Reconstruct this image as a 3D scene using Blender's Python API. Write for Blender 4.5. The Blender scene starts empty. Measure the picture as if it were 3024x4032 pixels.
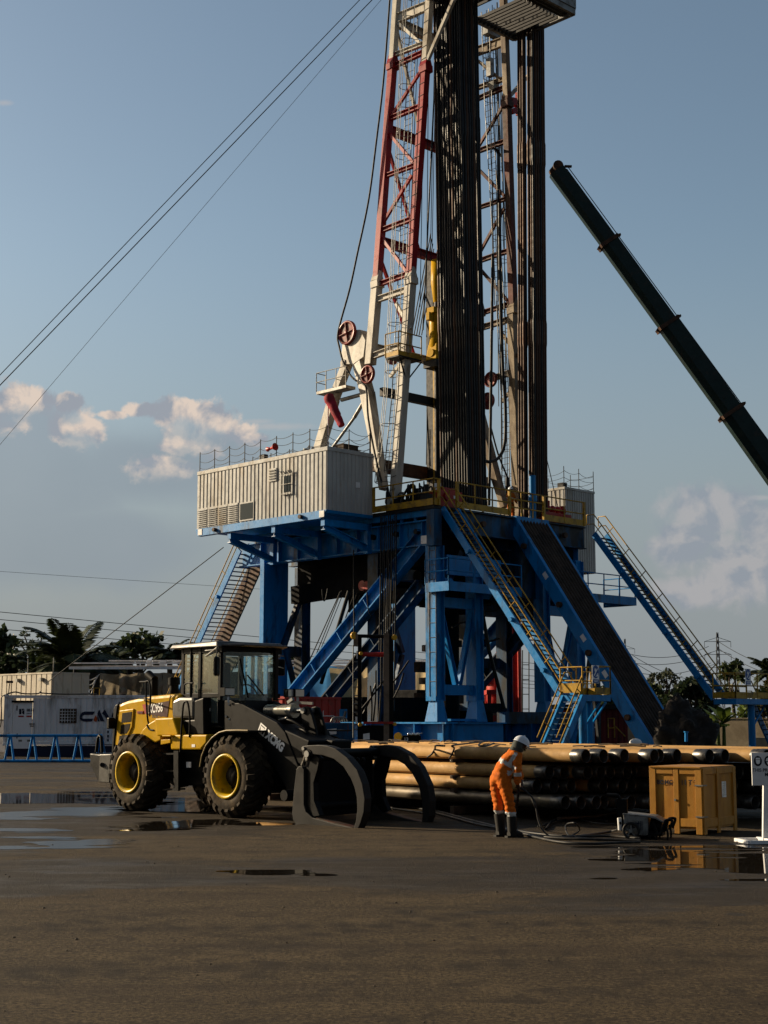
import bpy, math, random
from mathutils import Vector, Matrix, noise
random.seed(7)
V = Vector
scene = bpy.context.scene
COL = scene.collection
R = math.radians
# ------------------------------------------------------------------ camera
F_PX, CAM_H, Y_HOR = 5800.0, 1.85, 2835.0
TH = math.atan((Y_HOR-2016)/F_PX)
cam_d = bpy.data.cameras.new('camera'); cam = bpy.data.objects.new('camera', cam_d); COL.objects.link(cam)
cam.location = (0, 0, CAM_H); cam.rotation_euler = (math.pi/2+TH, 0, 0)
cam_d.sensor_fit = 'HORIZONTAL'; cam_d.sensor_width = 36; cam_d.lens = F_PX/3024*36
cam_d.clip_start = 0.1; cam_d.clip_end = 6000
scene.camera = cam
scene.render.resolution_x, scene.render.resolution_y = 768, 1024
CT, ST = math.cos(TH), math.sin(TH)
CAM = V((0, 0, CAM_H))
def ray(px, py):
    x = (px-1512)/F_PX; y = (2016-py)/F_PX
    return V((x, CT-y*ST, ST+y*CT))
def on_plane(px, py, p0, n):
    d = ray(px, py); return CAM + d*((V(p0)-CAM).dot(n)/d.dot(n))
def onY(px, py, D): return on_plane(px, py, (0, D, 0), V((0, 1, 0)))
def onZ(px, py, z=0.0): return on_plane(px, py, (0, 0, z), V((0, 0, 1)))
# rig frame: a runs along u (right and away), b along v (left and away)
U = V((math.cos(R(44)), math.sin(R(44)), 0)); VV = V((-math.sin(R(44)), math.cos(R(44)), 0)); Z = V((0, 0, 1))
PC = V((2.25, 66.0, 0)); ZF = 11.52
def W(a, b, z): return PC + U*a + VV*b + Z*z
def onA(px, py, a): return on_plane(px, py, PC+U*a, U)
def onB(px, py, b): return on_plane(px, py, PC+VV*b, VV)
def ab(p): d = p-PC; return d.dot(U), d.dot(VV), p.z
# ------------------------------------------------------------------ mesh building
MW = {}
SWAP = {}
class MB:
    def __init__(s): s.v = []; s.f = []; s.sm = []; s.mi = []; s.cur = 0
    def add(s, vs, fs, smooth=False):
        o = len(s.v); s.v += [V(p) for p in vs]
        for f in fs:
            s.f.append(tuple(i+o for i in f)); s.sm.append(smooth); s.mi.append(s.cur)
        return s
    def mat(s, i): s.cur = i; return s
    def hexa(s, p):   # 8 points: bottom ring, top ring
        return s.add(p, [(3,2,1,0),(4,5,6,7),(0,1,5,4),(1,2,6,5),(2,3,7,6),(3,0,4,7)])
    def box(s, c, size, ex=None, ey=None, ez=None):
        c = V(c); ex = V(ex) if ex else V((1,0,0)); ey = V(ey) if ey else V((0,1,0)); ez = V(ez) if ez else ex.cross(ey)
        x, y, z = ex*size[0]/2, ey*size[1]/2, ez*size[2]/2
        return s.hexa([c-x-y-z, c+x-y-z, c+x+y-z, c-x+y-z, c-x-y+z, c+x-y+z, c+x+y+z, c-x+y+z])
    def frame(s, p, q, side=None):
        d = (q-p).normalized()
        if side is None: side = V((1,0,0)) if abs(d.z) > .9 else d.cross(Z)
        side = (V(side) - d*d.dot(V(side)))
        side = side.normalized() if side.length > 1e-6 else d.orthogonal().normalized()
        return d, side, d.cross(side)
    def beam(s, p, q, w, h, side=None, w2=None, h2=None):
        p, q = V(p), V(q); d, a, b = s.frame(p, q, side)
        w2 = w if w2 is None else w2; h2 = h if h2 is None else h2
        P = [p-a*w/2-b*h/2, p+a*w/2-b*h/2, p+a*w/2+b*h/2, p-a*w/2+b*h/2]
        Q = [q-a*w2/2-b*h2/2, q+a*w2/2-b*h2/2, q+a*w2/2+b*h2/2, q-a*w2/2+b*h2/2]
        return s.hexa(P+Q)
    def ibeam(s, p, q, w, h, side=None, t=.03, tw=.025):   # flanges of width w, depth h
        p, q = V(p), V(q); d, a, b = s.frame(p, q, side)
        s.beam(p+b*(h/2-t/2), q+b*(h/2-t/2), w, t, a); s.beam(p-b*(h/2-t/2), q-b*(h/2-t/2), w, t, a)
        return s.beam(p, q, tw, h-2*t-.002, a)
    def tube(s, p, q, r, n=8, r2=None, caps=True):
        p, q = V(p), V(q); d, a, b = s.frame(p, q); r2 = r if r2 is None else r2
        vs = []
        for i in range(n):
            t = 2*math.pi*i/n; e = a*math.cos(t)+b*math.sin(t); vs += [p+e*r, q+e*r2]
        s.add(vs, [(2*i, 2*((i+1) % n), 2*((i+1) % n)+1, 2*i+1) for i in range(n)], n > 5)
        if caps: s.add([vs[2*i] for i in range(n)], [tuple(range(n))[::-1]]); s.add([vs[2*i+1] for i in range(n)], [tuple(range(n))])
        return s
    def path(s, pts, r, n=6, close=False, rs=None):
        pts = [V(p) for p in pts]; N = len(pts); vs = []; prev = None
        for i, p in enumerate(pts):
            if close: d = pts[(i+1) % N]-pts[i-1]
            else: d = pts[min(i+1, N-1)]-pts[max(i-1, 0)]
            d.normalize()
            a = prev-d*d.dot(prev) if prev is not None else d.orthogonal()
            if a.length < 1e-5: a = d.orthogonal()
            a.normalize(); prev = a; b = d.cross(a); rr = rs[i] if rs else r
            for k in range(n):
                t = 2*math.pi*k/n; vs.append(p+(a*math.cos(t)+b*math.sin(t))*rr)
        fs = []
        for i in range(N if close else N-1):
            j = (i+1) % N
            for k in range(n): fs.append((i*n+k, i*n+(k+1) % n, j*n+(k+1) % n, j*n+k))
        s.add(vs, fs, True)
        if not close:
            s.add(vs[:n], [tuple(range(n))[::-1]]); s.add(vs[-n:], [tuple(range(n))])
        return s
    def lathe(s, prof, o, ax, n=24, smooth=True, close=False, side=None):  # prof: (radius, along-axis)
        o, ax = V(o), V(ax).normalized(); a = V(side) if side else ax.orthogonal().normalized(); b = ax.cross(a); m = len(prof)
        vs = []
        for i in range(n):
            t = 2*math.pi*i/n; e = a*math.cos(t)+b*math.sin(t)
            vs += [o+e*r+ax*h for r, h in prof]
        fs = []
        for i in range(n):
            j = (i+1) % n
            for k in range(m if close else m-1):
                l = (k+1) % m; fs.append((i*m+k, j*m+k, j*m+l, i*m+l))
        return s.add(vs, fs, smooth)
    def prism(s, pts, t):     # planar 3-D polygon swept by vector t
        pts = [V(p) for p in pts]; n = len(pts); t = V(t)
        nn = V((0,0,0))
        for i in range(n): nn += pts[i].cross(pts[(i+1) % n])
        if nn.dot(t) > 0: pts = pts[::-1]
        vs = pts+[p+t for p in pts]
        s.add(vs, [tuple(range(n)), tuple(range(n, 2*n))[::-1]]+[(i, i+n, (i+1) % n+n, (i+1) % n) for i in range(n)])
        return s
    def ball(s, c, r, n=10, m=7, sc=(1,1,1), jit=0):
        vs = []
        for i in range(m+1):
            ph = math.pi*i/m
            for k in range(n):
                t = 2*math.pi*k/n; q = V((math.sin(ph)*math.cos(t)*sc[0], math.sin(ph)*math.sin(t)*sc[1], math.cos(ph)*sc[2]))*r
                if jit: q *= 1+jit*noise.noise(q*1.7+V(c))
                vs.append(V(c)+q)
        return s.add(vs, [(i*n+k, (i+1)*n+k, (i+1)*n+(k+1) % n, i*n+(k+1) % n) for i in range(m) for k in range(n)], True)
    def text(s, txt, o, ex, ey, size, depth=.004, align='LEFT', bold=0, shear=0, xs=1):
        cu = bpy.data.curves.new('writing', 'FONT'); cu.body = txt; cu.size = size; cu.align_x = align; cu.offset = bold; cu.shear = shear
        cu.resolution_u = 3
        ob = bpy.data.objects.new('writing', cu); COL.objects.link(ob)
        dg = bpy.context.evaluated_depsgraph_get(); me = bpy.data.meshes.new_from_object(ob.evaluated_get(dg))
        ex, ey = V(ex).normalized(), V(ey).normalized(); nz = ex.cross(ey)
        s.add([V(o)+ex*p.co.x*xs+ey*p.co.y+nz*depth for p in me.vertices], [tuple(f.vertices) for f in me.polygons])
        bpy.data.objects.remove(ob); bpy.data.curves.remove(cu); bpy.data.meshes.remove(me)
        return s
    def build(s, name, mats, parent=None, bevel=0, local=False, label=None):
        me = bpy.data.meshes.new(name)
        M = None
        if parent is not None and not local and parent in MW: M = MW[parent].inverted()
        me.from_pydata([tuple(M @ p) if M else tuple(p) for p in s.v], [], s.f)
        me.polygons.foreach_set('use_smooth', s.sm); me.polygons.foreach_set('material_index', s.mi)
        for m in (mats if isinstance(mats, (list, tuple)) else [mats]): me.materials.append(SWAP.get(m, m))
        me.update()
        o = bpy.data.objects.new(name, me); COL.objects.link(o)
        if parent is not None:
            o.parent = parent
            if parent in MW: MW[o] = MW[parent]
        if bevel:
            b = o.modifiers.new('edge', 'BEVEL'); b.width = bevel; b.segments = 2; b.limit_method = 'ANGLE'; b.angle_limit = R(40); b.harden_normals = False
        if label: o['label'] = label
        return o
def recenter(o):            # put the origin of a one-mesh thing at its base
    vs = [v.co for v in o.data.vertices]
    c = V((sum(v.x for v in vs)/len(vs), sum(v.y for v in vs)/len(vs), min(v.z for v in vs)))
    o.data.transform(Matrix.Translation(-c)); o.location = c
    return o
def tag(o, label=None, cat=None, group=None, kind=None):
    if label: o['label'] = label
    if cat: o['category'] = cat
    if group: o['group'] = group
    if kind: o['kind'] = kind
    return o
def thing(name, label, cat, loc=(0,0,0), rz=0, group=None):
    o = bpy.data.objects.new(name, None); COL.objects.link(o); o.empty_display_size = .3
    o.location = loc; o.rotation_euler = (0, 0, rz)
    MW[o] = Matrix.Translation(V(loc)) @ Matrix.Rotation(rz, 4, 'Z')
    return tag(o, label, cat, group)
def copy_tree(o, parent=None):
    c = o.copy(); COL.objects.link(c)
    if parent is not None: c.parent = parent
    for ch in list(o.children): copy_tree(ch, c)
    return c
def arc(c, ex, ey, r, a0, a1, n):
    return [V(c)+V(ex)*r*math.cos(R(a0+(a1-a0)*i/n))+V(ey)*r*math.sin(R(a0+(a1-a0)*i/n)) for i in range(n+1)]
def curve(pts, n=6):      # Catmull-Rom through points
    pts = [V(p) for p in pts]; P = [pts[0]*2-pts[1]]+pts+[pts[-1]*2-pts[-2]]; out = []
    for i in range(1, len(P)-2):
        a, b, c, d = P[i-1:i+3]
        for k in range(n):
            t = k/n; out.append(.5*((2*b)+(c-a)*t+(2*a-5*b+4*c-d)*t*t+(3*b-a-3*c+d)*t**3))
    return out+[pts[-1]]
def sag(p, q, s, n=10): 
    p, q = V(p), V(q); return [p.lerp(q, i/n)-Z*s*4*(i/n)*(1-i/n) for i in range(n+1)]
def ladder(mb, p, q, wv, step=.3, r=.022, rr=.014):
    p, q, wv = V(p), V(q), V(wv)
    mb.tube(p-wv/2, q-wv/2, r, 6); mb.tube(p+wv/2, q+wv/2, r, 6)
    n = int((q-p).length/step)
    for i in range(1, n):
        c = p.lerp(q, i/n); mb.tube(c-wv/2, c+wv/2, rr, 4, caps=False)
def rail(mb, pts, h=1.05, r=.024, posts=1.3, mids=1, toe=0):     # tubular railing standing on a line of points
    pts = [V(p) for p in pts]
    for p, q in zip(pts[:-1], pts[1:]):
        L = (q-p).length; n = max(1, round(L/posts))
        for k in range(1, mids+2): mb.tube(p+Z*h*k/(mids+1), q+Z*h*k/(mids+1), r, 6)
        for i in range(n+1): c = p.lerp(q, i/n); mb.tube(c, c+Z*(h+.01), r, 6)
        if toe: mb.beam(p+Z*toe/2, q+Z*toe/2, .012, toe, (q-p).cross(Z))
# ------------------------------------------------------------------ materials
def lk(nt, a, b): nt.links.new(a, b)
def principled(name):
    m = bpy.data.materials.new(name); m.use_nodes = True; nt = m.node_tree
    return m, nt, nt.nodes['Principled BSDF']
def ramp(nt, src, stops):
    r = nt.nodes.new('ShaderNodeValToRGB'); e = r.color_ramp.elements
    while len(e) < len(stops): e.new(.5)
    for i, (p, c) in enumerate(stops):
        e[i].position = p; e[i].color = (c, c, c, 1) if not isinstance(c, tuple) else c+(1,)
    lk(nt, src, r.inputs[0]); return r.outputs[0]
def nz(nt, scale, detail=5, rough=.6, coord='Object', stretch=None, dist=0):
    tc = nt.nodes.new('ShaderNodeTexCoord'); n = nt.nodes.new('ShaderNodeTexNoise')
    n.inputs['Scale'].default_value = scale; n.inputs['Detail'].default_value = detail; n.inputs['Roughness'].default_value = rough; n.inputs['Distortion'].default_value = dist
    src = tc.outputs[coord]
    if stretch:
        mp = nt.nodes.new('ShaderNodeMapping'); mp.inputs['Scale'].default_value = stretch; lk(nt, src, mp.inputs[0]); src = mp.outputs[0]
    lk(nt, src, n.inputs['Vector']); return n.outputs['Fac']
def mix(nt, fac, a, b, mode='MIX'):
    m = nt.nodes.new('ShaderNodeMix'); m.data_type = 'RGBA'; m.blend_type = mode
    for k, x in ((0, fac), (6, a), (7, b)):
        if isinstance(x, (int, float)): m.inputs[k].default_value = x
        elif isinstance(x, tuple): m.inputs[k].default_value = x+(1,)
        else: lk(nt, x, m.inputs[k])
    return m.outputs[2]
def pm(name, col, rough=.5, metal=0, var=.25, vs=1.5, dirt=None, damt=.35, ds=2.0, bump=0, bs=30, streak=False, spec=.2, coord='Object', rv=.12, rust=0, k=.8):
    m, nt, b = principled(name); col = tuple(c*k for c in col); dirt = tuple(c*k for c in dirt) if dirt else None
    n = nz(nt, vs, 6, .65, coord, (1, 1, .25) if streak else None)
    lo = tuple(max(0, c*(1-var)) for c in col); hi = tuple(min(1, c*(1+var*.6)) for c in col)
    c = mix(nt, ramp(nt, n, [(.3, 0.), (.7, 1.)]), lo, hi)
    if dirt:
        d = nz(nt, ds, 8, .7, coord, (1, 1, .3) if streak else None, .4)
        t = .66-damt*.5
        f = ramp(nt, d, [(t, 0.), (t+.16, 1.)])
        c = mix(nt, f, c, dirt)
    if rust:
        f = ramp(nt, nz(nt, 3.1, 8, .72, coord, (1.6, 1.6, .22), .3), [(.67-rust*.1, 0.), (.74-rust*.1, .85)]); c = mix(nt, f, c, (.085, .034, .014))
    lk(nt, c, b.inputs['Base Color'])
    rn = nz(nt, vs*3, 4, .6, coord)
    lk(nt, ramp(nt, rn, [(.3, max(.03, rough-rv)), (.7, min(1, rough+rv))]), b.inputs['Roughness'])
    b.inputs['Metallic'].default_value = metal; b.inputs['Specular IOR Level'].default_value = spec
    if bump:
        bn = nt.nodes.new('ShaderNodeBump'); bn.inputs['Strength'].default_value = bump; bn.inputs['Distance'].default_value = .02
        lk(nt, nz(nt, bs, 5, .6, coord), bn.inputs['Height']); lk(nt, bn.outputs[0], b.inputs['Normal'])
    return m
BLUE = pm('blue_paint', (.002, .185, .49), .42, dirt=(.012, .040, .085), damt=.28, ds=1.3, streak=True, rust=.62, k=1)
BLUE_D = pm('shaded_grimy_blue_paint', (.002, .068, .175), .55, dirt=(.014, .016, .02), damt=.5, ds=1.0, streak=True, rust=.5, k=1)  # darker blue for shaded parts: shade put into the colour, plus grime and rust
WHITE_M = pm('mast_white_paint', (.60, .56, .48), .42, dirt=(.22, .17, .11), damt=.32, ds=1.2, streak=True, rust=.4)
RED_M = pm('mast_red_paint', (.36, .014, .020), .42, dirt=(.10, .03, .025), damt=.3, ds=1.4, streak=True)
RED = pm('red_paint', (.42, .025, .02), .4, dirt=(.09, .03, .025), damt=.28)
YEL_R = pm('yellow_rail_paint', (.52, .30, .02), .45, dirt=(.14, .09, .03), damt=.35)
YEL_L = pm('loader_yellow_paint', (.58, .335, .003), .40, var=.10, dirt=(.26, .16, .02), damt=.10, ds=2.5, bump=.03, bs=6, spec=.06)
DARK = pm('dark_steel', (.016, .0155, .016), .55, .1, dirt=(.022, .016, .013), damt=.2, spec=.2)
BLACK = pm('black_paint', (.006, .006, .0064), .5, dirt=(.016, .013, .010), damt=.12, ds=3, spec=.08)
GREY = pm('grey_steel', (.26, .26, .25), .45, .5, dirt=(.10, .08, .06))
CHROME = pm('polished_rod', (.7, .7, .68), .16, 1.0, var=.05)
RUST = pm('rusty_steel', (.12, .062, .036), .7, .1, dirt=(.05, .03, .022), damt=.5, bump=.15)
DRILL = pm('drill_pipe_steel', (.060, .034, .022), .55, .2, var=.45, vs=1.2, dirt=(.11, .052, .028), damt=.42, ds=.8, streak=True, coord='Object')
DRILL_B = pm('dark_drill_pipe_steel', (.022, .023, .024), .42, .55, var=.4, vs=1.2, dirt=(.055, .04, .03), damt=.3, ds=.9, streak=True)
RUBBER = pm('hose_rubber', (.018, .018, .018), .5, dirt=(.06, .05, .04), damt=.3, ds=4)
ROPE = pm('wire_rope', (.025, .025, .026), .55, .4)
WHITE = pm('white_paint', (.74, .74, .74), .4, dirt=(.36, .32, .26), damt=.2, k=1)
WOOD_D = pm('weathered_timber', (.11, .07, .045), .8, dirt=(.04, .03, .022), damt=.5, bump=.3, bs=12)
YELLOW_CAP = pm('yellow_cap_paint', (.65, .36, .02), .4)
INK = pm('dark_ink', (.012, .014, .03), .6, var=.1)
INK_W = pm('white_lettering', (.86, .86, .85), .5, var=.03, k=1)
# ------------------------------------------------------------------ sky and light
SUN_EL, SUN_AZ = 20.0, 156.0          # azimuth of the direction towards the sun, counter-clockwise from +X
sd = V((math.cos(R(SUN_EL))*math.cos(R(SUN_AZ)), math.cos(R(SUN_EL))*math.sin(R(SUN_AZ)), math.sin(R(SUN_EL))))
sl = bpy.data.lights.new('sun', 'SUN'); sl.energy = 5.0; sl.angle = R(.5); sl.color = (1, .81, .56)
so = bpy.data.objects.new('sun', sl); COL.objects.link(so); so.rotation_euler = (-sd).to_track_quat('-Z', 'Y').to_euler(); so.location = (-60, 20, 60)
wd = bpy.data.worlds.new('World'); scene.world = wd; wd.use_nodes = True
nt = wd.node_tree; bg = nt.nodes['Background']
sky = nt.nodes.new('ShaderNodeTexSky'); sky.sky_type = 'NISHITA'; sky.sun_disc = False
sky.sun_elevation = R(SUN_EL); sky.sun_rotation = R(90-SUN_AZ); sky.air_density = 1.0; sky.dust_density = 1.2; sky.ozone_density = 1.6; sky.altitude = 20
bg.inputs['Strength'].default_value = .060
def cloud_nodes(nt, base):
    N = nt.nodes
    tc = N.new('ShaderNodeTexCoord'); sx = N.new('ShaderNodeSeparateXYZ'); lk(nt, tc.outputs['Generated'], sx.inputs[0])
    def M(op, a, b=None, c=None, clamp=False):
        m = N.new('ShaderNodeMath'); m.operation = op; m.use_clamp = clamp
        for i, x in enumerate((a, b, c)):
            if x is None: continue
            if isinstance(x, (int, float)): m.inputs[i].default_value = x
            else: lk(nt, x, m.inputs[i])
        return m.outputs[0]
    def SS(x, lo, hi):
        m = N.new('ShaderNodeMapRange'); m.interpolation_type = 'SMOOTHSTEP'; lk(nt, x, m.inputs[0]); m.inputs[1].default_value = lo; m.inputs[2].default_value = hi; return m.outputs[0]
    yy = M('MAXIMUM', sx.outputs[1], .05); az = M('DIVIDE', sx.outputs[0], yy); el = M('DIVIDE', sx.outputs[2], yy)
    cb = N.new('ShaderNodeCombineXYZ'); lk(nt, az, cb.inputs[0]); lk(nt, el, cb.inputs[1])
    def NZ(sc, det, ro, off=0, dist=0):
        n = N.new('ShaderNodeTexNoise'); n.inputs['Scale'].default_value = sc; n.inputs['Detail'].default_value = det; n.inputs['Roughness'].default_value = ro; n.inputs['Distortion'].default_value = dist
        mp = N.new('ShaderNodeMapping'); mp.inputs['Location'].default_value = (off, off*.7, off*.3); lk(nt, cb.outputs[0], mp.inputs[0]); lk(nt, mp.outputs[0], n.inputs['Vector']); return n.outputs['Fac']
    n1 = M('ADD', M('MULTIPLY', NZ(24, 10, .62, 3.1, .3), .62), M('MULTIPLY', NZ(85, 7, .6, 6.3, .2), .38)); nr = NZ(34, 7, .52, 4.4, .3); n2 = NZ(7, 5, .5, 1.7)
    def shifted(sc, det, ro, off, dist, dx, dy):
        n = N.new('ShaderNodeTexNoise'); n.inputs['Scale'].default_value = sc; n.inputs['Detail'].default_value = det; n.inputs['Roughness'].default_value = ro; n.inputs['Distortion'].default_value = dist
        mp = N.new('ShaderNodeMapping'); mp.inputs['Location'].default_value = (off+dx, off*.7+dy, off*.3); lk(nt, cb.outputs[0], mp.inputs[0]); lk(nt, mp.outputs[0], n.inputs['Vector']); return n.outputs['Fac']
    n1s = shifted(34, 7, .52, 4.4, .3, -.008, .009)
    def blob(x, y, rx, ry):      # 1 inside, falling to 0
        dx = M('DIVIDE', M('SUBTRACT', az, x), rx); dy = M('DIVIDE', M('SUBTRACT', el, y), ry)
        return M('SUBTRACT', 1., M('SQRT', M('ADD', M('MULTIPLY', dx, dx), M('MULTIPLY', dy, dy))))
    def px(x, y): d = ray(x, y); return d.x/d.y, d.z/d.y
    def union(bl):
        o = None
        for x, y, rx, ry in bl:
            a, b = px(x, y); q = blob(a, b, rx/F_PX, ry/F_PX); o = q if o is None else M('MAXIMUM', o, q)
        return o
    relief = M('ADD', .5, M('MULTIPLY', M('SUBTRACT', nr, n1s), 6.5), None, True)
    # billowing heads on the left: bright tops that melt into a broad soft bank
    HEADS = [(80, 1585, 150, 95), (15, 1655, 130, 70), (268, 1585, 60, 45), (290, 1690, 115, 90), (440, 1632, 60, 22), (550, 1618, 95, 36), (700, 1632, 115, 72), (825, 1668, 150, 95), (750, 1735, 150, 85), (950, 1705, 80, 50), (650, 1845, 160, 62), (1010, 1730, 70, 34)]
    heads = union(HEADS)
    hn = M('MULTIPLY', M('SUBTRACT', n1, .5), 3.4)
    hd = M('ADD', heads, hn)
    n1u = M('ADD', M('MULTIPLY', shifted(24, 10, .62, 3.1, .3, .004, .011), .62), M('MULTIPLY', shifted(85, 7, .6, 6.3, .2, .004, .011), .38))
    hu = M('ADD', union([(x+20, y+64, a_, b_) for x, y, a_, b_ in HEADS]), M('MULTIPLY', M('SUBTRACT', n1u, .5), 3.4))
    left = M('MULTIPLY', M('MULTIPLY', SS(hd, -.16, .28), M('SUBTRACT', 1., M('MULTIPLY', SS(hu, .10, .85), .70))), SS(el, .150, .185))
    bank = union([(150, 1900, 650, 300), (620, 1850, 620, 240), (60, 1680, 330, 150), (900, 1780, 260, 130), (300, 2150, 900, 260)])
    sof = M('MULTIPLY', SS(M('ADD', bank, M('MULTIPLY', M('SUBTRACT', n2, .5), 1.4)), -.05, .55), .62)
    right = union([(2790, 2010, 260, 130), (2690, 2140, 190, 150), (2900, 2230, 260, 190), (3040, 2120, 220, 180), (2760, 2330, 220, 90)])
    rig = M('MULTIPLY', SS(M('ADD', right, M('MULTIPLY', M('SUBTRACT', n1, .5), 1.8)), .0, .6), .68)
    wis = M('MULTIPLY', SS(M('ADD', union([(1080, 1680, 260, 26), (1000, 1660, 120, 20), (15, 405, 60, 22), (2990, 1960, 90, 16)]), M('MULTIPLY', M('SUBTRACT', n1, .5), 1.6)), .1, .9), .5)
    haze = M('MULTIPLY', SS(el, .36, .02), .92)
    K = .98
    def C(r, g, b_): return (r*K, g*K, b_*K)
    base = mix(nt, 1., base, (1.34, 1.27, 1.12), 'MULTIPLY')
    c = mix(nt, haze, base, C(2.65, 2.95, 3.25))
    c = mix(nt, sof, c, mix(nt, ramp(nt, n2, [(.3, 0.), (.7, 1.)]), C(2.5, 3.0, 3.5), C(2.95, 3.4, 3.9)))
    c = mix(nt, wis, c, C(5.0, 4.8, 4.8))
    c = mix(nt, rig, c, mix(nt, relief, C(2.9, 3.2, 3.8), C(4.6, 4.4, 4.5)))
    c = mix(nt, left, c, mix(nt, relief, C(3.3, 3.6, 4.1), C(7.4, 6.2, 5.3)))
    # added dark cloud, unseen behind the viewer, cuts fill light on front faces
    back = SS(sx.outputs[1], .22, -.15)
    c = mix(nt, M('MULTIPLY', back, .82), c, (1.0, 1.2, 1.5))
    return c
lk(nt, cloud_nodes(nt, sky.outputs[0]), bg.inputs['Color'])
scene.view_settings.view_transform = 'Standard'; scene.view_settings.look = 'None'; scene.view_settings.exposure = .72; scene.view_settings.gamma = 1
# ------------------------------------------------------------------ ground and water
def ground_material():
    m, nt, b = principled('oily_asphalt'); N = nt.nodes
    def M(op, a, c=None, clamp=False):
        q = N.new('ShaderNodeMath'); q.operation = op; q.use_clamp = clamp
        for i, x in enumerate((a, c)):
            if x is None: continue
            if isinstance(x, (int, float)): q.inputs[i].default_value = x
            else: lk(nt, x, q.inputs[i])
        return q.outputs[0]
    tc = N.new('ShaderNodeTexCoord'); sx = N.new('ShaderNodeSeparateXYZ'); lk(nt, tc.outputs['Object'], sx.inputs[0])
    big = nz(nt, .22, 6, .6, stretch=(.45, 1.3, 1)); mid = nz(nt, 1.3, 7, .65, stretch=(.5, 1.2, 1)); fine = nz(nt, 7, 7, .75); grit = nz(nt, 24, 6, .82)
    dry = mix(nt, ramp(nt, mid, [(.3, 0.), (.7, 1.)]), (.040, .0285, .0140), (.088, .063, .031))
    dry = mix(nt, ramp(nt, fine, [(.35, 0.), (.7, .55)]), dry, (.045, .030, .016))
    dry = mix(nt, ramp(nt, grit, [(.42, .95), (.50, 0.)]), dry, (.014, .010, .006))
    dry = mix(nt, ramp(nt, grit, [(.54, 0.), (.64, .7)]), dry, (.17, .125, .075))
    st = nz(nt, .9, 6, .6, stretch=(.16, 2.2, 1), dist=.3)
    dry = mix(nt, ramp(nt, st, [(.50, 0.), (.68, .62)]), dry, (.030, .020, .011))
    # loader tyre tracks sweeping through the yard
    trk = None; wv = nz(nt, .7, 3, .5)
    for cx, cy, rad in ((-9, 62, 43.0), (-9, 62, 45.1), (30, -18, 44.0), (30, -18, 46.1), (4, -40, 52.0), (4, -40, 54.2), (-30, 2, 26.5), (-30, 2, 28.6)):
        dx = M('SUBTRACT', sx.outputs[0], cx); dy = M('SUBTRACT', sx.outputs[1], cy); d = M('SQRT', M('ADD', M('MULTIPLY', dx, dx), M('MULTIPLY', dy, dy)))
        q = M('SUBTRACT', 1., M('DIVIDE', M('ABSOLUTE', M('SUBTRACT', M('ADD', d, M('MULTIPLY', wv, .5)), rad)), .30), True); ang = M('SINE', M('MULTIPLY', M('ARCTAN2', dy, dx), rad*17.0))
        q = M('MULTIPLY', q, M('ADD', .62, M('MULTIPLY', ang, .38))); trk = q if trk is None else M('MAXIMUM', trk, q)
    tf = M('MULTIPLY', trk, ramp(nt, nz(nt, .35, 5, .6, stretch=(.5, 1, 1)), [(.36, 0.), (.52, .95)]))
    dry = mix(nt, tf, dry, (.014, .010, .006))
    blot = nz(nt, 2.6, 6, .7, dist=.5); dry = mix(nt, ramp(nt, blot, [(.53, 0.), (.63, .75)]), dry, (.020, .014, .008))
    oil = nz(nt, .55, 7, .62, dist=.8); dry = mix(nt, ramp(nt, oil, [(.60, 0.), (.68, .7)]), dry, (.014, .011, .008))
    pale = nz(nt, 1.1, 6, .65, dist=.4); dry = mix(nt, ramp(nt, pale, [(.58, 0.), (.72, .4)]), dry, (.135, .098, .055))
    # damp patches: hose water run-off between the loader, the washer and the puddles
    wob = M('MULTIPLY', M('SUBTRACT', nz(nt, .38, 5, .6, stretch=(.6, 1.4, 1)), .5), 2.6)
    def patch(x, y, rx, ry):
        dx = M('DIVIDE', M('SUBTRACT', sx.outputs[0], x), rx); dy = M('DIVIDE', M('SUBTRACT', sx.outputs[1], y), ry)
        return M('SUBTRACT', 1., M('SQRT', M('ADD', M('MULTIPLY', dx, dx), M('MULTIPLY', dy, dy))))
    o = None
    def pp(px, py, wx, wy):
        nonlocal o
        c = onZ(px, py); w = abs(onZ(px+wx, py).x-c.x); h = abs(onZ(px, py-wy).y-onZ(px, py+wy).y)/2
        q = patch(c.x, c.y, w, h); o = q if o is None else M('MAXIMUM', o, q)
    for q in [(300, 3200, 620, 130), (900, 3230, 560, 60), (450, 3430, 760, 75), (1500, 3440, 1000, 85), (2500, 3440, 900, 120), (2700, 3350, 700, 90), (2300, 3200, 1000, 70), (1900, 3120, 700, 90), (2100, 3480, 600, 40), (0, 3500, 500, 40), (2900, 3600, 60, 10), (1500, 2960, 2200, 60)]: pp(*q)
    wet = ramp(nt, M('ADD', o, wob), [(.06, 0.), (.34, 1.)])
    wetc = mix(nt, .62, dry, (.010, .007, .004))
    lk(nt, mix(nt, wet, dry, wetc), b.inputs['Base Color'])
    r = mix(nt, wet, (.86, .86, .86), mix(nt, ramp(nt, mid, [(.45, 0.), (.62, 1.)]), (.72, .72, .72), (.5, .5, .5)))
    lk(nt, r, b.inputs['Roughness']); b.inputs['Specular IOR Level'].default_value = .14
    bn = N.new('ShaderNodeBump'); bn.inputs['Strength'].default_value = 1.0; bn.inputs['Distance'].default_value = .035
    h = M('ADD', M('MULTIPLY', nz(nt, 26, 6, .78), 1.0), M('MULTIPLY', fine, .6)); lk(nt, h, bn.inputs['Height'])
    lk(nt, bn.outputs[0], b.inputs['Normal'])
    return m
mb = MB()
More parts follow.
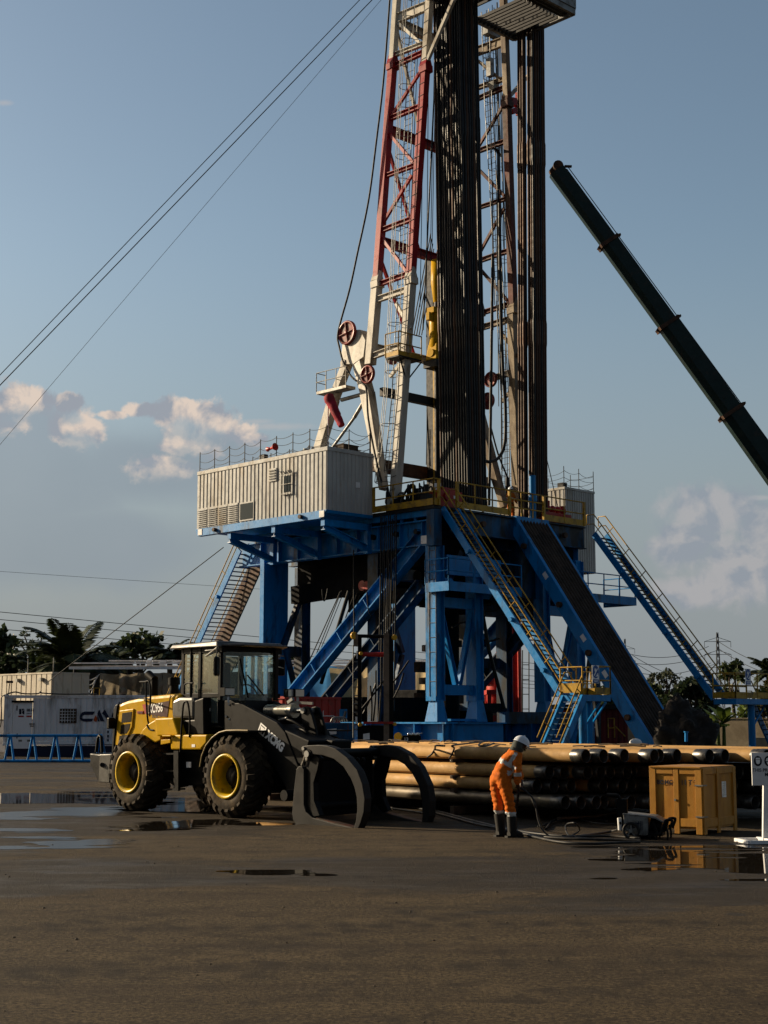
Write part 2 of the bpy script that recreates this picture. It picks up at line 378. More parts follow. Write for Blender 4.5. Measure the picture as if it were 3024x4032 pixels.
xs = [-2500, -400, -120, -50, -20, -8, 0, 8, 20, 50, 120, 400, 2500]; ys = [-60, 0, 8, 16, 24, 32, 44, 60, 90, 140, 400, 3500]
mb.add([(x, y, 0) for y in ys for x in xs], [(j*len(xs)+i, j*len(xs)+i+1, (j+1)*len(xs)+i+1, (j+1)*len(xs)+i) for j in range(len(ys)-1) for i in range(len(xs)-1)])
tag(mb.build('ground', ground_material()), 'dark brown oily asphalt yard with damp patches', 'ground', kind='structure')
mw, nt, b = principled('puddle_water')
b.inputs['Base Color'].default_value = (.012, .010, .008, 1); b.inputs['Roughness'].default_value = .03; b.inputs['IOR'].default_value = 1.33; b.inputs['Specular IOR Level'].default_value = .5
bn = nt.nodes.new('ShaderNodeBump'); bn.inputs['Strength'].default_value = .015; bn.inputs['Distance'].default_value = .01; lk(nt, nz(nt, 5, 3, .5), bn.inputs['Height']); lk(nt, bn.outputs[0], b.inputs['Normal'])
film = mw.copy(); film.name = 'wet_film_water'; film.node_tree.nodes['Principled BSDF'].inputs['Roughness'].default_value = .24
def puddle(shapes, label, seed, thr=.08, step=.07, zz=.004, mat=None):
    # union of ellipses given in photo pixels, edge broken up by noise; a grid sheet keeps the cells under water
    E = []
    for px, py, wx, wy in shapes:
        c = onZ(px, py); E.append((c.x, c.y, abs(onZ(px+wx, py).x-c.x), abs(onZ(px, py-wy).y-onZ(px, py+wy).y)/2))
    x0 = min(e[0]-e[2] for e in E)-.3; x1 = max(e[0]+e[2] for e in E)+.3; y0 = min(e[1]-e[3] for e in E)-.3; y1 = max(e[1]+e[3] for e in E)+.3
    sy = step*1.6; nx = int((x1-x0)/step)+1; ny = int((y1-y0)/sy)+1
    def fld(x, y):
        m = max(1-math.hypot((x-e[0])/e[2], (y-e[1])/e[3]) for e in E)
        return m*.8+.85*noise.fractal(V((x*.34, y*1.9, seed)), .9, 2, 5)-thr
    g = [[fld(x0+i*step, y0+j*sy) for i in range(nx+1)] for j in range(ny+1)]
    mb = MB(); idx = {}
    def vert(i, j, k, l):
        key = (i, j, k, l)
        if key not in idx:
            a, bb = g[j][i], g[l][k]; t = 0 if (i, j) == (k, l) else a/(a-bb)
            idx[key] = len(mb.v); mb.v.append(V((x0+(i+(k-i)*t)*step, y0+(j+(l-j)*t)*sy, zz)))
        return idx[key]
    for j in range(ny):
        for i in range(nx):
            cs = [(i, j), (i+1, j), (i+1, j+1), (i, j+1)]; poly = []
            for n in range(4):
                p, q = cs[n], cs[(n+1) % 4]; a, bb = g[p[1]][p[0]] > 0, g[q[1]][q[0]] > 0
                if a: poly.append(vert(*p, *p))
                if a != bb: poly.append(vert(*p, *q) if p < q else vert(*q, *p))
            if len(poly) > 2: mb.f.append(tuple(poly)); mb.sm.append(False); mb.mi.append(0)
    return tag(mb.build('puddle', mat or mw), label, 'puddle', kind='structure')
puddle([(150, 3140, 420, 22), (500, 3150, 240, 16)], 'long mirror-like puddle left of the loader wheels', 1.3)
puddle([(230, 3196, 300, 20), (400, 3206, 140, 14), (60, 3215, 200, 12), (480, 3190, 100, 10)], 'streaky water film nearer than the long mirror puddle', 3.3, mat=film)
puddle([(80, 3270, 280, 9), (160, 3296, 260, 12), (280, 3326, 220, 15), (20, 3334, 200, 12), (420, 3310, 90, 8)], 'streaky water film at the left edge, nearest the camera', 5.3, mat=film)
puddle([(720, 3170, 200, 30), (830, 3240, 150, 14), (1060, 3245, 170, 12), (640, 3255, 220, 12), (1090, 3190, 110, 10)], 'puddle under the loader between its wheels', 4.1)
puddle([(2700, 3365, 330, 30), (2950, 3410, 200, 42), (2520, 3352, 130, 14), (3040, 3390, 180, 60)], 'puddle in front of the wooden crate', 9.4)
puddle([(1090, 3436, 170, 8), (1250, 3444, 60, 5)], 'thin puddle streak in the open asphalt', 6.6, step=.05)
puddle([(2560, 3420, 170, 9), (2380, 3460, 120, 7)], 'thin puddle film nearer than the crate puddle', 2.6, step=.05)

random.seed(31); mb = MB()
for k in range(420):
    D = 5.2+26*random.random()**1.6; x = random.uniform(-.29, .29)*D; r = random.choice((.003, .004, .005, .007, .009))*(1 if D < 12 else 1.5); mb.ball((x, D, r*.3), r, 6, 4, (1, random.uniform(.7, 1.3), .6), .6)
tag(mb.build('gravel', pm('stone_grey', (.07, .055, .04), .8, var=.5, vs=40)), 'small loose stones and grit scattered over the asphalt', 'gravel', kind='stuff')
# ------------------------------------------------------------------ drilling mast
mast = thing('drilling_mast', 'tall red and white lattice drilling mast standing on the blue rig floor', 'drilling mast', W(5.08, 4, ZF))
A0, TILT = .56, .065; AM = 5.25
NL = U - Z*TILT
def LL(px, py): return on_plane(px, py, W(A0, 0, ZF), NL)
def mir(p): d = V(p)-PC; a = d.dot(U); return V(p)+U*(2*AM-2*a)
RED_SH = pm('shaded_rusty_red_paint', (.15, .026, .016), .6, dirt=(.07, .032, .018), damt=.5, ds=1.4, streak=True, rust=.8)  # darker copies for the right leg: shade put into the colour, plus rust
WHITE_SH = pm('shaded_rusty_white_paint', (.34, .27, .18), .55, dirt=(.12, .075, .04), damt=.5, ds=1.2, streak=True, rust=.7)
def both(fn):           # build a part of the left mast leg and its mirror image on the (rustier, shade-darkened) right leg
    fn(lambda p: V(p)); SWAP[RED_M] = RED_SH; SWAP[WHITE_M] = WHITE_SH; fn(mir); SWAP.clear()
def eb(mb, p, q, w, h, T, w2=None): mb.beam(T(p), T(q), w, h, U, w2, w2)
OFF = lambda p, s: p+U*s+VV*s
FC = [LL(*p) for p in [(1556, 1950), (1618, 1086), (1676, 250), (1712, -330)]]
RC = [LL(*p) for p in [(1457, 1440), (1485, 1100), (1546, 240), (1584, -330)]]
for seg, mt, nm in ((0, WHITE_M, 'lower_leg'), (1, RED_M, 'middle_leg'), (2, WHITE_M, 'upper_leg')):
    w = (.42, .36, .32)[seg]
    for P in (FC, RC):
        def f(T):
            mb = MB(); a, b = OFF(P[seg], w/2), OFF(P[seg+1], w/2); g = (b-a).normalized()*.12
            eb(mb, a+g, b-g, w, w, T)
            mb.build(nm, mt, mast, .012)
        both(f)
def fcz(t, P=None):     # point on chord polyline by pixel row
    P = P or FC
    for a, b in zip(P[:-1], P[1:]):
        if a.z <= t <= b.z: return OFF(a.lerp(b, (t-a.z)/(b.z-a.z)), .17)
    return OFF(P[-1], .17)
def rcz(t): return fcz(t, RC)
# joint castings where the sections bolt together
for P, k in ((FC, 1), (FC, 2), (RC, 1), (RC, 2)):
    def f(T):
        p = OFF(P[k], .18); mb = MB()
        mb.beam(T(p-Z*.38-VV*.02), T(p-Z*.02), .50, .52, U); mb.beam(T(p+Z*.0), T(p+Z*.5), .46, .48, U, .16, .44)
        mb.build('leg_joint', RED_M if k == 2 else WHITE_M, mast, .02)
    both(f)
# side panel girts (row on the rear chord, row on the front chord) and zigzag braces
for r, s, mt, w in [(275, 228, RED_M, .24), (474, 434, RED_M, .24), (693, 656, RED_M, .2), (902, 862, RED_M, .24), (1112, 1074, RED_M, .24),
                    (1170, 1135, WHITE_M, .30), (-20, -60, WHITE_M, .3), (232, 196, WHITE_M, .22), (1390, 1350, WHITE_M, .3), (95, 55, WHITE_M, .5)]:
    def f(T):
        z = LL(1500, r).z; a, b = rcz(LL(1500, (r)).z), fcz(LL(1600, s).z); mb = MB()
        mb.ibeam(T(a), T(b), .22, w, U); mb.build('girt', mt, mast)
    both(f)
for p, q, mt in [((1657, 272), (1538, 455), RED_M), ((1531, 517), (1628, 632), RED_M), ((1622, 683), (1502, 882), RED_M), ((1500, 925), (1600, 1062), RED_M),
                 ((1558, 72), (1660, 165), WHITE_M), ((1560, 1190), (1618, 1290), WHITE_M), ((1600, 1400), (1535, 1480), WHITE_M)]:
    def f(T):
        mb = MB(); mb.beam(T(OFF(LL(*p), .17)), T(OFF(LL(*q), .17)), .13, .15, U); mb.build('brace', mt, mast)
    both(f)
# rear panel: horizontal girts across the back and K braces
for r, mt, h in [(95, WHITE_M, .45), (505, RED_M, .42), (935, RED_M, .42), (1360, WHITE_M, .36)]:
    a = rcz(LL(1520, r).z) if r < 1200 else rcz(LL(1470, r).z); b = mir(a); mb = MB()
    mb.ibeam(a, b, .34, h, VV); mb.build('rear_girt', mt, mast)
for r0, r1, mt in [(65, 505, WHITE_M), (530, 935, RED_M), (960, 1360, RED_M)]:
    def f(T):
        a = rcz(LL(1520, r0).z); b = rcz(LL(1510, r1).z); b = b+U*(.42*(mir(b)-b).length)
        mb = MB(); mb.beam(T(a+VV*.2), T(b+VV*.2), .14, .14, U); mb.build('rear_brace', mt, mast)
    both(f)
# struts carrying the racking board
p = OFF(LL(1676, 235), .1); mb = MB(); mb.beam(p-VV*.15, p+U*.2-VV*3.0+Z*4.4, .17, .17, U); mb.build('board_strut', WHITE_M, mast)
p = mir(OFF(LL(1676, 235), .1)); mb = MB(); mb.beam(p, p+U*1.9+Z*2.0, .17, .17, VV); mb.build('board_strut', WHITE_M, mast)
# A-frame at the foot of each leg
def f(T):
    mb = MB(); apex = LL(1385, 1385)
    mb.beam(T(LL(1392, 1395)+U*.25), T(LL(1432, 1545)+U*.25), .5, .55, U); mb.beam(T(LL(1432, 1545)+U*.25), T(LL(1497, 1925)+U*.25), .5, .62, U, .42, .28)
    mb.build('raising_leg', WHITE_M, mast, .015)
    mb = MB(); mb.beam(T(LL(1368, 1390)+U*.25), T(LL(1300, 1570)+U*.25), .42, .42, U); mb.beam(T(LL(1300, 1570)+U*.25), T(LL(1236, 1790)+U*.25), .42, .5, U)
    mb.build('back_leg', WHITE_M, mast, .015)
    mb = MB(); pl = [(1345, 1395), (1352, 1330), (1385, 1300), (1418, 1298), (1440, 1340), (1432, 1405), (1392, 1434), (1360, 1434)]
    mb.prism([T(LL(*q)-U*.02) for q in pl], T(LL(1400, 1400)+U*.62)-T(LL(1400, 1400)+U*.02)); mb.build('sheave_bracket', WHITE_M, mast, .012)
    mb = MB(); mb.tube(T(LL(1352, 1428)-U*.06), T(LL(1352, 1428)+U*.1), .17, 16); mb.tube(T(LL(1352, 1428)-U*.1), T(LL(1352, 1428)-U*.06), .09, 12); mb.build('pivot_pin', WHITE_M, mast)
    mb = MB(); mb.tube(T(LL(1330, 1572)+U*.25), T(LL(1410, 1550)+U*.25), .1, 10); mb.build('link_tube', GREY, mast)
    mb = MB(); mb.tube(T(LL(1288, 1760)+U*.35), T(LL(1375, 1640)+U*.35), .075, 10); mb.tube(T(LL(1375, 1640)+U*.35), T(LL(1425, 1555)+U*.35), .095, 10); mb.build('raising_cylinder', GREY, mast)
    # mast foot pin block
    mb = MB(); c = OFF(FC[0], .2); mb.beam(T(c-Z*.95), T(c+Z*.2), .62, .62, U); mb.tube(T(c-U*.5-Z*.3), T(c+U*.5-Z*.3), .2, 14); mb.build('mast_foot', WHITE_M, mast, .03)
both(f)
def sheave(p, r, T, wt=.16):
    n = T(p-U)-T(p); mb = MB(); c = T(p)
    mb.lathe([(r*.80, wt/2), (r*.97, wt/2), (r, wt/2-.02), (r*.9, 0), (r, -wt/2+.02), (r*.97, -wt/2), (r*.80, -wt/2)], c, n, 32, close=True)
    mb.lathe([(.0, .02), (r*.82, .02), (r*.82, -.02), (0, -.02)], c, n, 32, False)
    mb.lathe([(0, wt*.75), (r*.16, wt*.75), (r*.2, wt*.5), (r*.2, -wt*.6), (0, -wt*.6)], c, n, 16)
    a = n.normalized().orthogonal().normalized(); b = n.normalized().cross(a)
    for k in range(4):
        t = R(45+90*k); e = a*math.cos(t)+b*math.sin(t); mb.beam(c+e*r*.15+n*wt*.3, c+e*r*.84+n*wt*.3, .03, wt*.55, e.cross(n))
    return mb.build('sheave', RED_M2, mast)
RED_M2 = pm('sheave_red_paint', (.30, .045, .04), .35, dirt=(.10, .05, .04), damt=.4)
def f(T):
    sheave(LL(1374, 1312)-U*.12, .62, T); sheave(LL(1456, 1476)-U*.14, .46, T); sheave(LL(1512, 1395)+U*.6, .42, T)
both(f)
# ladders with safety hoops, inside each leg
def f(T):
    a = LL(1575, 1900)+U*.1; pts = [LL(1505, 1900), LL(1540, 1560), LL(1565, 1090), LL(1602, 250), LL(1625, -100)]
    mb = MB()
    for p, q in zip(pts[:-1], pts[1:]): ladder(mb, T(p+U*.3), T(q+U*.3), (T(p+VV*.26)-T(p-VV*.26)), .32, .024, .016)
    mb.build('ladder', GREY, mast)
    mb = MB(); 
    for p, q in zip(pts[:-1], pts[1:]):
        n = max(1, int((q-p).length/1.15))
        for i in range(n):
            c = p.lerp(q, i/n)+U*.3; mb.path([T(c+VV*.3), T(c+VV*.36-U*.35), T(c+VV*.12-U*.68), T(c-VV*.12-U*.68), T(c-VV*.36-U*.35), T(c-VV*.3)], .018, 4)
        for o in (VV*.36-U*.35, VV*.12-U*.68, -VV*.12-U*.68, -VV*.36-U*.35): mb.tube(T(p+U*.3+o), T(q+U*.3+o), .016, 4)
    mb.build('ladder_cage', [GREY], mast)
    # second climbing ladder painted on the face of the front chord
    mb = MB(); 
    for p, q in zip(FC[:-1], FC[1:]):
        n = int((q-p).length/.62)
        for i in range(n): c = p.lerp(q, (i+.5)/n); mb.beam(T(c-U*.012+VV*.02), T(c-U*.012+VV*.36-Z*.05), .02, .02, U)
    mb.build('step_irons', DARK, mast)
both(f)
# yellow service basket on the left leg
mb = MB(); c = [LL(1556, 1408), LL(1592, 1408)]; p0 = LL(1590, 1408)
q = [p0-U*.6+VV*.65, p0-U*.6-VV*.25, p0+U*.95-VV*.25]
rail(mb, q, 1.15, .03, .7, 1, .22); 
mb.build('service_basket', YEL_R, mast)
mb = MB(); mb.prism([q[0], q[1], q[2], q[2]+VV*.9], -Z*.06)
mb.beam(q[1]-Z*.1+U*.1, p0-Z*1.0+U*.1, .06, .06); mb.beam(q[2]-Z*.1, p0+U*.3-Z*1.0, .06, .06); mb.build('basket_floor', DARK, mast)
# small railed platform on the A-frame
mb = MB(); P = [LL(1270, 1548)+U*.2, LL(1272, 1548)-U*.45, LL(1388, 1512)-U*.45, LL(1388, 1512)+U*.2]
z0 = P[1].z; P = [V((p.x, p.y, z0)) for p in P]; P2 = LL(1415, 1505); 
rail(mb, P[:3], .95, .022, .75, 1, 0); mb.prism([P[0], P[1], P[2], P[3]], -Z*.14); mb.build('sheave_platform', GREY, mast)
# base girders between the legs
mb = MB(); a = W(A0+.6, 5.2, LL(1590, 1800).z); mb.beam(a, mir(a), .4, .62, VV); mb.build('base_girder', RUST, mast, .02)
mb = MB(); a = W(A0+.6, 4.6, LL(1620, 1510).z); mb.beam(a, W(5.0, 4.6, a.z), .3, .42, VV); mb.build('guide_girder', DARK, mast)
mb = MB(); mb.beam(W(5.0, 4.8, ZF), W(5.0, 4.8, ZF+13.6), .55, .5, U); mb.build('guide_beam', DARK, mast)
mb = MB(); mb.beam(W(4.66, 4.4, ZF+.2), W(4.66, 4.4, ZF+11), .12, .14, U); mb.build('guide_strip', YEL_R, mast)
mb = MB()
for o in (0, .32): p = onB(1716+o*60, 1360, 4.9); mb.tube(p, p-Z*2.6, .09, 10)
mb.build('standpipe', WHITE_M, mast)
# racking board near the top
zb = 37.45; a1, a2, b1, b2 = 1.7, 8.72, -1.7, 2.35
mb = MB(); mb.beam(W(a1, b1, zb+.15), W(a2, b1, zb+.15), .16, .3, VV); mb.beam(W(a2, b1, zb+.15), W(a2, b2, zb+.15), .16, .3, U); mb.beam(W(a1, b1, zb+.15), W(a1, b2, zb+.15), .16, .3, U)
mb.beam(W(a1, b2, zb+.13), W(a2, b2, zb+.13), .16, .26, VV)
mb.build('board_frame', GREY, mast)
mb = MB()
for i in range(24):
    a = a1+.35+i*(a2-a1-.6)/23
    if 4.7 < a < 5.5: continue
    mb.beam(W(a, b1+.9, zb+.12), W(a, b2-.1, zb+.12), .09, .16, U)
for b in (b1+.25, b1+.5, b1+.75): mb.beam(W(a1, b, zb+.2), W(a2, b, zb+.2), .2, .05, VV)
mb.build('racking_fingers', DARK, mast)
mb = MB(); t = .05
mb.prism([W(a2+.08, b1, zb+.3), W(a2+.08, b2, zb+.3), W(a2+.08, b2, zb+2.4), W(a2+.08, b1, zb+2.4)], U*t); mb.prism([W(a1, b1-.08, zb+.3), W(a2, b1-.08, zb+.3), W(a2, b1-.08, zb+2.4), W(a1, b1-.08, zb+2.4)], -VV*t)
for i in range(6): mb.beam(W(a2+.15, b1+.1+i*.78, zb+.3), W(a2+.15, b1+.1+i*.78, zb+2.4), .06, .05, U)
mb.build('windbreak', GREY, mast)
# tong counterweight buckets and hanging lines inside the right leg
p = onB(1930, 270, 3.4); mb = MB(); mb.beam(p-Z*.45, p+Z*.55, .30, .30, U); mb.build('counterweight', GREY, mast); mb = MB()
q = onB(1942, 345, 3.4); mb.beam(q-Z*.15, q+Z*.25, .25, .3, U, .5, .5); mb.build('drip_tray', GREY, mast); mb = MB()
p2 = onB(1935, 130, 3.4); mb.beam(p2-U*.5, p2+U*.5, .35, .4, VV)
mb.build('pulley_beam', GREY, mast)
mb = MB()
for x, y0, y1 in [(1915, 40, 1200), (1922, 40, 1300), (1938, 20, 1600), (1945, 30, 1500), (1957, 10, 1850), (1968, 60, 1700), (1962, 40, 1900)]:
    p = onB(x, y0, 3.6); q = onB(x+random.uniform(8, 40), y1, 3.6); mb.path([p, p.lerp(q, .5)+U*.1, q], .022 if x != 1957 else .04, 5)
for x, y0, y1, x1 in [(1662, 0, 1180, 1650), (1640, 20, 1000, 1590), (1625, 0, 1050, 1580), (1645, 100, 1200, 1625)]: mb.tube(LL(x, y0)+U*.5, LL(x1, y1)+U*.5, .02, 5)
mb.build('control_lines', ROPE, mast)
mb = MB(); c = onB(1945, 600, 3.2)
for k in range(7): mb.path(arc(c+V((.02*k, .02*k, -.1)), U, Z, .26+.02*k, 0, 180, 8), .02, 4); mb.tube(c+U*(.26+.02*k), c+U*(.2+.02*k)-Z*(6+k), .024, 5)
mb.build('hose_bundle', RUBBER, mast)
mb = MB(); mb.beam(onB(2035, 365, 3.0), onB(2038, 455, 3.0), .14, .14, U); mb.beam(onB(2012, 400, 3.0), onB(2050, 410, 3.0), .3, .4, VV); mb.beam(onB(2014, 440, 3.0), onB(2040, 432, 3.0), .2, .3, VV); mb.build('tugger_bracket', RED_M, mast)
# mud hoses hanging in the derrick on the right
mb = MB(); mb.path(curve([onB(1940, 1000, 2.9), onB(1936, 1300, 2.9), onB(1931, 1700, 2.9), onB(1925, 1990, 2.9)]), .075, 8)
mb.path(curve([onB(1967, 800, 2.9), onB(1970, 1150, 2.9), onB(1980, 1450, 2.9), onB(1990, 1600, 2.9), onB(1988, 1740, 2.9), onB(1965, 1800, 2.9), onB(1928, 1818, 2.9), onB(1905, 1812, 2.9)], 8), .085, 10)
tag(recenter(mb.build('mud_hose', RUBBER)), 'pair of thick black mud hoses looping between the two racks of drill pipe', 'hose')
mb = MB(); mb.path(curve([onB(1932, 1680, 3.0), onB(1962, 1790, 3.0), onB(1998, 1880, 3.0), onB(2008, 1920, 3.0)]), .045, 6)
mb.tube(onB(1998, 1880, 3.0), onB(1997, 1960, 3.0), .10, 8)
tag(recenter(mb.build('tugger_line', [ROPE])), 'slanting black winch line beside the orange floorman', 'winch line')
# raising rope from the crown down over the big sheave
mb = MB(); mb.path(curve([LL(1560, -200), LL(1525, 278), LL(1492, 570), LL(1462, 796), LL(1419, 1000), LL(1389, 1139), LL(1352, 1272), LL(1341, 1330), LL(1348, 1370), LL(1362, 1425), LL(1388, 1475), LL(1412, 1500), LL(1440, 1513), LL(1455, 1540), LL(1462, 1650), LL(1490, 1800), LL(1515, 1900)]), .05, 8)
mb.v = [p-U*.2 for p in mb.v]
tag(recenter(mb.build('raising_rope', ROPE)), 'thick black raising rope running down the mast over the big red sheave', 'rope')
mb = MB()
for k in range(5): mb.tube(onB(1712-4*k, 1000-20*k, 5.4), onB(1660-10*k, 1320, 5.4), .028, 6)
for x, y in ((1700, -60), (1706, -60)): mb.tube(onB(x+16, y, 5), onB(x-22, 1830, 5), .02, 5)
mb.tube(LL(1694, 0)+U*.6, onB(1665, 1300, 4), .04, 6)
tag(recenter(mb.build('hoisting_lines', ROPE)), 'bundle of dark hoisting lines fanning out behind the left mast leg', 'wire lines')
mb = MB(); c = onB(1694, 1700, 4.2); e = onB(1690, 1930, 4.2)
n = 26
for i in range(n):
    p = c.lerp(e, i/n); mb.path([p+Z*.11+(U if i % 2 else VV)*.03, p-Z*.11+(U if i % 2 else VV)*.03, p-Z*.11-(U if i % 2 else VV)*.03, p+Z*.11-(U if i % 2 else VV)*.03], .016, 4, True)
tag(recenter(mb.build('chain', DARK)), 'rusty chain hanging over the rig floor beside the yellow corner rail', 'chain')
# top drive
td = thing('top_drive', 'yellow top drive hanging between the mast legs behind the racked pipe', 'top drive', onB(1716, 1420, 4.2))
mb = MB(); c = onB(1722, 1300, 4.2)
mb.lathe([(.0, .95), (.36, .95), (.42, .8), (.42, -.9), (.36, -1.0), (0, -1.0)], c, Z, 18); mb.beam(c+Z*.95-U*.5, c+Z*.95+U*.4, .5, .3, VV); mb.beam(c+Z*.4-U*.55, c+Z*.8-U*.55, .3, .25, U)
mb.build('motor_housing', YEL_L, td, .02)
mb = MB(); c2 = onB(1722, 1395, 4.2); mb.beam(c2-Z*.35, c2+Z*.5, .95, .8, U, .7, .6); mb.tube(c2-U*.5, c2-U*.3, .2, 12); mb.build('gearbox', YEL_L, td, .05)
mb = MB(); c3 = onB(1724, 1090, 4.2); mb.lathe([(0, .95), (.34, .85), (.36, -.3), (.24, -1.3), (.12, -1.45), (0, -1.45)], c3, Z, 18); mb.build('hook_block', YEL_L, td)
mb = MB(); mb.tube(c+Z*1.0, c3-Z*1.3, .2, 10); mb.tube(c2-Z*.4, c2-Z*7.4, .16, 10); mb.beam(c2-Z*.75, c2-Z*.4, 1.1, .9, U); mb.build('drive_shaft', DARK, td)
# ------------------------------------------------------------------ drill pipe stands racked in the mast
def stand_mesh():
    mb = MB(); L = 28.6; r, rj = .064, .089; prof = [(.0, 0), (.05, 0), (rj, .25)]
    for k in range(3):
        z = k*9.55
        prof += [(rj, z+.45), (r, z+.62), (r, z+8.75), (rj, z+8.95), (rj, z+9.55)]
    prof += [(.0, z+9.56)]
    mb.lathe(prof, (0,0,0), Z, 10); return mb
m1, m2 = stand_mesh().build('drill_pipe_stand', DRILL), None
m2 = stand_mesh().build('drill_pipe_stand', DRILL_B)
def rack(cells, lean, group, lab, zb0, sh):
    i = 0
    for a, b, back in cells:
        src = random.choice((m1, m2)) if sh is None else (m2 if random.random() < sh else m1)
        o = src.copy(); COL.objects.link(o)
        dz = random.uniform(-.06, .06)
        o.location = W(a, b, zb0+dz)
        ln = lean+U*random.uniform(-.05, .05)+VV*random.uniform(-.04, .04)
        o.rotation_euler = (Z*28.6+ln).to_track_quat('Z', 'Y').to_euler()
        tag(o, lab if not back else lab.replace('outer', 'second'), 'drill pipe', group)
zf = ZF+.25
p = .172; A, B = 3.25, .85
cells = [(A, B+p*i, 0) for i in range(11)]+[(A+p*i, B, 0) for i in range(1, 8)]+[(A+p, B+p*i, 1) for i in range(1, 11)]+[(A+p*i, B+p, 1) for i in range(2, 8)]
rack(cells, -U*.38, 'drill pipe stands racked in the dense middle bundle', 'dark drill pipe stand in the outer row of the dense middle bundle in the mast', zf, .62)
A, B = 8.0, .75
cells = [(A, B+p*i, 0) for i in (0, 1, 2, 4, 5, 6)]+[(A+p*i, B, 0) for i in range(1, 6)]+[(A+p, B+p*i, 1) for i in (1, 2, 4, 5)]+[(A+p*i, B+p, 1) for i in range(2, 6)]
rack(cells, U*.42, 'drill pipe stands racked in the narrow right bundle', 'brown drill pipe stand in the outer row of the narrow right bundle in the mast', zf, .25)
bpy.data.objects.remove(m1); bpy.data.objects.remove(m2)
# ------------------------------------------------------------------ blue substructure under the rig floor
sub = thing('rig_substructure', 'blue steel substructure on columns carrying the drilling floor', 'substructure', W(5, 6, 0))
FW, FL = 10.95, 13.6      # floor size along a and b
zt = ZF
mb = MB(); mb.hexa([W(.05,.05,zt-.16), W(FW-.05,.05,zt-.16), W(FW-.05,FL,zt-.16), W(.05,FL,zt-.16), W(.05,.05,zt-.01), W(FW-.05,.05,zt-.01), W(FW-.05,FL,zt-.01), W(.05,FL,zt-.01)]); mb.build('floor_deck', DARK, sub)
# deep plate girders along both sides, with stiffeners and pin eyes
def side_girder(a):
    mb = MB(); z0, z1 = onA(1705, 2142, 0).z, onA(1705, 2040, 0).z; zc = (z0+z1)/2; h = z1-z0
    mb.ibeam(W(a, .2, zc), W(a, FL+.6, zc), .5, h, U, .06, .04)
    for b in [.9+1.45*i for i in range(9)]: mb.beam(W(a-.02, b, z0+.05), W(a-.02, b, z1-.05), .4, .03, U)
    mb.build('side_girder', BLUE, sub)
    for b in (2.6, 4.2, 1.25): mb = MB(); mb.tube(W(a-.06, b, zc+.1), W(a-.28, b, zc+.1), .13, 12); mb.build('pin_boss', DARK, sub)
    mb = MB(); mb.beam(W(a, .1, zt-.3), W(a, FL, zt-.3), .3, .28, U); 
    for b in [.6+.9*i for i in range(4)]: mb.beam(W(a, b, z1), W(a, b, zt-.42), .12, .12, U)
    mb.build('floor_edge_beam', BLUE, sub)
    return z0, z1
gz0, gz1 = side_girder(.35); side_girder(FW-.35)
mb = MB(); mb.beam(W(0, -.02, gz0-.1), W(0, -.02, zt-.25), .5, .5, U); mb.build('corner_post', BLUE_D, sub, .02)
mb = MB(); mb.prism([W(-.1, .35, gz0+.05), W(-.1, .72, gz0+.05), W(-.1, .72, gz0+.42), W(-.1, .35, gz0+.42)], U*.02); mb.build('marker_plate', WHITE, sub)
# front edge girder (seen between stairs and ramp)
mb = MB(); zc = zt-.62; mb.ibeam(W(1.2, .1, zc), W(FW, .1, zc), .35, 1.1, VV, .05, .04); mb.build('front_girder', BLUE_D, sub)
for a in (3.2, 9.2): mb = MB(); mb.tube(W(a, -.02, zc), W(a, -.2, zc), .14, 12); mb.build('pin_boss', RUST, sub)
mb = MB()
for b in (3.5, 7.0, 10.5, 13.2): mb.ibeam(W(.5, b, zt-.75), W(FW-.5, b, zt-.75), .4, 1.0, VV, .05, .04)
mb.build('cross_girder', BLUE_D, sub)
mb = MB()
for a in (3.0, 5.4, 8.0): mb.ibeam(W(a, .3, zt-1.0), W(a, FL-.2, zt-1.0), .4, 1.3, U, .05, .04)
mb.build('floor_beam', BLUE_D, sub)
GLOOM = GLOOM_ = pm('shaded_grimy_machinery', (.005, .006, .008), .8, var=.5, dirt=(.010, .008, .006), damt=.3, spec=.08)  # near-black: the shade under the floor is put into this colour
# machinery mass slung below the floor: blow-out preventer trolley beams, rotary beam, catwalk boxes
mb = MB(); mb.beam(W(2.2, 5.2, 8.55), W(2.2, 12.2, 8.25), .5, .9, U); mb.beam(W(8.6, 1.0, 8.6), W(8.6, 12.2, 8.6), .5, .9, U); mb.build('trolley_beam', GLOOM, sub)
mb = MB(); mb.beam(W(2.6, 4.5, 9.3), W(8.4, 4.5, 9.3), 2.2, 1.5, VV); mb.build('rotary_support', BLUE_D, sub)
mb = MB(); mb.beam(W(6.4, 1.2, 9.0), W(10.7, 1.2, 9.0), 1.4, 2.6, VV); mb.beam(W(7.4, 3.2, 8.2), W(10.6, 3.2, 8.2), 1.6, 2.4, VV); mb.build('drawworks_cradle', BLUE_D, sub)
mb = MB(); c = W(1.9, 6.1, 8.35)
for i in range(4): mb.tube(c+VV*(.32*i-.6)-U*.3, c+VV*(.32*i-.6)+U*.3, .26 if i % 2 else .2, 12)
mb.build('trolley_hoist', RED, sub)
mb = MB(); mb.hexa([W(a, b, z) for z in (8.3, 10.3) for a, b in ((2.2, 5.6), (8.6, 5.6), (8.6, 12.0), (2.2, 12.0))]); mb.build('hoist_deck', GLOOM, sub, .03)
mb = MB(); mb.hexa([W(a, b, z) for z in (8.9, 10.3) for a, b in ((1.1, 1.0), (5.2, 1.0), (5.2, 3.2), (1.1, 3.2))]); mb.build('service_deck', GLOOM, sub, .03)
mb = MB(); mb.hexa([W(a, b, z) for z in (7.5, 10.3) for a, b in ((5.6, 3.2), (10.4, 3.2), (10.4, 6.5), (5.6, 6.5))]); mb.build('drawworks_pit', GLOOM, sub, .03)
random.seed(21)
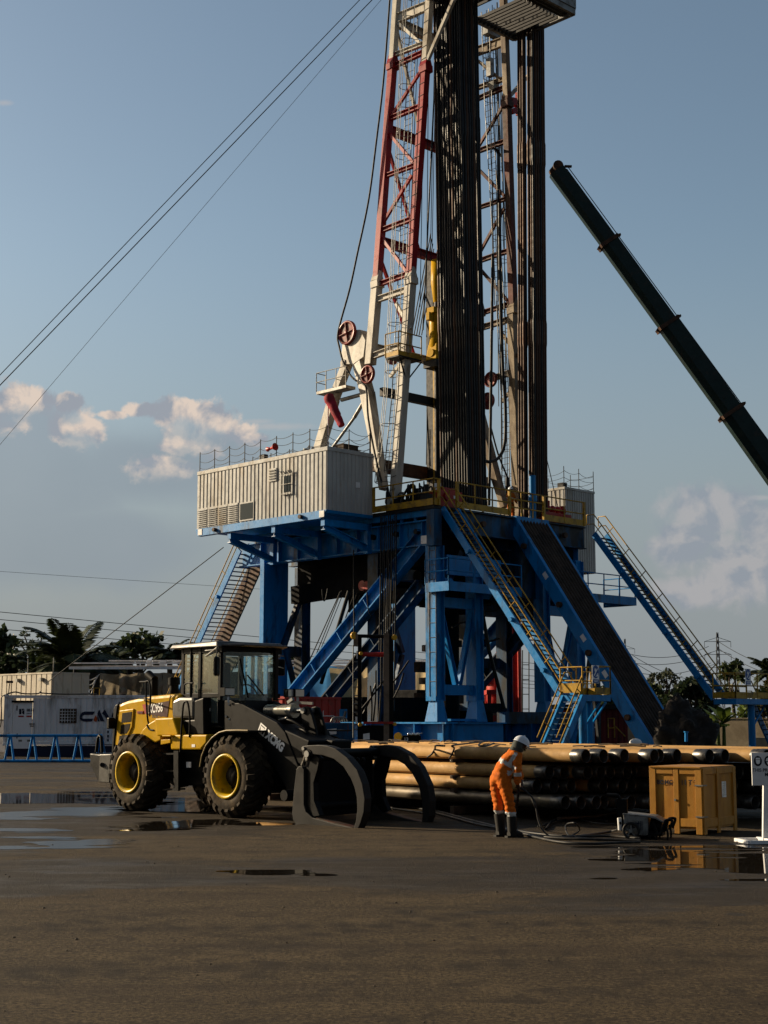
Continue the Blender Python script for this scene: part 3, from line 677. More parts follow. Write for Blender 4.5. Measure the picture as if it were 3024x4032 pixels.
for k in range(16):
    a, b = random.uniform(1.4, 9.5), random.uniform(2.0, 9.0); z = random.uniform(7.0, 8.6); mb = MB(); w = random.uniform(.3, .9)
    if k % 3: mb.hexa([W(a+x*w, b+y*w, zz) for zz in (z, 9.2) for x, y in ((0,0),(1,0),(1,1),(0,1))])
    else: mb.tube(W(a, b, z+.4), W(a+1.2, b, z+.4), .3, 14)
    mb.build('machinery', GLOOM, sub, .02)
for a, b, w, d, h in ((1.5, 3.6, 2.0, 1.6, 2.9), (5.0, 2.6, 1.8, 1.6, 2.3), (7.0, 8.0, 2.4, 2.0, 3.4), (3.6, 8.5, 1.6, 2.0, 3.0)): mb = MB(); mb.hexa([W(a+x*w, b+y*d, z) for z in (.0, h) for x, y in ((0,0),(1,0),(1,1),(0,1))]); mb.build('cellar_unit', GLOOM, sub, .04)
# columns: (px, row, plane a or b)
def col(a, b, z0, z1, wa, wb, mt, name='column', flange=True):
    mb = MB(); 
    if flange:
        mb.beam(W(a-wa/2+.03, b, z0), W(a-wa/2+.03, b, z1), .05, wb, U); mb.beam(W(a+wa/2-.03, b, z0), W(a+wa/2-.03, b, z1), .05, wb, U); mb.beam(W(a, b-wb*.22, z0), W(a, b-wb*.22, z1), wa-.11, .05, U); mb.beam(W(a, b+wb*.22, z0), W(a, b+wb*.22, z1), wa-.11, .05, U)
    else: mb.beam(W(a, b, z0), W(a, b, z1), wa, wb, U)
    return mb.build(name, mt, sub)
for s in (0, 1):
    m = (lambda a: a) if not s else (lambda a: FW-a)
    # front tower: two columns with cross bars and a V brace
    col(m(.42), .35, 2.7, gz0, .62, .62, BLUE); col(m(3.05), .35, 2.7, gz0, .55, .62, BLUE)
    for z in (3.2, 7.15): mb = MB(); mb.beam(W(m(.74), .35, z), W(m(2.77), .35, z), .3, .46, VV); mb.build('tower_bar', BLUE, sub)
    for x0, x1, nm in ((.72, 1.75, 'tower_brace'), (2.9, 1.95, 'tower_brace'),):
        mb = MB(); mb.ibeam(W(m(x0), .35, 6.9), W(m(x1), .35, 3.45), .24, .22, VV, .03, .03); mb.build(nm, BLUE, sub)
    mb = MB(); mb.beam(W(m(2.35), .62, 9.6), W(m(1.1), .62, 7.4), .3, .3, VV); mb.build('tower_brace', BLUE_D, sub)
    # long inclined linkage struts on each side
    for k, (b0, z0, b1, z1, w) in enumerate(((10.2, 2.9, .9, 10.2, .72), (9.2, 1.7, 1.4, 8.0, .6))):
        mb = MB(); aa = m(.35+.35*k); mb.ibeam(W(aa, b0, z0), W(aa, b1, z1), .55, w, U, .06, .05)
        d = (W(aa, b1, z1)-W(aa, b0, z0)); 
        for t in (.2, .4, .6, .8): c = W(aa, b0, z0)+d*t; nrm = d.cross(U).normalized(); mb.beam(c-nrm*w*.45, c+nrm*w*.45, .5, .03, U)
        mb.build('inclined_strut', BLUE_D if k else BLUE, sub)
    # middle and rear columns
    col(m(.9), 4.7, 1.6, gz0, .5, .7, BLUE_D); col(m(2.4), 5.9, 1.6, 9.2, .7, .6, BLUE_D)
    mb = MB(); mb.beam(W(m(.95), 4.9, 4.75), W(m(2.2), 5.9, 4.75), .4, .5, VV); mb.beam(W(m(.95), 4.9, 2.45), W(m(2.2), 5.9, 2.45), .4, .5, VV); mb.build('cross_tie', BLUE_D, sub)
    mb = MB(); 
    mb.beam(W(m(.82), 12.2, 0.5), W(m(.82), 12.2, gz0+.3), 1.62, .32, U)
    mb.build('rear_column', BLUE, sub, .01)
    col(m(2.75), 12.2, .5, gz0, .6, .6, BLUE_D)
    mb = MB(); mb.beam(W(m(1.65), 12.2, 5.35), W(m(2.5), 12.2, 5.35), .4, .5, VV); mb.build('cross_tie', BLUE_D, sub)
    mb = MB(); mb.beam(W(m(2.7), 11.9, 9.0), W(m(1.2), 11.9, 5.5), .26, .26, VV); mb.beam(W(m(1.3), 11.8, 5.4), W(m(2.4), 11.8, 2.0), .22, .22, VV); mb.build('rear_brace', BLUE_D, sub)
    # skid base boxes along each side
    mb = MB(); mb.ibeam(W(m(.55), -.6, .88), W(m(.55), 14.5, .88), .9, 1.75, U, .07, .06)
    for b in [-.4, 1.4, 2.9, 4.6, 6.5, 8.5, 10.5, 12.5]: mb.beam(W(m(.53), b, .1), W(m(.53), b, 1.66), .86, .05, U)
    mb.build('skid_base', BLUE, sub)
    for a in (.42, 3.05): mb = MB(); mb.beam(W(m(a), .3, 1.76), W(m(a), .3, 2.75), .7, .8, U, .4, .5); mb.build('column_shoe', BLUE, sub, .02)
mb = MB(); mb.ibeam(W(1.0, -.3, .88), W(4.2, -.3, .88), .5, 1.72, VV, .06, .06); mb.beam(W(1.1, .3, 1.85), W(3.5, .3, 1.85), .5, .1, VV); mb.build('skid_crossbeam', BLUE, sub)
mb = MB(); mb.beam(W(4.2, -.2, 1.95), W(10.4, -.2, 1.95), .5, .55, VV); mb.beam(W(1.4, 6, 1.4), W(9.6, 6, 1.4), .6, .7, VV); mb.beam(W(1.4, 12, 1.4), W(9.6, 12, 1.4), .6, .7, VV); mb.build('skid_spreader', BLUE_D, sub)
# lifting lugs
for a, b, z in ((.85, -.0, 7.95), (3.4, .0, 7.7)):
    c = W(a, b, z); mb = MB(); mb.prism([c+U*x+Z*y for x, y in ((-.15,-.28),(.3,-.28),(.48,-.1),(.48,.12),(.3,.28),(-.15,.28))], VV*.06); mb.build('lifting_lug', BLUE, sub)
mb = MB(); ladder(mb, W(.1, .2, 2.9), W(.1, .2, 10.1), VV*.42, .62, .014, .014); mb.build('column_ladder', GREY, sub)
mb = MB(); ladder(mb, onB(1495, 2790, 4.5), onB(1500, 2190, 4.5), U*.4, .6, .016, .016); mb.build('column_ladder', GREY, sub)
# working platforms hanging under the floor at the front
mb = MB(); z = onB(1662, 2292, -.2).z; a0 = .15
P = [W(-.05, .5, z), W(-.05, -.95, z), W(4.9, -.95, z)]
mb.beam(W(-.05, -.92, z-.15), W(4.9, -.92, z-.15), .1, .42, VV); mb.beam(W(-.02, .5, z-.15), W(-.02, -.97, z-.15), .1, .42, U); mb.hexa([W(0,-.9,z-.1),W(4.9,-.9,z-.1),W(4.9,.4,z-.1),W(0,.4,z-.1),W(0,-.9,z),W(4.9,-.9,z),W(4.9,.4,z),W(0,.4,z)])
mb.beam(W(.9, .1, z+.95), W(4.6, .1, z+.95), .1, .9, VV)
mb.build('working_platform', BLUE, sub)
mb = MB(); rail(mb, P, 1.1, .03, 1.7, 1, 0); mb.build('platform_rail', BLUE, sub)
mb = MB(); z = onB(2400, 2355, .2).z; A = ab(onB(2457, 2355, .2))[0]
P = [W(9.2, -.5, z), W(A, -.5, z), W(A, 1.5, z)]
mb.beam(W(9.2, -.5, z-.15), W(A, -.5, z-.15), .1, .42, VV); mb.beam(W(A, -.55, z-.15), W(A, 1.5, z-.15), .1, .42, U); mb.hexa([W(9.2,-.45,z-.1),W(A-.05,-.45,z-.1),W(A-.05,1.5,z-.1),W(9.2,1.5,z-.1),W(9.2,-.45,z),W(A-.05,-.45,z),W(A-.05,1.5,z),W(9.2,1.5,z)])
mb.build('working_platform', BLUE, sub)
mb = MB(); rail(mb, P, 1.1, .03, 1.3, 1, 0); mb.build('platform_rail', BLUE, sub)
# doghouse support brackets
def px_a(x, y, a): return onA(x, y, a)
for b in (4.35, 7.9, 11.3):
    mb = MB(); zt2 = ZF-.52
    mb.beam(W(-2.85, b, zt2-.15), W(.1, b, zt2-.15), .26, .3, VV); mb.ibeam(W(-2.8, b, zt2-.35), W(.1, b, gz0+.1), .26, .28, VV); mb.beam(W(-.0, b, zt2), W(-.0, b, gz0-.1), .26, .26, U)
    mb.build('house_bracket', BLUE, sub)
for b in (.35, 5.2):   # mirrored brackets for the house on the right
    mb = MB(); mb.beam(W(FW, 7+b, ZF-.7), W(FW+2.6, 7+b, ZF-.7), .26, .3, VV); mb.beam(W(FW+2.5, 7+b, ZF-.8), W(FW, 7+b, gz0), .2, .2, VV); mb.build('house_bracket', BLUE_D, sub)
# the pipe strings below the floor: conductor, diverter and preventer stack
bop = thing('blowout_preventer', 'dark preventer stack standing over the well under the rig floor', 'blowout preventer', W(5.08, 4.6, 0))
mb = MB(); o = W(5.08, 4.6, 0)
for z0, z1, r in ((.6, 2.2, .62), (2.2, 2.5, .95), (2.5, 3.6, .7), (3.6, 3.9, 1.0), (3.9, 5.2, .62), (5.2, 5.5, .85)): mb.tube(o+Z*z0, o+Z*z1, r, 20)
mb.beam(o+Z*2.9-U*1.5, o+Z*2.9+U*1.5, .5, .5, VV); mb.beam(o+Z*4.4-U*1.5, o+Z*4.4+U*1.5, .5, .5, VV); mb.build('preventer', RUST, bop)
mb = MB(); mb.tube(o+Z*5.5, o+Z*10, .42, 18); mb.build('bell_nipple', GLOOM, bop)
pos = onB(1770, 2560, 2.6); a, b, z = ab(pos)
mb = MB(); mb.tube(W(a, b, .3), W(a, b, 9.0), .46, 20); mb.tube(W(a, b, 5.3), W(a, b, 5.6), .6, 20); mb.build('mouse_hole', GLOOM, bop)
# hoses and service cables hanging down the left side
mb = MB()
for k in range(9):
    x = 1500+7.5*k; p = onA(x, 2030+random.uniform(-15, 15), -.25+.03*(k % 3)); q = onA(x-6+random.uniform(-4, 4), random.choice((2480, 2560, 2700, 2800)), -.25+.03*(k % 3)); mb.path([p, p.lerp(q, .4)+U*.03, q], random.choice((.025, .032, .04)), 5)
for x, x2, y2 in ((1392, 1394, 2500), (1512, 1500, 2600), (1528, 1515, 2650)): p = onA(x, 2165, .0); mb.tube(p, onA(x2, y2, .0), .03, 6)
tag(recenter(mb.build('service_hoses', RUBBER)), 'bunch of black service hoses hanging straight down past the blue side girder', 'hoses')
mb = MB(); b = 7
for (x0, y0), (x1, y1), r in [((1375, 2325), (1265, 2690), .11), ((1340, 2330), (1210, 2620), .03), ((1345, 2325), (1220, 2640), .025), ((1398, 2330), (1300, 2600), .03), ((1418, 2340), (1330, 2580), .03), ((1350, 2340), (1225, 2650), .02), ((1408, 2330), (1315, 2590), .02)]:
    mb.tube(onB(x0, y0, b), onB(x1, y1, b+3), r, 6)
tag(recenter(mb.build('drill_lines', ROPE)), 'slack wire lines slanting down behind the big inclined strut', 'wire lines')
mb = MB(); b = 7; mb.path(curve([onB(1268, 2320, b), onB(1271, 2355, b), onB(1277, 2366, b), onB(1284, 2352, b), onB(1290, 2318, b)]), .03, 6); tag(recenter(mb.build('cable_loop', ROPE)), 'slack black cable loop hanging under the dark deck left of the inclined strut', 'cable')
mb = MB(); mb.path(curve([onB(1445, 2330, 4), onB(1450, 2400, 4), onB(1462, 2425, 4)]), .03, 6); tag(recenter(mb.build('drop_cable', ROPE)), 'short black cable hanging by the red hoist under the deck', 'cable')
mb = MB()
for pts, r in [([(1850, 2362), (1890, 2380), (1950, 2378)], .035), ([(1850, 2366), (1900, 2383), (1955, 2370)], .03), ([(1865, 2394), (1900, 2408), (1958, 2405)], .03), ([(1780, 2470), (1815, 2452), (1850, 2455), (1880, 2500), (1920, 2525), (1965, 2515)], .05)]:
    mb.path(curve([onB(x, y, 1.6) for x, y in pts]), r, 6)
mb.tube(onB(1885, 2325, 1.2), onB(1925, 2560, 1.2), .09, 8); mb.tube(onB(1925, 2560, 1.2), onB(1985, 2790, 1.2), .09, 8); mb.tube(onB(1880, 2300, 2.0), onB(1845, 2360, 2.0), .07, 8)
tag(recenter(mb.build('kill_hoses', RUBBER)), 'black looping hoses hanging between the front tower and the left stairs', 'hoses')
# ------------------------------------------------------------------ rig floor railings
def railing(name, pts, lab, toe=.3, mids=1, posts=1.4, corner=True):
    t = thing(name, lab, 'railing', pts[0], 0, 'yellow railings round the rig floor')
    pts = [V(p) for p in pts]
    for p, q in zip(pts[:-1], pts[1:]):
        mb = MB(); rail(mb, [p+Z*.02, q+Z*.02], 1.18, .035, posts, mids, 0); mb.build('rail_panel', YEL_R, t)
        if toe: mb = MB(); mb.beam(p+Z*toe/2, q+Z*toe/2, .03, toe, (q-p).cross(Z)); mb.build('toe_board', YEL_R, t)
    if corner:
        for c in (pts[0], pts[-1]): mb = MB(); mb.beam(c, c+Z*1.22, .12, .12, U); mb.build('corner_post', YEL_R, t)
    return t
railing('floor_railing', [W(0, 3.95, ZF), W(0, 0, ZF), W(.34, 0, ZF)], 'yellow railing with deep toe board beside the white control house')
railing('floor_railing', [W(1.55, 0, ZF), W(5.2, 0, ZF)], 'yellow railing before the drill pipe bundle, between left stairs and pipe ramp')
railing('floor_railing', [W(7.75, 0, ZF), W(10.9, 0, ZF)], 'yellow railing between the pipe ramp and the right stairs')
t = railing('floor_railing', [W(5.2, -.02, ZF), W(7.75, -.02, ZF)], 'thin yellow removable railing across the head of the pipe ramp', 0, 2, 1.0, False)
# ------------------------------------------------------------------ stairs
def stairs(name, lab, top, foot, side, width, mt=BLUE, rails=(1, 1), step=.21, sdepth=.32, rung=RUST, group='blue stairs with yellow handrails', pins=True, inner=None, ideep=0):
    t = thing(name, lab, 'stairs', foot, 0, group); top, foot, side = V(top), V(foot), V(side).normalized()
    d = foot-top; hor = V((d.x, d.y, 0)).normalized()
    for k in (0, 1):
        o = side*(width*k); mb = MB(); mb.beam(top+o-(Z*(ideep-sdepth)*.45 if ideep and k else Z*0), foot+o-(Z*(ideep-sdepth)*.45 if ideep and k else Z*0), .09, ideep if ideep and k else sdepth, side); 
        if pins and k == 0:
            for f in (.25, .62, .88): c = top+o+d*f; mb.tube(c-side*.05, c-side*.2, .1, 12)
        mb.build('stringer', inner if (inner and k) else mt, t)
    n = int(abs(d.z)/step); mb = MB()
    for i in range(1, n): c = top.lerp(foot, i/n); mb.beam(c+side*.05, c+side*(width-.05), .26, .035, hor)
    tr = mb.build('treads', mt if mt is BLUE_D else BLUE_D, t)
    for k in (0, 1):
        if not rails[k]: continue
        o = side*(width*k); mb = MB(); up = Z*1.0
        mb.tube(top+o+up, foot+o+up, .03, 6); mb.tube(top+o+up*.52, foot+o+up*.52, .026, 6)
        m = max(2, int(d.length/1.5)); nrm = (Z-d.normalized()*d.normalized().z).normalized()
        for i in range(m+1):
            c = top.lerp(foot, i/m)+o; e = c+nrm*.62+d.normalized()*(-.0)
            mb.tube(c, c+nrm*(1.0*math.sqrt(max(.01, 1-d.normalized().z**2))), .026, 5)
        h0 = top+o-hor*.45; mb.path([top+o+up, h0+up, h0+up*.52, top+o+up*.52], .028, 6)
        mb.build('handrail', YEL_R, t)
    return t
zl = 2.9
stairs('staircase', 'blue staircase descending from the rig floor just left of the pipe ramp', W(.45, -.1, ZF-.15), W(.45, -6.8, zl), U, .95)
stairs('staircase', 'blue staircase at the right end of the rig floor, ending at the right landing', W(11.55, -.1, ZF-.35), W(11.55, -6.9, zl-.05), U, .95)
stairs('staircase', 'blue staircase with brown inner side descending behind the white control house', W(-.1, FL+.3, 10.6), W(-.1, FL+7.2, 1.2), U, 1.35, inner=RUST, ideep=1.0)
def landing(a0, a1, b0, b1, z, lab, posts, sgn):
    t = thing('stair_landing', lab, 'landing', W(a0, b0, 0), 0, 'blue stair landings with yellow rails')
    mb = MB(); mb.hexa([W(a0,b0,z-.28),W(a1,b0,z-.28),W(a1,b1,z-.28),W(a0,b1,z-.28),W(a0,b0,z-.03),W(a1,b0,z-.03),W(a1,b1,z-.03),W(a0,b1,z-.03)]); mb.build('deck', BLUE, t)
    for a, b in posts: mb = MB(); mb.tube(W(a, b, 0), W(a, b, z-.28), .17, 14); mb.beam(W(a, b, z-1.4), W(a+sgn*1.2, b, z-.3), .07, .07, VV); mb.build('post', BLUE, t)
    return t
l1 = landing(.35, 2.2, -8.05, -6.85, zl, 'blue stair landing with yellow box rail left of the pipe ramp', [(.9, -7.6), (2.05, -7.0)], 1)
mb = MB(); rail(mb, [W(1.45, -6.85, zl), W(2.2, -6.85, zl), W(2.2, -8.05, zl), W(1.2, -8.05, zl)], 1.15, .033, .9, 1, .28); mb.build('landing_rail', YEL_R, l1)
mb = MB(); rail(mb, [W(.35, -6.9, zl), W(.35, -8.05, zl)], 1.1, .033, .9, 1, 0); mb.beam(W(.3, -7.0, zl+.25), W(.3, -8.0, zl+.25), .02, .4, U); mb.build('landing_rail', YEL_R, l1)
l2 = landing(11.5, 14.9, -8.1, -6.9, zl-.05, 'blue stair landing with yellow box rail at the far right of the yard', [(13.4, -7.7)], 1)
mb = MB(); rail(mb, [W(12.5, -6.9, zl-.05), W(14.3, -6.9, zl-.05)], 1.15, .033, .9, 1, .28); rail(mb, [W(11.5, -6.9, zl-.05), W(11.5, -8.1, zl-.05), W(14.3, -8.1, zl-.05)], 1.15, .033, .9, 1, .28); mb.build('landing_rail', YEL_R, l2)
stairs('lower_stairs', 'short blue stairs running down from the left landing towards the loader', W(.5, -7.0, zl-.1), W(-1.3, -7.0, .15), -VV, 1.0, pins=False)
stairs('lower_stairs', 'short dark blue stairs running down from the right landing towards the frame edge', W(14.6, -7.0, zl-.2), W(16.6, -7.0, .1), -VV, 1.05, pins=False)
def boot_sign(p, ex, lab, s=1.0):
    t = thing('safety_sign', lab, 'safety sign', p, 0, 'blue round safety signs on the stair landings'); ex = V(ex); ey = Z; nn = ex.cross(ey)
    mb = MB(); mb.box(p, (.46*s, .74*s, .012), ex, ey, nn); mb.build('board', WHITE, t)
    mb = MB(); n = 28; c = p+nn*.010+Z*.10*s; mb.add([c+ex*.215*s*math.cos(2*math.pi*i/n)+ey*.265*s*math.sin(2*math.pi*i/n) for i in range(n)], [tuple(range(n))]); q = p+nn*.010-Z*.28*s
    mb.add([q-ex*.2*s-ey*.07*s, q+ex*.2*s-ey*.07*s, q+ex*.2*s+ey*.07*s, q-ex*.2*s+ey*.07*s], [(0,1,2,3)]); mb.build('blue_field', SIGN_B, t)
    mb = MB(); c += nn*.004   # a hand on a rail beside steps
    for pl in [[(-.13,-.14),(-.09,-.17),(.13,.12),(.09,.15)], [(-.02,-.17),(.05,-.17),(.05,-.11),(.11,-.11),(.11,-.05),(.15,-.05),(.15,-.17),(.15,-.19),(-.02,-.19)], [(-.06,.02),(0,-.02),(.02,.05),(.0,.13),(-.05,.15),(-.08,.1)]]:
        mb.add([c+ex*x*s+ey*y*s for x, y in pl], [tuple(range(len(pl)))])
    for k, w in ((-.262, .30), (-.295, .24)): q = p+nn*.014; mb.add([q-ex*w/2*s+Z*(k-.009)*s, q+ex*w/2*s+Z*(k-.009)*s, q+ex*w/2*s+Z*(k+.009)*s, q-ex*w/2*s+Z*(k+.009)*s], [(0,1,2,3)])
    mb.build('pictogram', INK_W, t); return t
SIGN_B = pm('sign_blue', (.012, .09, .36), .4, var=.08)
boot_sign(onB(2345, 2655, -8.12), U, 'blue handrail pictogram sign hung on the left stair landing', 1.0)
boot_sign(onB(2945, 2665, -8.17), U, 'blue handrail pictogram sign hung on the right stair landing', 1.0)
# ------------------------------------------------------------------ pipe ramp
rp = thing('pipe_ramp', 'long blue sided ramp with dark ribbed slide leading down from the rig floor', 'pipe ramp', W(6.8, -7.6, 0))
ra0, ra1 = 5.55, 7.95; T0 = W(0, 0, ZF-.1); slope = (W(0, -7.45, 1.1)-W(0, 0, ZF-.1)); ex = slope.normalized(); FT = T0+slope*1.1
nr = ex.cross(U).normalized(); nr = nr if nr.z > 0 else -nr
for a, mt in ((ra0+.12, BLUE), (ra1-.05, BLUE)):
    mb = MB(); mb.beam(T0+U*a-nr*.25, FT+U*a-nr*.25, .24, .62, U); 
    mb.build('side_beam', mt, rp, .015)
mb = MB(); n = 9
for i in range(n):
    a = ra0+.34+i*(ra1-ra0-.5)/(n-1); mb.tube(T0+U*a-nr*.02+ex*.0, FT+U*a-nr*.02, .10, 8)
mb.beam(T0+U*(ra0+ra1)/2-nr*.1, FT+U*(ra0+ra1)/2-nr*.1, ra1-ra0-.3, .06, U); mb.build('slide_ribs', pm('worn_slide_steel', (.060, .042, .032), .7, var=.4, dirt=(.025, .019, .015), damt=.4, spec=.15), rp)
for f in (.12, .40, .62, .9): mb = MB(); c = T0+slope*f+U*(ra0-.02)-nr*.3; mb.tube(c, c-U*.16, .14, 12); mb.build('pin_boss', RUST, rp)
for f in (.27, .56, .72): 
    mb = MB(); c = T0+slope*f+U*(ra0-.005)-nr*.18; mb.box(c, (.34, .22, .02), ex, nr, -U); mb.build('marker_plate', WHITE, rp)
for f in (.55, .7):
    mb = MB(); c = T0+slope*f+U*(ra1+.06)-nr*.1; mb.prism([c-ex*.5, c+ex*.5, c+ex*.45+U*.32-nr*.1, c-ex*.3+U*.3-nr*.1], nr*.08); mb.build('side_lug', BLUE, rp)
mb = MB(); c = T0+slope*.45+U*(ra1-.05); mb.beam(c-nr*.4, V((c.x, c.y, 0))+VV*.4, .16, .16, U); c = T0+slope*.62+U*(ra0+.15); mb.beam(c-nr*.45, V((c.x, c.y, .5))+VV*1.2, .12, .12, U); mb.beam(c-nr*.45, V((c.x, c.y, .5))-VV*.1, .12, .12, U); mb.build('prop', BLUE_D, rp)
mb = MB(); mb.beam(W(ra0, .02, ZF-.25), W(ra1, .02, ZF-.25), .3, .5, VV); mb.build('ramp_head', BLUE, rp)
# ------------------------------------------------------------------ corrugated houses beside the rig floor
def corrugated(mb, p, ex, L, z0, z1, nn, pitch=.29, depth=.035, face=.62):
    # trapezoid sheet from p along ex, outward normal nn
    n = max(1, int(L/pitch)); pt = L/n; prof = []
    for i in range(n):
        s = i*pt; prof += [(s, 0), (s+pt*(1-face)*.28, -depth), (s+pt*(1-face)*.72, -depth), (s+pt*(1-face), 0)]
    prof.append((L, 0)); vs = []
    for s, d in prof: q = p+ex*s+nn*d; vs += [V((q.x, q.y, z0)), V((q.x, q.y, z1))]
    fl = ex.cross(Z).dot(nn) > 0
    mb.add(vs, [(2*i, 2*i+2, 2*i+3, 2*i+1) if fl else (2*i, 2*i+1, 2*i+3, 2*i+2) for i in range(len(prof)-1)])
HOUSE = pm('house_white_sheet', (.50, .50, .48), .36, .0, dirt=(.34, .28, .20), damt=.26, ds=.7, streak=True)
def chain_rail(pts, parent, posts=1.15, h=1.0, name='chain_rail'):
    t = parent
    for p, q in zip(pts[:-1], pts[1:]):
        n = max(1, round((q-p).length/posts)); P = [p.lerp(q, i/n) for i in range(n+1)]
        for c in P: mb = MB(); mb.tube(c, c+Z*h, .022, 6); mb.build('chain_post', DARK, t)
        mb = MB()
        for c, d in zip(P[:-1], P[1:]):
            for hh in (.94, .55, .22): mb.path(sag(c+Z*(hh+random.uniform(-.05, .03)), d+Z*(hh+random.uniform(-.05, .03)), random.uniform(.08, .2), 7), .013, 4)
        mb.build(name, ROPE, t)
Lh = 9.9; za, zh = ZF-.12, 2.76; hb = 3.98
hs = thing('control_house', 'long white corrugated driller control house cantilevered on blue brackets', 'control house', W(-1.45, hb, za))
a_in, a_out = -.03, -2.9
mb = MB(); corrugated(mb, W(a_out, hb, 0), VV, Lh, za, za+zh, -U); mb.build('long_wall', HOUSE, hs)
mb = MB(); corrugated(mb, W(a_out, hb, 0), U, a_in-a_out, za, za+zh, -VV, .235, .03, .55); mb.build('end_wall', HOUSE, hs)
mb = MB(); corrugated(mb, W(a_in, hb, 0), VV, Lh, za, za+zh, U); corrugated(mb, W(a_out, hb+Lh, 0), U, a_in-a_out, za, za+zh, VV); mb.build('rear_wall', HOUSE, hs)
mb = MB(); t = .03
mb.hexa([W(a_out-t,hb-t,za+zh),W(a_in+t,hb-t,za+zh),W(a_in+t,hb+Lh+t,za+zh),W(a_out-t,hb+Lh+t,za+zh),W(a_out-t,hb-t,za+zh+.2),W(a_in+t,hb-t,za+zh+.2),W(a_in+t,hb+Lh+t,za+zh+.2),W(a_out-t,hb+Lh+t,za+zh+.2)])
mb.build('roof', HOUSE, hs, .02)
mb = MB(); mb.hexa([W(a_out+.02,hb+.02,za-.14),W(a_in,hb+.02,za-.14),W(a_in,hb+Lh,za-.14),W(a_out+.02,hb+Lh,za-.14),W(a_out-.03,hb-.03,za-.002),W(a_in,hb-.03,za-.002),W(a_in,hb+Lh,za-.002),W(a_out-.03,hb+Lh,za-.002)])
mb.prism([W(a_out-.05,hb,za), W(a_out-.05,hb+Lh+.05,za), W(a_out-.05,hb+Lh-.1,za-.36), W(a_out-.05,hb+.4,za-.36)], U*.3); mb.build('base_skid', BLUE, hs)
mb = MB()
for s in (.32, Lh-.35): mb.box(W(a_out-.06, hb+s, za-.17), (.34, .3, .02), VV, Z, U)
mb.build('marker_plate', WHITE, hs)
for s in (1.75, Lh-1.6): mb = MB(); mb.tube(W(a_out-.05, hb+s, za-.17), W(a_out-.2, hb+s, za-.17), .1, 12); mb.build('lifting_pin', RUST, hs)
# window with guard, vent and louvres on the long wall: s = distance from near corner, heights above floor
def wl(s, z, o=0): return W(a_out-o, hb+s, za+z)
def s_at(x): return ab(onA(x, 1950, a_out))[1]-hb
w = thing('x', '', ''); bpy.data.objects.remove(w)
mb = MB(); s0 = s_at(1135); mb.box(wl(s0, 1.5, .03), (.72, 1.0, .06), VV, Z, -U); wf = mb.build('window', HOUSE, hs)
GLASS_D = pm('dark_window_glass', (.02, .03, .035), .06, var=.1, rv=.02)
mb = MB(); mb.box(wl(s0, 1.5, .064), (.5, .76, .012), VV, Z, -U); mb.build('pane', GLASS_D, wf)
mb = MB()
for k in range(4): mb.tube(wl(s0-.3+.2*k, .92, .12), wl(s0-.3+.2*k, 2.1, .12), .014, 5)
for z in (1.05, 1.5, 1.95): mb.tube(wl(s0-.42, z, .12), wl(s0+.42, z, .12), .014, 5)
for k in range(5): mb.tube(wl(s0-.36+.18*k, 2.02, .07), wl(s0-.3+.18*k, 2.14, .14), .03, 5)
mb.build('guard', GREY, wf)
mb = MB(); s1 = s_at(1076); mb.box(wl(s1, 2.08, .03), (.55, .62, .06), VV, Z, -U)
for k in range(4): mb.box(wl(s1, 1.88+.13*k, .075), (.42, .07, .05), VV, (Z-U*.6).normalized())
mb.build('vent', HOUSE, hs)
for k in range(4):
    mb = MB(); e0, e1 = s_at(942)+.06, Lh-.1; wd_ = (e1-e0)/4; sc = e0+wd_*(k+.5)
    mb.box(wl(sc, .53, .015), (wd_-.04, 1.0, .03), VV, Z, -U)
    for j in range(9): mb.box(wl(sc, .12+.1*j, .045), (wd_-.14, .075, .02), VV, (Z+U*.9).normalized())
    mb.build('louvre', HOUSE, hs)
mb = MB(); s2 = (s_at(945)+s_at(1003))/2; ww = abs(s_at(945)-s_at(1003))-.05; mb.box(wl(s2, .52, .02), (ww, .92, .04), VV, Z, -U); mb.mat(1); mb.box(wl(s2, .52, .043), (ww-.12, .78, .012), VV, Z, -U); mb.build('hatch', [HOUSE, GLASS_D], hs)
mb = MB(); mb.box(W(-1.0, hb-.012, za+1.35), (.26, .26, .02), U, Z, -VV); mb.build('notice', WHITE, hs)
zr = za+zh+.2
chain_rail([W(a_out+.05, hb+Lh-.1, zr), W(a_out+.05, hb+.1, zr), W(a_in-.05, hb+.1, zr)], hs)
chain_rail([W(a_in-.1, hb+.1, zr), W(a_in-.1, hb+Lh*.9, zr)], hs, 1.6)
mb = MB(); mb.box(wl(5.0, zh+.34, -.3), (.36, .25, .28), VV, U, Z); mb.build('floodlight', DARK, hs)
c = wl(4.0, zh+.62, .08); mb = MB(); mb.lathe([(0,-.05),(.06,-.05),(.07,.12),(.17,.3),(.19,.34),(.15,.34),(0,.2)], c, -VV+Z*.1, 16); mb.lathe([(0,-.05),(.06,-.05),(.07,.1),(.12,.25),(.0,.26)], c, VV-Z*.1, 12); mb.build('horn', RED, hs)
for s, w_ in ((2.1, .25), (1.6, .16)): mb = MB(); mb.tube(wl(s, zh+.2, -.5), wl(s, zh+.42, -.5), w_/2, 10); mb.build('roof_vent', GREY, hs)
for s, a_, lab in ((.55, -.75, 'brown timber box on the roof of the white control house'), (.5, -.25, 'small pale box at the roof edge of the white control house')):
    mb = MB(); p = W(a_, hb+s+.5, zr); w2 = (.95, .6, .42) if a_ < -.5 else (.35, .4, .25); mb.box(p+Z*w2[2]/2, w2, U, VV, Z); mb.box(p+Z*(w2[2]+.01), (w2[0]+.06, w2[1]+.06, .03), U, VV, Z)
    tag(recenter(mb.build('roof_box', WOOD_D if a_ < -.5 else WHITE)), lab, 'box')
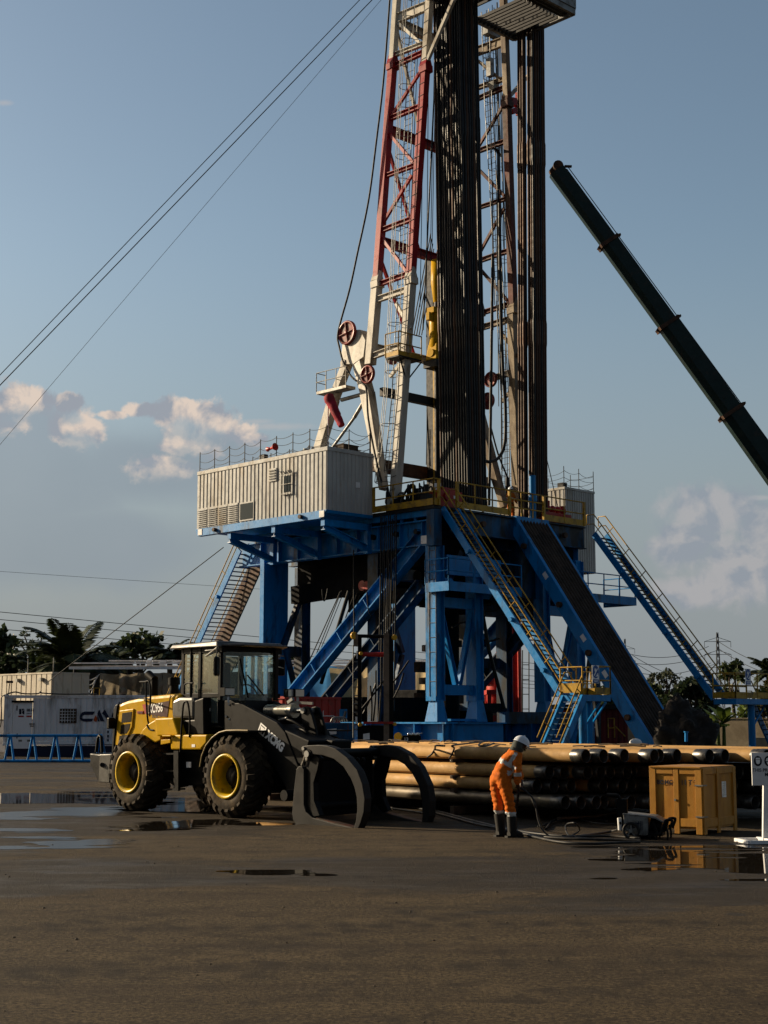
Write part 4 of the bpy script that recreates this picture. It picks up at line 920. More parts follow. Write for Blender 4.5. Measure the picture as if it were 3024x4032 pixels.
# windsock beside the house
ws = thing('windsock', 'faded red windsock drooping from a thin pole on the control house', 'windsock', onA(1290, 1770, -1.4)); c0 = onA(1290, 1772, -1.4); c1 = onA(1292, 1560, -1.4)
mb = MB(); mb.tube(c0, c1, .035, 8); mb.build('pole', WHITE, ws)
mb = MB(); e = onA(1345, 1675, -1.4); pts = [c1-Z*.02, c1.lerp(e, .15)-Z*.0, c1.lerp(e, .4), c1.lerp(e, .7), e]; mb.path(curve(pts, 4), .2, 10, rs=[.24, .26, .27, .27, .26, .25, .24, .23, .22, .22, .21, .2, .19, .19, .18, .18, .17]); mb.v = [p+V((noise.noise(p*5), noise.noise(p*5+V((9,0,0))), 0))*.05 for p in mb.v]
mb.build('sock', pm('windsock_cloth', (.45, .02, .05), .8, dirt=(.25, .02, .03), damt=.5), ws)
# smaller house at the right
h2 = thing('control_house', 'smaller white corrugated house behind the right end of the rig floor', 'control house', W(FW+1.3, 7, ZF))
P1 = onB(2145, 2000, 7.2); P2 = onB(2340, 2000, 7.2); aL, aR = ab(onB(2225, 2000, 7.2))[0], ab(onB(2341, 2000, 7.2))[0]; ztop = onB(2225, 1926, 7.2).z; z0 = ZF-1.2; b0, b1 = 7.2, 12.4
mb = MB(); corrugated(mb, W(aL, b0, 0), VV, b1-b0, z0, ztop, -U); mb.build('long_wall', HOUSE, h2)
mb = MB(); corrugated(mb, W(aL, b0, 0), U, aR-aL, z0, ztop, -VV, .2); mb.build('end_wall', HOUSE, h2)
mb = MB(); corrugated(mb, W(aR, b0, 0), VV, b1-b0, z0, ztop, U); corrugated(mb, W(aL, b1, 0), U, aR-aL, z0, ztop, VV); mb.build('rear_wall', HOUSE, h2)
mb = MB(); mb.hexa([W(aL-.03,b0-.03,ztop),W(aR+.03,b0-.03,ztop),W(aR+.03,b1,ztop),W(aL-.03,b1,ztop),W(aL-.03,b0-.03,ztop+.15),W(aR+.03,b0-.03,ztop+.15),W(aR+.03,b1,ztop+.15),W(aL-.03,b1,ztop+.15)]); mb.build('roof', HOUSE, h2, .02)
chain_rail([W(aL, b1, ztop+.15), W(aL, b0+.05, ztop+.15), W(aR, b0+.05, ztop+.15), W(aR, b1, ztop+.15)], h2, 1.5, 1.2)
mb = MB(); mb.box(W(aL+.4, b0+.5, ztop+.3), (.4, .4, .3), U, VV, Z); mb.build('floodlight', DARK, h2)
# ------------------------------------------------------------------ equipment on the rig floor
mb = MB(); c = W(1.9, 1.1, ZF); mb.box(c+Z*.45, (1.5, .8, .9), U, VV, Z); mb.box(c+Z*.95, (1.0, .6, .2), U, VV, Z); mb.tube(c+Z*.6-VV*.42-U*.3, c+Z*.6-VV*.5-U*.3, .2, 12)
mb.mat(1); mb.box(c+Z*.62-VV*.41+U*.25, (.2, .14, .01), U, Z, -VV)
tag(recenter(mb.build('iron_roughneck', [RED, WHITE], bevel=.02)), 'low red machine on the rig floor behind the top of the left stairs', 'floor machine')
mb = MB(); c = W(1.2, .9, ZF); mb.prism([c, c+U*.3, c+U*.22+Z*1.25, c+U*.12+Z*1.25], VV*.4); tag(recenter(mb.build('hose_guard', WHITE)), 'narrow white tapered guard beside the red floor machine', 'guard')
mb = MB()
for k in range(16):
    p = W(random.uniform(.3, 1.4), random.uniform(1.2, 3.6), ZF); q = p+V((random.uniform(-.5, .5), random.uniform(-.5, .5), 0)); mb.path(curve([p, p+Z*random.uniform(.5, 1.4), q+Z*random.uniform(.4, 1.1), q]), random.choice((.03, .045, .06)), 6)
for k in range(6): p = W(.35+random.random()*.6, .8+.5*k, ZF); mb.box(p+Z*.3, (.5, .35, .6), U, VV, Z); mb.tube(p+Z*.6, p+Z*(.8+.3*random.random()), .1, 8)
tag(recenter(mb.build('floor_hoses', DARK)), 'tangle of dark hoses and valves behind the yellow railing by the control house', 'hoses')
mb = MB(); c = W(8.7, .9, ZF)
for k in range(5): mb.tube(c+U*.4*k, c+U*.4*k+Z*random.uniform(.6, 1.2), .14, 10); mb.ball(c+U*.4*k+Z*.8, .2, 8, 6)
mb.beam(c-U*.3+Z*.35, c+U*2+Z*.35, .5, .5, VV); tag(recenter(mb.build('manifold', RED)), 'dark red valve manifold behind the railing right of the pipe ramp', 'manifold')
mb = MB(); mb.tube(W(7.75, .7, ZF-.3), W(7.75, .7, ZF+2.3), .16, 12); mb.tube(W(7.75, .7, ZF+1.0), W(7.75, .7, ZF+1.3), .22, 12); tag(recenter(mb.build('air_hoist_post', BLUE)), 'blue post standing in front of the narrow right pipe bundle', 'post')
# ------------------------------------------------------------------ wheel loader with log grapple
_f, _r = onZ(887, 3221), onZ(502, 3193)
LF = (_f-_r).normalized(); LS = V((-LF.y, LF.x, 0)); LO = (_f+_r)/2+LS*1.37; WB = (_f-_r).length
def Lp(x, y, z): return LO+LF*x+LS*y+Z*z
def Lq(px, py, y): return on_plane(px, py, LO+LS*y, LS)
def q1(cx, cy, y): return Lq(300+.4822*cx, 2450+.4822*cy, y)
def q2(cx, cy, y): return Lq(1000+.4822*cx, 2600+.4822*cy, y)
def loc(p): d = p-LO; return d.dot(LF), d.dot(LS), d.z
ld = thing('wheel_loader', 'yellow wheel loader with black boom and log grapple parked on wet asphalt', 'wheel loader', LO)
TYRE = pm('dusty_tyre_rubber', (.026, .019, .012), .9, var=.35, vs=2, dirt=(.085, .060, .034), damt=.38, ds=2.5, bump=.3, bs=14)
RIM = pm('rim_yellow_paint', (.58, .38, .006), .35, dirt=(.16, .10, .03), damt=.28, ds=5)
GREYP = pm('grey_cover_paint', (.11, .11, .105), .36, .1, dirt=(.06, .055, .05))
GLASS, nt, b = principled('cab_glass'); b.inputs['Base Color'].default_value = (.55, .72, .68, 1); b.inputs['Roughness'].default_value = .02; b.inputs['Transmission Weight'].default_value = .9; b.inputs['IOR'].default_value = 1.02; b.inputs['Specular IOR Level'].default_value = 1.0; b.inputs['Coat Weight'].default_value = 1.0; b.inputs['Coat Roughness'].default_value = .03; b.inputs['Coat IOR'].default_value = 1.5
LAMP = pm('lamp_lens', (.6, .6, .58), .15, .3, var=.1)
TR = .785; TWD = .60
def wheel(x, y, out):           # out = +1/-1 side the rim faces
    ax = LS*out; c = Lp(x, y, TR)
    w = TWD/2; mb = MB()
    mb.lathe([(.38, w-.06), (.42, w), (.56, w+.015), (.70, w-.03), (.735, w-.09), (.745, 0), (.735, -w+.09), (.70, -w+.03), (.56, -w-.015), (.42, -w), (.38, -w+.06)], c, ax, 48)
    n = 21
    for k in range(n):       # L-shaped traction lugs, alternating sides
        for s in (1, -1):
            t0 = 2*math.pi*(k+(.5 if s < 0 else 0))/n
            def P(t, r, h): return c+(LF*math.cos(t)+Z*math.sin(t))*r+ax*h*s
            dt = .085; sk = .20
            for h0, h1, ts0, ts1, r0, r1 in ((.0, .16, sk, sk*.45, .74, .74), (.16, w-.05, sk*.45, 0, .74, .725), (w-.05, w+.012, 0, -.01, .725, .64)):
                vs = []
                for h, tt, rr in ((h0, ts0, r0), (h1, ts1, r1)):
                    hh = .045 if rr > .7 else .03
                    vs += [P(t0+tt-dt, rr-.02, h), P(t0+tt+dt, rr-.02, h), P(t0+tt+dt*.8, rr+hh, h+(0 if rr > .7 else .012)), P(t0+tt-dt*.8, rr+hh, h+(0 if rr > .7 else .012))]
                mb.add(vs, [(0,1,2,3),(7,6,5,4),(0,4,5,1),(1,5,6,2),(2,6,7,3),(3,7,4,0)])
    tw = mb.build('wheel', TYRE, ld)
    mb = MB(); mb.lathe([(.39, w-.05), (.43, w+.005), (.425, w+.03), (.385, w+.03), (.345, w-.03), (.335, w-.10), (.325, w-.26), (.30, w-.30), (.12, w-.30)], c, ax, 40); mb.build('rim', RIM, tw)
    mb = MB(); mb.lathe([(.24, w-.30), (.22, w-.20), (.15, w-.12), (.0, w-.11)], c, ax, 20)
    for k in range(12): t = 2*math.pi*k/12; e = LF*math.cos(t)+Z*math.sin(t); mb.tube(c+e*.27+ax*(w-.30), c+e*.27+ax*(w-.26), .02, 6)
    mb.build('hub', BLACK, tw)
for x in (WB/2, -WB/2):
    for y, o in ((-1.37+TWD/2, -1), (1.37-TWD/2, 1)): wheel(x, y, o)
mb = MB()
for x in (WB/2, -WB/2): mb.tube(Lp(x, -.8, TR), Lp(x, .8, TR), .19, 14); mb.ball(Lp(x, 0, TR), .36, 14, 8)
mb.build('axle', BLACK, ld)
# frames
mb = MB(); mb.hexa([Lp(-3.0, -.5, .65), Lp(.1, -.5, .65), Lp(.1, .5, .65), Lp(-3.0, .5, .65), Lp(-3.0, -.5, 1.35), Lp(.1, -.5, 1.35), Lp(.1, .5, 1.35), Lp(-3.0, .5, 1.35)]); mb.build('rear_frame', BLACK, ld, .02)
mb = MB(); mb.hexa([Lp(.25, -.55, .5), Lp(2.5, -.55, .6), Lp(2.5, .55, .6), Lp(.25, .55, .5), Lp(.25, -.55, 1.6), Lp(2.3, -.55, 1.35), Lp(2.3, .55, 1.35), Lp(.25, .55, 1.6)]); mb.build('front_frame', BLACK, ld, .02)
mb = MB()
for z in (.55, .85, 1.15): mb.tube(q1(705, 1370, -1.0)+Z*(z-.55)*.0+Z*(0), q1(790, 1365, -1.0), .02, 6)
mb.build('step_bar', GREY, ld)
# engine hood
hy = .88
prof = [(338, 668), (420, 638), (600, 603), (770, 586), (852, 584), (852, 780), (830, 930), (640, 990), (470, 1030), (302, 1075), (322, 760)]
mb = MB(); pts = [q1(x, y, -hy) for x, y in prof]; mb.prism(pts, LS*2*hy); hood = mb.build('engine_hood', YEL_L, ld, .07)
mb = MB(); pts = [q1(x, y, -hy-.006) for x, y in [(303, 705), (318, 676), (340, 664), (326, 770), (303, 1072), (288, 1068)]]; mb.prism(pts, LS*2*(hy+.006)); mb.build('rear_grille', BLACK, ld, .02)
mb = MB(); mb.tube(q1(352, 650, -hy-.004), q1(305, 1075, -hy-.004), .010, 5); mb.tube(q1(770, 592, -hy-.002), q1(740, 770, -hy-.002), .008, 5); mb.build('hood_seam', BLACK, ld)
# grille panel: frame with three dark openings
mb = MB(); g = [(352, 722), (468, 706), (455, 855), (412, 950), (330, 1012)]; mb.prism([q1(x, y, -hy-.03) for x, y in g], LS*.05); mb.build('side_grille', YEL_L, ld, .015)
mb = MB()
for qd in ([(376, 742), (454, 731), (446, 812), (368, 822)], [(366, 838), (440, 828), (432, 872), (408, 908), (358, 914)], [(353, 928), (410, 920), (392, 958), (344, 998)]): mb.prism([q1(x, y, -hy-.036) for x, y in qd], LS*.02)
mb.build('grille_mesh', pm('radiator_mesh', (.020, .014, .008), .8, var=.4, vs=20, spec=.1), ld)
# badge panel with the machine type
mb = MB(); mb.prism([q1(x, y, -hy-.010) for x, y in [(560, 680), (760, 642), (742, 775), (560, 745)]], LS*.012); bd = mb.build('badge_panel', pm('badge_brown', (.075, .028, .03), .4), ld)
mb = MB(); mb.prism([q1(x, y, -hy-.014) for x, y in [(540, 672), (572, 668), (585, 752), (560, 748)]], LS*.01); mb.prism([q1(x, y, -hy-.014) for x, y in [(497, 726), (545, 724), (548, 748), (497, 746)]], LS*.01); mb.build('badge_flash', RED, bd)
mb = MB(); a, b_ = q1(592, 741, -hy-.016), q1(722, 727, -hy-.016); mb.text('XC956', a, b_-a, Z, .26, .002, bold=.006, xs=(b_-a).length/.86); mb.build('lettering', INK_W, bd)
mb = MB(); a = q1(620, 782, -hy-.004); mb.text('FUEL ST', a, b_-q1(592, 741, -hy-.016), Z, .10, .002, bold=.003); a = q1(503, 744, -hy-.018); mb.text('POWER', a, LF, Z, .05, .003, bold=.002); mb.build('small_lettering', INK, bd)
# counterweight
mb = MB(); cy = 1.12; mb.prism([q1(x, y, -cy) for x, y in [(108, 1068), (190, 1078), (300, 1072), (276, 1312), (178, 1306), (112, 1160)]], LS*2*cy); mb.build('counterweight', BLACK, ld, .03)
mb = MB(); mb.prism([q1(x, y, -cy-.012) for x, y in [(192, 1082), (282, 1080), (268, 1308), (182, 1302)]], LS*.02); mb.build('counterweight_plate', GREYP, ld, .005)
mb = MB(); mb.tube(q1(212, 1165, -cy-.05), q1(212, 1165, -cy), .05, 10); mb.build("tow_eye", DARK, ld)
mb = MB(); mb.path([q1(165, 1062, -.9), q1(178, 945, -.9), q1(190, 925, -.9), q1(205, 940, -.9), q1(212, 1062, -.9)], .035, 8); mb.build('rear_guard', BLACK, ld)
mb = MB(); p = q1(283, 825, -hy-.1); mb.box(p, (.10, .16, .24), LF, LS, Z); mb.build('tail_lamp', BLACK, ld, .02)
# rear fender, tank and steps
mb = MB(); arcp = [(505, 940), (530, 890), (570, 845), (615, 812), (640, 800), (640, 780), (700, 778)]; o = [q1(x, y, -1.12) for x, y in [(505, 945), (540, 880), (590, 830), (640, 800), (690, 790), (690, 960), (640, 985), (560, 950)]]
mb.prism(o, LS*.3); mb.build('rear_fender', YEL_L, ld, .02)
mb = MB(); mb.prism([q1(x, y, -1.18) for x, y in [(640, 785), (790, 778), (830, 905), (830, 925), (655, 930)]], LS*.5); mb.build('battery_box', YEL_L, ld, .03)
mb = MB(); mb.prism([q1(x, y, -1.30) for x, y in [(700, 922), (770, 922), (770, 934), (700, 934)]], LS*.6); mb.prism([q1(x, y, -1.22) for x, y in [(690, 960), (770, 955), (768, 985), (690, 1000)]], LS*.4); mb.build('step_plate', YEL_L, ld, .008)
mb = MB(); mb.prism([q1(x, y, -1.20) for x, y in [(770, 918), (1066, 918), (1062, 985), (1015, 1040), (770, 1040)]], LS*.7); mb.build('tool_box', YEL_L, ld, .03)
mb = MB(); mb.prism([q1(x, y, -1.206) for x, y in [(943, 997), (970, 997), (970, 1020), (943, 1020)]], LS*.008); mb.prism([q1(x, y, -1.05) for x, y in [(898, 1140), (935, 1140), (935, 1187), (898, 1187)]], LS*.02); mb.build('warning_label', WHITE, ld)
mb = MB(); 
for y0 in (1075, 1215, 1365): mb.prism([q1(x, y, -1.15) for x, y in [(705, y0-6), (795, y0-8), (795, y0+6), (705, y0+8)]], LS*.3)
mb.prism([q1(x, y, -1.16) for x, y in [(795, 1050), (832, 1050), (832, 1378), (795, 1378)]], LS*.06); mb.build('access_steps', BLACK, ld)
mb = MB(); mb.prism([q1(x, y, -.75) for x, y in [(835, 1040), (1040, 1040), (1035, 1340), (835, 1330)]], LS*1.5); mb.build('belly_tank', BLACK, ld, .03)
# hand rails
mb = MB(); y = -1.12
mb.path(curve([q1(578, 880, y)+LS*.1, q1(585, 800, y), q1(572, 640, y), q1(570, 500, y), q1(580, 482, y), q1(598, 490, y), q1(608, 560, y), q1(602, 700, y), q1(600, 770, y)], 4), .021, 6); mb.tube(q1(522, 487, y+.2), q1(585, 485, y), .02, 6); mb.tube(q1(520, 623, y+.2), q1(602, 627, y), .018, 6); mb.path(curve([q1(578, 840, y), q1(600, 875, y), q1(635, 882, y)], 3), .02, 6)
mb.build('hand_rail', BLACK, ld)
mb = MB(); y = -1.2
mb.path(curve([q1(850, 1060, y), q1(858, 900, y), q1(872, 700, y), q1(885, 652, y), q1(905, 650, y), q1(918, 690, y), q1(928, 800, y), q1(925, 940, y)], 4), .021, 6); mb.build('hand_rail', BLACK, ld)
mb = MB(); mb.path([q1(883, 590, -.95), q1(885, 510, -.95), q1(905, 497, -.95), q1(955, 497, -.95)], .02, 6); mb.build('hand_rail', BLACK, ld)
# exhaust and air cleaner
mb = MB(); mb.tube(q1(637, 600, -.45), q1(640, 470, -.45), .085, 14); mb.tube(q1(640, 470, -.45), q1(588, 425, -.45), .09, 14, .095); mb.build('exhaust_stack', BLACK, ld)
mb = MB(); c = q1(800, 585, -.3); e = q1(800, 450, -.3); mb.tube(c, e, .10, 16); mb.tube(c.lerp(e, .55), c.lerp(e, .96), .13, 18); mb.tube(c, c.lerp(e, .2), .12, 16); mb.build('air_cleaner', BLACK, ld)
mb = MB(); mb.prism([q1(x, y, -1.0) for x, y in [(782, 640), (840, 612), (950, 612), (962, 640), (960, 790), (778, 785)]], LS*.55); mb.build('filter_cover', GREYP, ld, .06)
mb = MB(); mb.prism([q1(x, y, -.98) for x, y in [(962, 640), (1040, 612), (1045, 920), (850, 920), (850, 800), (960, 795)]], LS*1.6); mb.build('cab_base', BLACK, ld, .03)
# cab
cx0 = loc(q1(852, 500, -.82))[0]; cx1 = loc(q1(1178, 500, -.82))[0]; czb = loc(q1(950, 600, -.82))[2]; czt = loc(q1(950, 212, -.82))[2]; cl = -.82; cr = .78; zlow = loc(q1(1150, 860, -.8))[2]
cab = MB(); P_ = .09
for x, y in ((cx0+.05, cl+.05), (cx1-.05, cl+.05), (cx0+.05, cr-.05), (cx1+.12, cr-.25), (cx0+.62, cl+.04), (cx0+.33, cl+.03)): cab.beam(Lp(x, y, czb-.1), Lp(x, y, czt), P_ if x != cx0+.33 else .035, P_, LF)
for y in (cl+.04, cr-.04): cab.beam(Lp(cx0, y, czb), Lp(cx1, y, czb), .07, .09, LS); cab.beam(Lp(cx0, y, czt-.05), Lp(cx1, y, czt-.05), .07, .12, LS)
for x in (cx0+.04, cx1): cab.beam(Lp(x, cl, czt-.05), Lp(x, cr, czt-.05), .07, .12, LF)
cab.hexa([Lp(cx0, cl, zlow), Lp(cx1+.1, cl, zlow), Lp(cx1+.1, cr, zlow), Lp(cx0, cr, zlow), Lp(cx0, cl, czb-.6), Lp(cx1, cl, czb-.6), Lp(cx1, cr, czb-.6), Lp(cx0, cr, czb-.6)])
cabo = cab.build('cab', BLACK, ld, .01)
mb = MB(); mb.hexa([Lp(cx0-.28, cl-.1, czt), Lp(cx1+.02, cl-.1, czt), Lp(cx1+.02, cr+.1, czt), Lp(cx0-.28, cr+.1, czt), Lp(cx0-.22, cl-.06, czt+.09), Lp(cx1-.05, cl-.06, czt+.12), Lp(cx1-.05, cr+.06, czt+.12), Lp(cx0-.22, cr+.06, czt+.09)]); mb.prism([Lp(cx1, cl+.0, czt+.01), Lp(cx1+.38, cl+.3, czt+.01), Lp(cx1+.38, cr-.15, czt+.01), Lp(cx1, cr+.1, czt+.01)], Z*.05); mb.build('roof', GREYP, cabo, .03)
mb = MB()
for pl in ([Lp(cx0+.1, cl+.02, czb+.05), Lp(cx0+.58, cl+.02, czb+.05), Lp(cx0+.58, cl+.02, czt-.12), Lp(cx0+.1, cl+.02, czt-.12)], [Lp(cx0+.66, cl+.02, czb-.55), Lp(cx1-.1, cl+.02, czb-.55), Lp(cx1-.1, cl+.02, czt-.12), Lp(cx0+.66, cl+.02, czt-.12)], [Lp(cx0+.1, cr-.02, czb+.05), Lp(cx1-.1, cr-.02, czb+.05), Lp(cx1-.1, cr-.02, czt-.12), Lp(cx0+.1, cr-.02, czt-.12)], [Lp(cx0+.03, cl+.1, czb+.05), Lp(cx0+.03, cr-.1, czb+.05), Lp(cx0+.03, cr-.1, czt-.12), Lp(cx0+.03, cl+.1, czt-.12)]): mb.add(pl, [(0,1,2,3)])
mb.build('side_glass', GLASS, cabo)
mb = MB(); z0, z1 = czb-.1, czt-.1     # curved windscreen
n = 7; arcx = [Lp(cx1+.28*math.sin(math.pi*i/n), cl+.06+(cr-.2-cl)*i/n, 0) for i in range(n+1)]
for i in range(n): a, b_ = arcx[i], arcx[i+1]; mb.add([a+Z*z0, b_+Z*z0, b_+Z*z1, a+Z*z1], [(0,1,2,3)], True)
mb.build('windscreen', GLASS, cabo)
mb = MB(); mb.beam(Lp(cx1+.33, cl+.45, czb-.05), Lp(cx1+.36, cl+.2, czb+.72), .03, .02); mb.beam(Lp(cx1+.33, cl+.42, czb+.4), Lp(cx1+.34, cl+.85, czb+.0), .025, .02); mb.build('wiper', BLACK, cabo)
mb = MB(); mb.box(Lp(cx0+.5, .0, czb-.15), (.5, .5, .16), LF, LS, Z); mb.box(Lp(cx0+.26, .0, czb+.3), (.14, .5, .8), LF, LS, Z); mb.box(Lp(cx0+.24, .0, czb+.8), (.12, .28, .22), LF, LS, Z); mb.build('seat', DARK, cabo, .04)
mb = MB(); c = Lp(cx1-.1, 0, czb+.05); mb.path(arc(c, LS, (LF*-.5+Z).normalized(), .2, 0, 360, 20)[:-1], .016, 6, True); mb.tube(c, c+LF*.12-Z*.4, .035, 8); mb.box(c+LF*.2-Z*.25, (.25, .7, .3), LF, LS, Z); mb.build('steering_wheel', DARK, cabo)
mb = MB(); a, b_ = q1(1065, 720, cl-.01), q1(1090, 703, cl-.01); mb.prism([q1(x, y, cl-.012) for x, y in [(1060, 703), (1092, 703), (1092, 726), (1060, 726)]], LS*.01); mb.build('sticker', WHITE, cabo)
mb = MB(); a = Lp(cx1-.1, cl, czt-.08); m0 = q1(1147, 282, cl-.35); mb.path([a, q1(1060, 285, cl-.25)+Z*.02, m0+Z*.18, m0+Z*.0], .016, 6); mb.path([q1(1055, 232, cl-.1), q1(1165, 222, cl-.33), m0+Z*.3, m0], .014, 6); mb.build('mirror_arm', GREY, cabo)
mc = q1(1147, 360, cl-.36); mb = MB(); mb.box(mc, (.09, .25, .38), (LF*.8+LS*.6).normalized(), (LS*.8-LF*.6).normalized(), Z); mb.build('mirror', BLACK, cabo, .04)
mb = MB(); m1 = Lq(1102, 2628, cr+.55); a = Lp(cx1+.2, cr-.1, czt-.15); mb.path([a, Lq(1060, 2575, cr+.3), Lq(1088, 2568, cr+.5), m1+Z*.2], .016, 6); mb.path([Lp(cx1+.2, cr-.1, czt-.4), Lq(1045, 2610, cr+.3), Lq(1088, 2568, cr+.5)], .014, 6); mb.build('mirror_arm', GREY, cabo)
mb = MB(); mb.box(m1, (.09, .22, .36), (LF*.8-LS*.6).normalized(), (LS*.8+LF*.6).normalized(), Z); mb.build('mirror', BLACK, cabo, .04)
# boom tower and boom arms
for s, yb in ((-1, -.80), (1, .25)):
    mb = MB(); y = yb
    mb.prism([q1(x, yy, -.80)+LS*(y+.80) for x, yy in [(1212, 640), (1262, 638), (1300, 660), (1322, 870), (1325, 1000), (1200, 1000), (1205, 860)]], LS*.16); mb.build('boom_tower', BLACK, ld, .01)
    if s < 0:
        mb = MB(); 
        for x, yy in ((1245, 672), (1272, 718), (1272, 765), (1222, 768), (1248, 790)): mb.tube(q1(x, yy, y-.02), q1(x, yy, y), .022, 8)
        mb.build('pin_head', LAMP, ld)
    mb = MB(); bp = [(905, 2768), (940, 2768), (1000, 2800), (1085, 2845), (1118, 2885), (1145, 2955), (1170, 3020), (1180, 3080), (1170, 3140), (1140, 3150), (1110, 3080), (1075, 3020), (1010, 2965), (950, 2920), (900, 2880)]
    mb.prism([Lq(x, yy, -.95)+LS*(y-.12+.95) for x, yy in bp], LS*.11); mb.build('boom_arm', BLACK, ld, .015)
    if s < 0:
        yb2 = -.95+(y-.12+.95)-.004; o = q2(92, 610, yb2); e = q2(225, 735, yb2); bt = mb
        mb = MB(); dx = (q2(222, 722, yb2)-q2(92, 606, yb2)).normalized(); dy = dx.cross(LS).normalized(); dy = dy if dy.z > 0 else -dy
        mb.text('XCMG', q2(92, 628, yb2), dx, dy, .235, 0, bold=.014, shear=.1, xs=.80)
        c = q2(66, 566, yb2); w = .10
        ring = [(-w,-w),(w,-w),(w,w),(-w,w)]; inn = [(-w*.7,-w*.7),(w*.7,-w*.7),(w*.7,w*.7),(-w*.7,w*.7)]
        mb.add([c+dx*x+dy*yy for x, yy in ring+inn], [(0,1,5,4),(1,2,6,5),(2,3,7,6),(3,0,4,7)])
        mb.add([c+dx*x+dy*yy for x, yy in [(-.075,.05),(.075,.05),(.012,-.075),(-.012,-.075)]], [(3,2,1,0)]); mb.add([c-LS*.001+dx*x+dy*yy for x, yy in [(-.03,.025),(.03,.025),(0,-.03)]], [(2,1,0)])
        mb.build('boom_lettering', INK_W, ld)
mb = MB(); mb.tube(Lp(loc(Lq(1130, 3000, -.8))[0], -.8, .95), Lp(loc(Lq(1130, 3000, -.8))[0], .3, .95), .14, 12); mb.beam(Lq(1020, 2880, -.8), Lq(1020, 2880, -.8)+LS*1.1, .3, .25, LF); mb.build('boom_crosstube', BLACK, ld)
# front fenders
for s in (-1, 1):
    mb = MB(); P0 = [(1012, 1180), (1028, 1090), (1060, 1010), (1110, 945), (1170, 900), (1230, 884), (1320, 882), (1405, 884)]
    pts = [q1(x, y, -1.36) for x, y in P0]; 
    if s > 0: pts = [p+LS*(1.36*2-.6) for p in pts]
    for a, b_ in zip(pts[:-1], pts[1:]): mb.prism([a, b_, b_+LS*.6, a+LS*.6], -(b_-a).cross(LS).normalized()*.03)
    mb.build('front_fender', BLACK, ld)
    if s < 0: mb = MB(); mb.path([p-LS*.003 for p in pts], .018, 6); mb.build('fender_trim', pm('fender_trim', (.30, .22, .09), .4), ld)
# work lamps on the front frame
for cx, cy, y in ((1235, 568, -.95),):
    mb = MB(); mb.box(q1(cx, cy, y), (.14, .26, .16), LF, LS, Z); mb.mat(1); mb.box(q1(cx, cy, y)+LF*.075, (.01, .23, .13), LF, LS, Z); mb.beam(q1(cx, cy, y), q1(cx+10, cy+90, y), .04, .04); mb.build('head_lamp', [BLACK, LAMP], ld)
for px_, y in ((1143, .95), (1172, 1.1)):
    c = Lq(px_, 2729, y); mb = MB(); mb.box(c, (.12, .26, .17), LF, LS, Z); mb.mat(1); mb.box(c+LF*.066, (.01, .23, .14), LF, LS, Z); mb.beam(c, c-Z*.45, .05, .05); mb.build('head_lamp', [BLACK, LAMP], ld)
# tilt cylinder, lever and linkage
yc = -.28
mb = MB(); mb.tube(q2(110, 410, yc), q2(320, 412, yc), .115, 16); mb.tube(q2(305, 412, yc), q2(335, 412, yc), .14, 16); mb.build('tilt_cylinder', pm('cylinder_grey', (.32, .31, .27), .25, .5), ld)
mb = MB(); mb.tube(q2(330, 411, yc), q2(445, 412, yc), .05, 12); mb.build('cylinder_rod', CHROME, ld)
for o in (-.14, .10):
    mb = MB(); mb.prism([q2(x, y, yc)+LS*o for x, y in [(428, 405), (440, 382), (470, 376), (492, 386), (512, 440), (545, 560), (560, 690), (520, 800), (480, 760), (450, 640), (440, 560)]], LS*.06); mb.build('tilt_lever', BLACK, ld, .012)
mb = MB(); mb.tube(q2(450, 412, yc)-LS*.18, q2(450, 412, yc)+LS*.2, .055, 12); mb.beam(q2(280, 340, yc-.1), q2(480, 352, yc), .035, .05); mb.beam(q2(280, 345, yc-.1), q2(320, 315, yc-.1), .06, .06); mb.tube(q2(205, 490, yc-.3), q2(270, 470, yc-.3), .03, 8); mb.build('lever_pin', GREY, ld)
mb = MB()
for a, b_ in (((160, 520), (330, 700)), ((280, 600), (400, 720)), ((330, 560), (480, 660)), ((200, 470), (420, 560)), ((370, 560), (470, 640))): mb.path(curve([q2(*a, yc-.25), q2((a[0]+b_[0])/2, (a[1]+b_[1])/2-20, yc-.3), q2(*b_, yc-.25)], 4), .03, 6)
mb.build('hydraulic_hose', BLACK, ld)
mb = MB(); mb.beam(q2(250, 620, -.5), q2(560, 760, -.5), .8, .5, LS); mb.beam(q2(480, 640, yc), q2(620, 760, yc), .5, .3, LS); mb.beam(q2(560, 720, -.2), q2(720, 740, -.2), .5, .4, LS); mb.build('linkage', BLACK, ld, .03)
# log grapple
GRAP = pm('grapple_grey_paint', (.024, .023, .022), .5, .0, var=.3, dirt=(.055, .042, .026), damt=.22, ds=2, spec=.1)
yn, yf = -1.45, .46; tw = .17
claw = [(388, 712), (400, 700), (440, 694), (530, 690), (600, 698), (665, 722), (760, 795), (842, 895), (885, 1010), (905, 1130), (897, 1240), (870, 1330), (848, 1378), (812, 1376), (830, 1320), (842, 1220), (838, 1120), (820, 1040), (790, 965), (730, 870), (650, 805), (560, 776), (480, 768), (440, 800), (395, 772)]
clawf = [(920, 722), (950, 702), (1060, 690), (1150, 702), (1262, 762), (1350, 868), (1418, 1020), (1438, 1150), (1432, 1270), (1402, 1358), (1366, 1350), (1374, 1270), (1370, 1150), (1342, 1020), (1290, 925), (1226, 850), (1130, 795), (1040, 778), (1000, 800), (935, 775)]
fork = [(345, 890), (365, 862), (392, 868), (408, 895), (408, 1180), (425, 1238), (478, 1285), (680, 1340), (805, 1366), (800, 1378), (740, 1386), (450, 1366), (350, 1350), (318, 1305), (310, 1250), (325, 1060)]
def ribbon(pts2, y, w):
    mb = MB(); mb.prism([q2(x, yy, y) for x, yy in pts2], LS*w); return mb
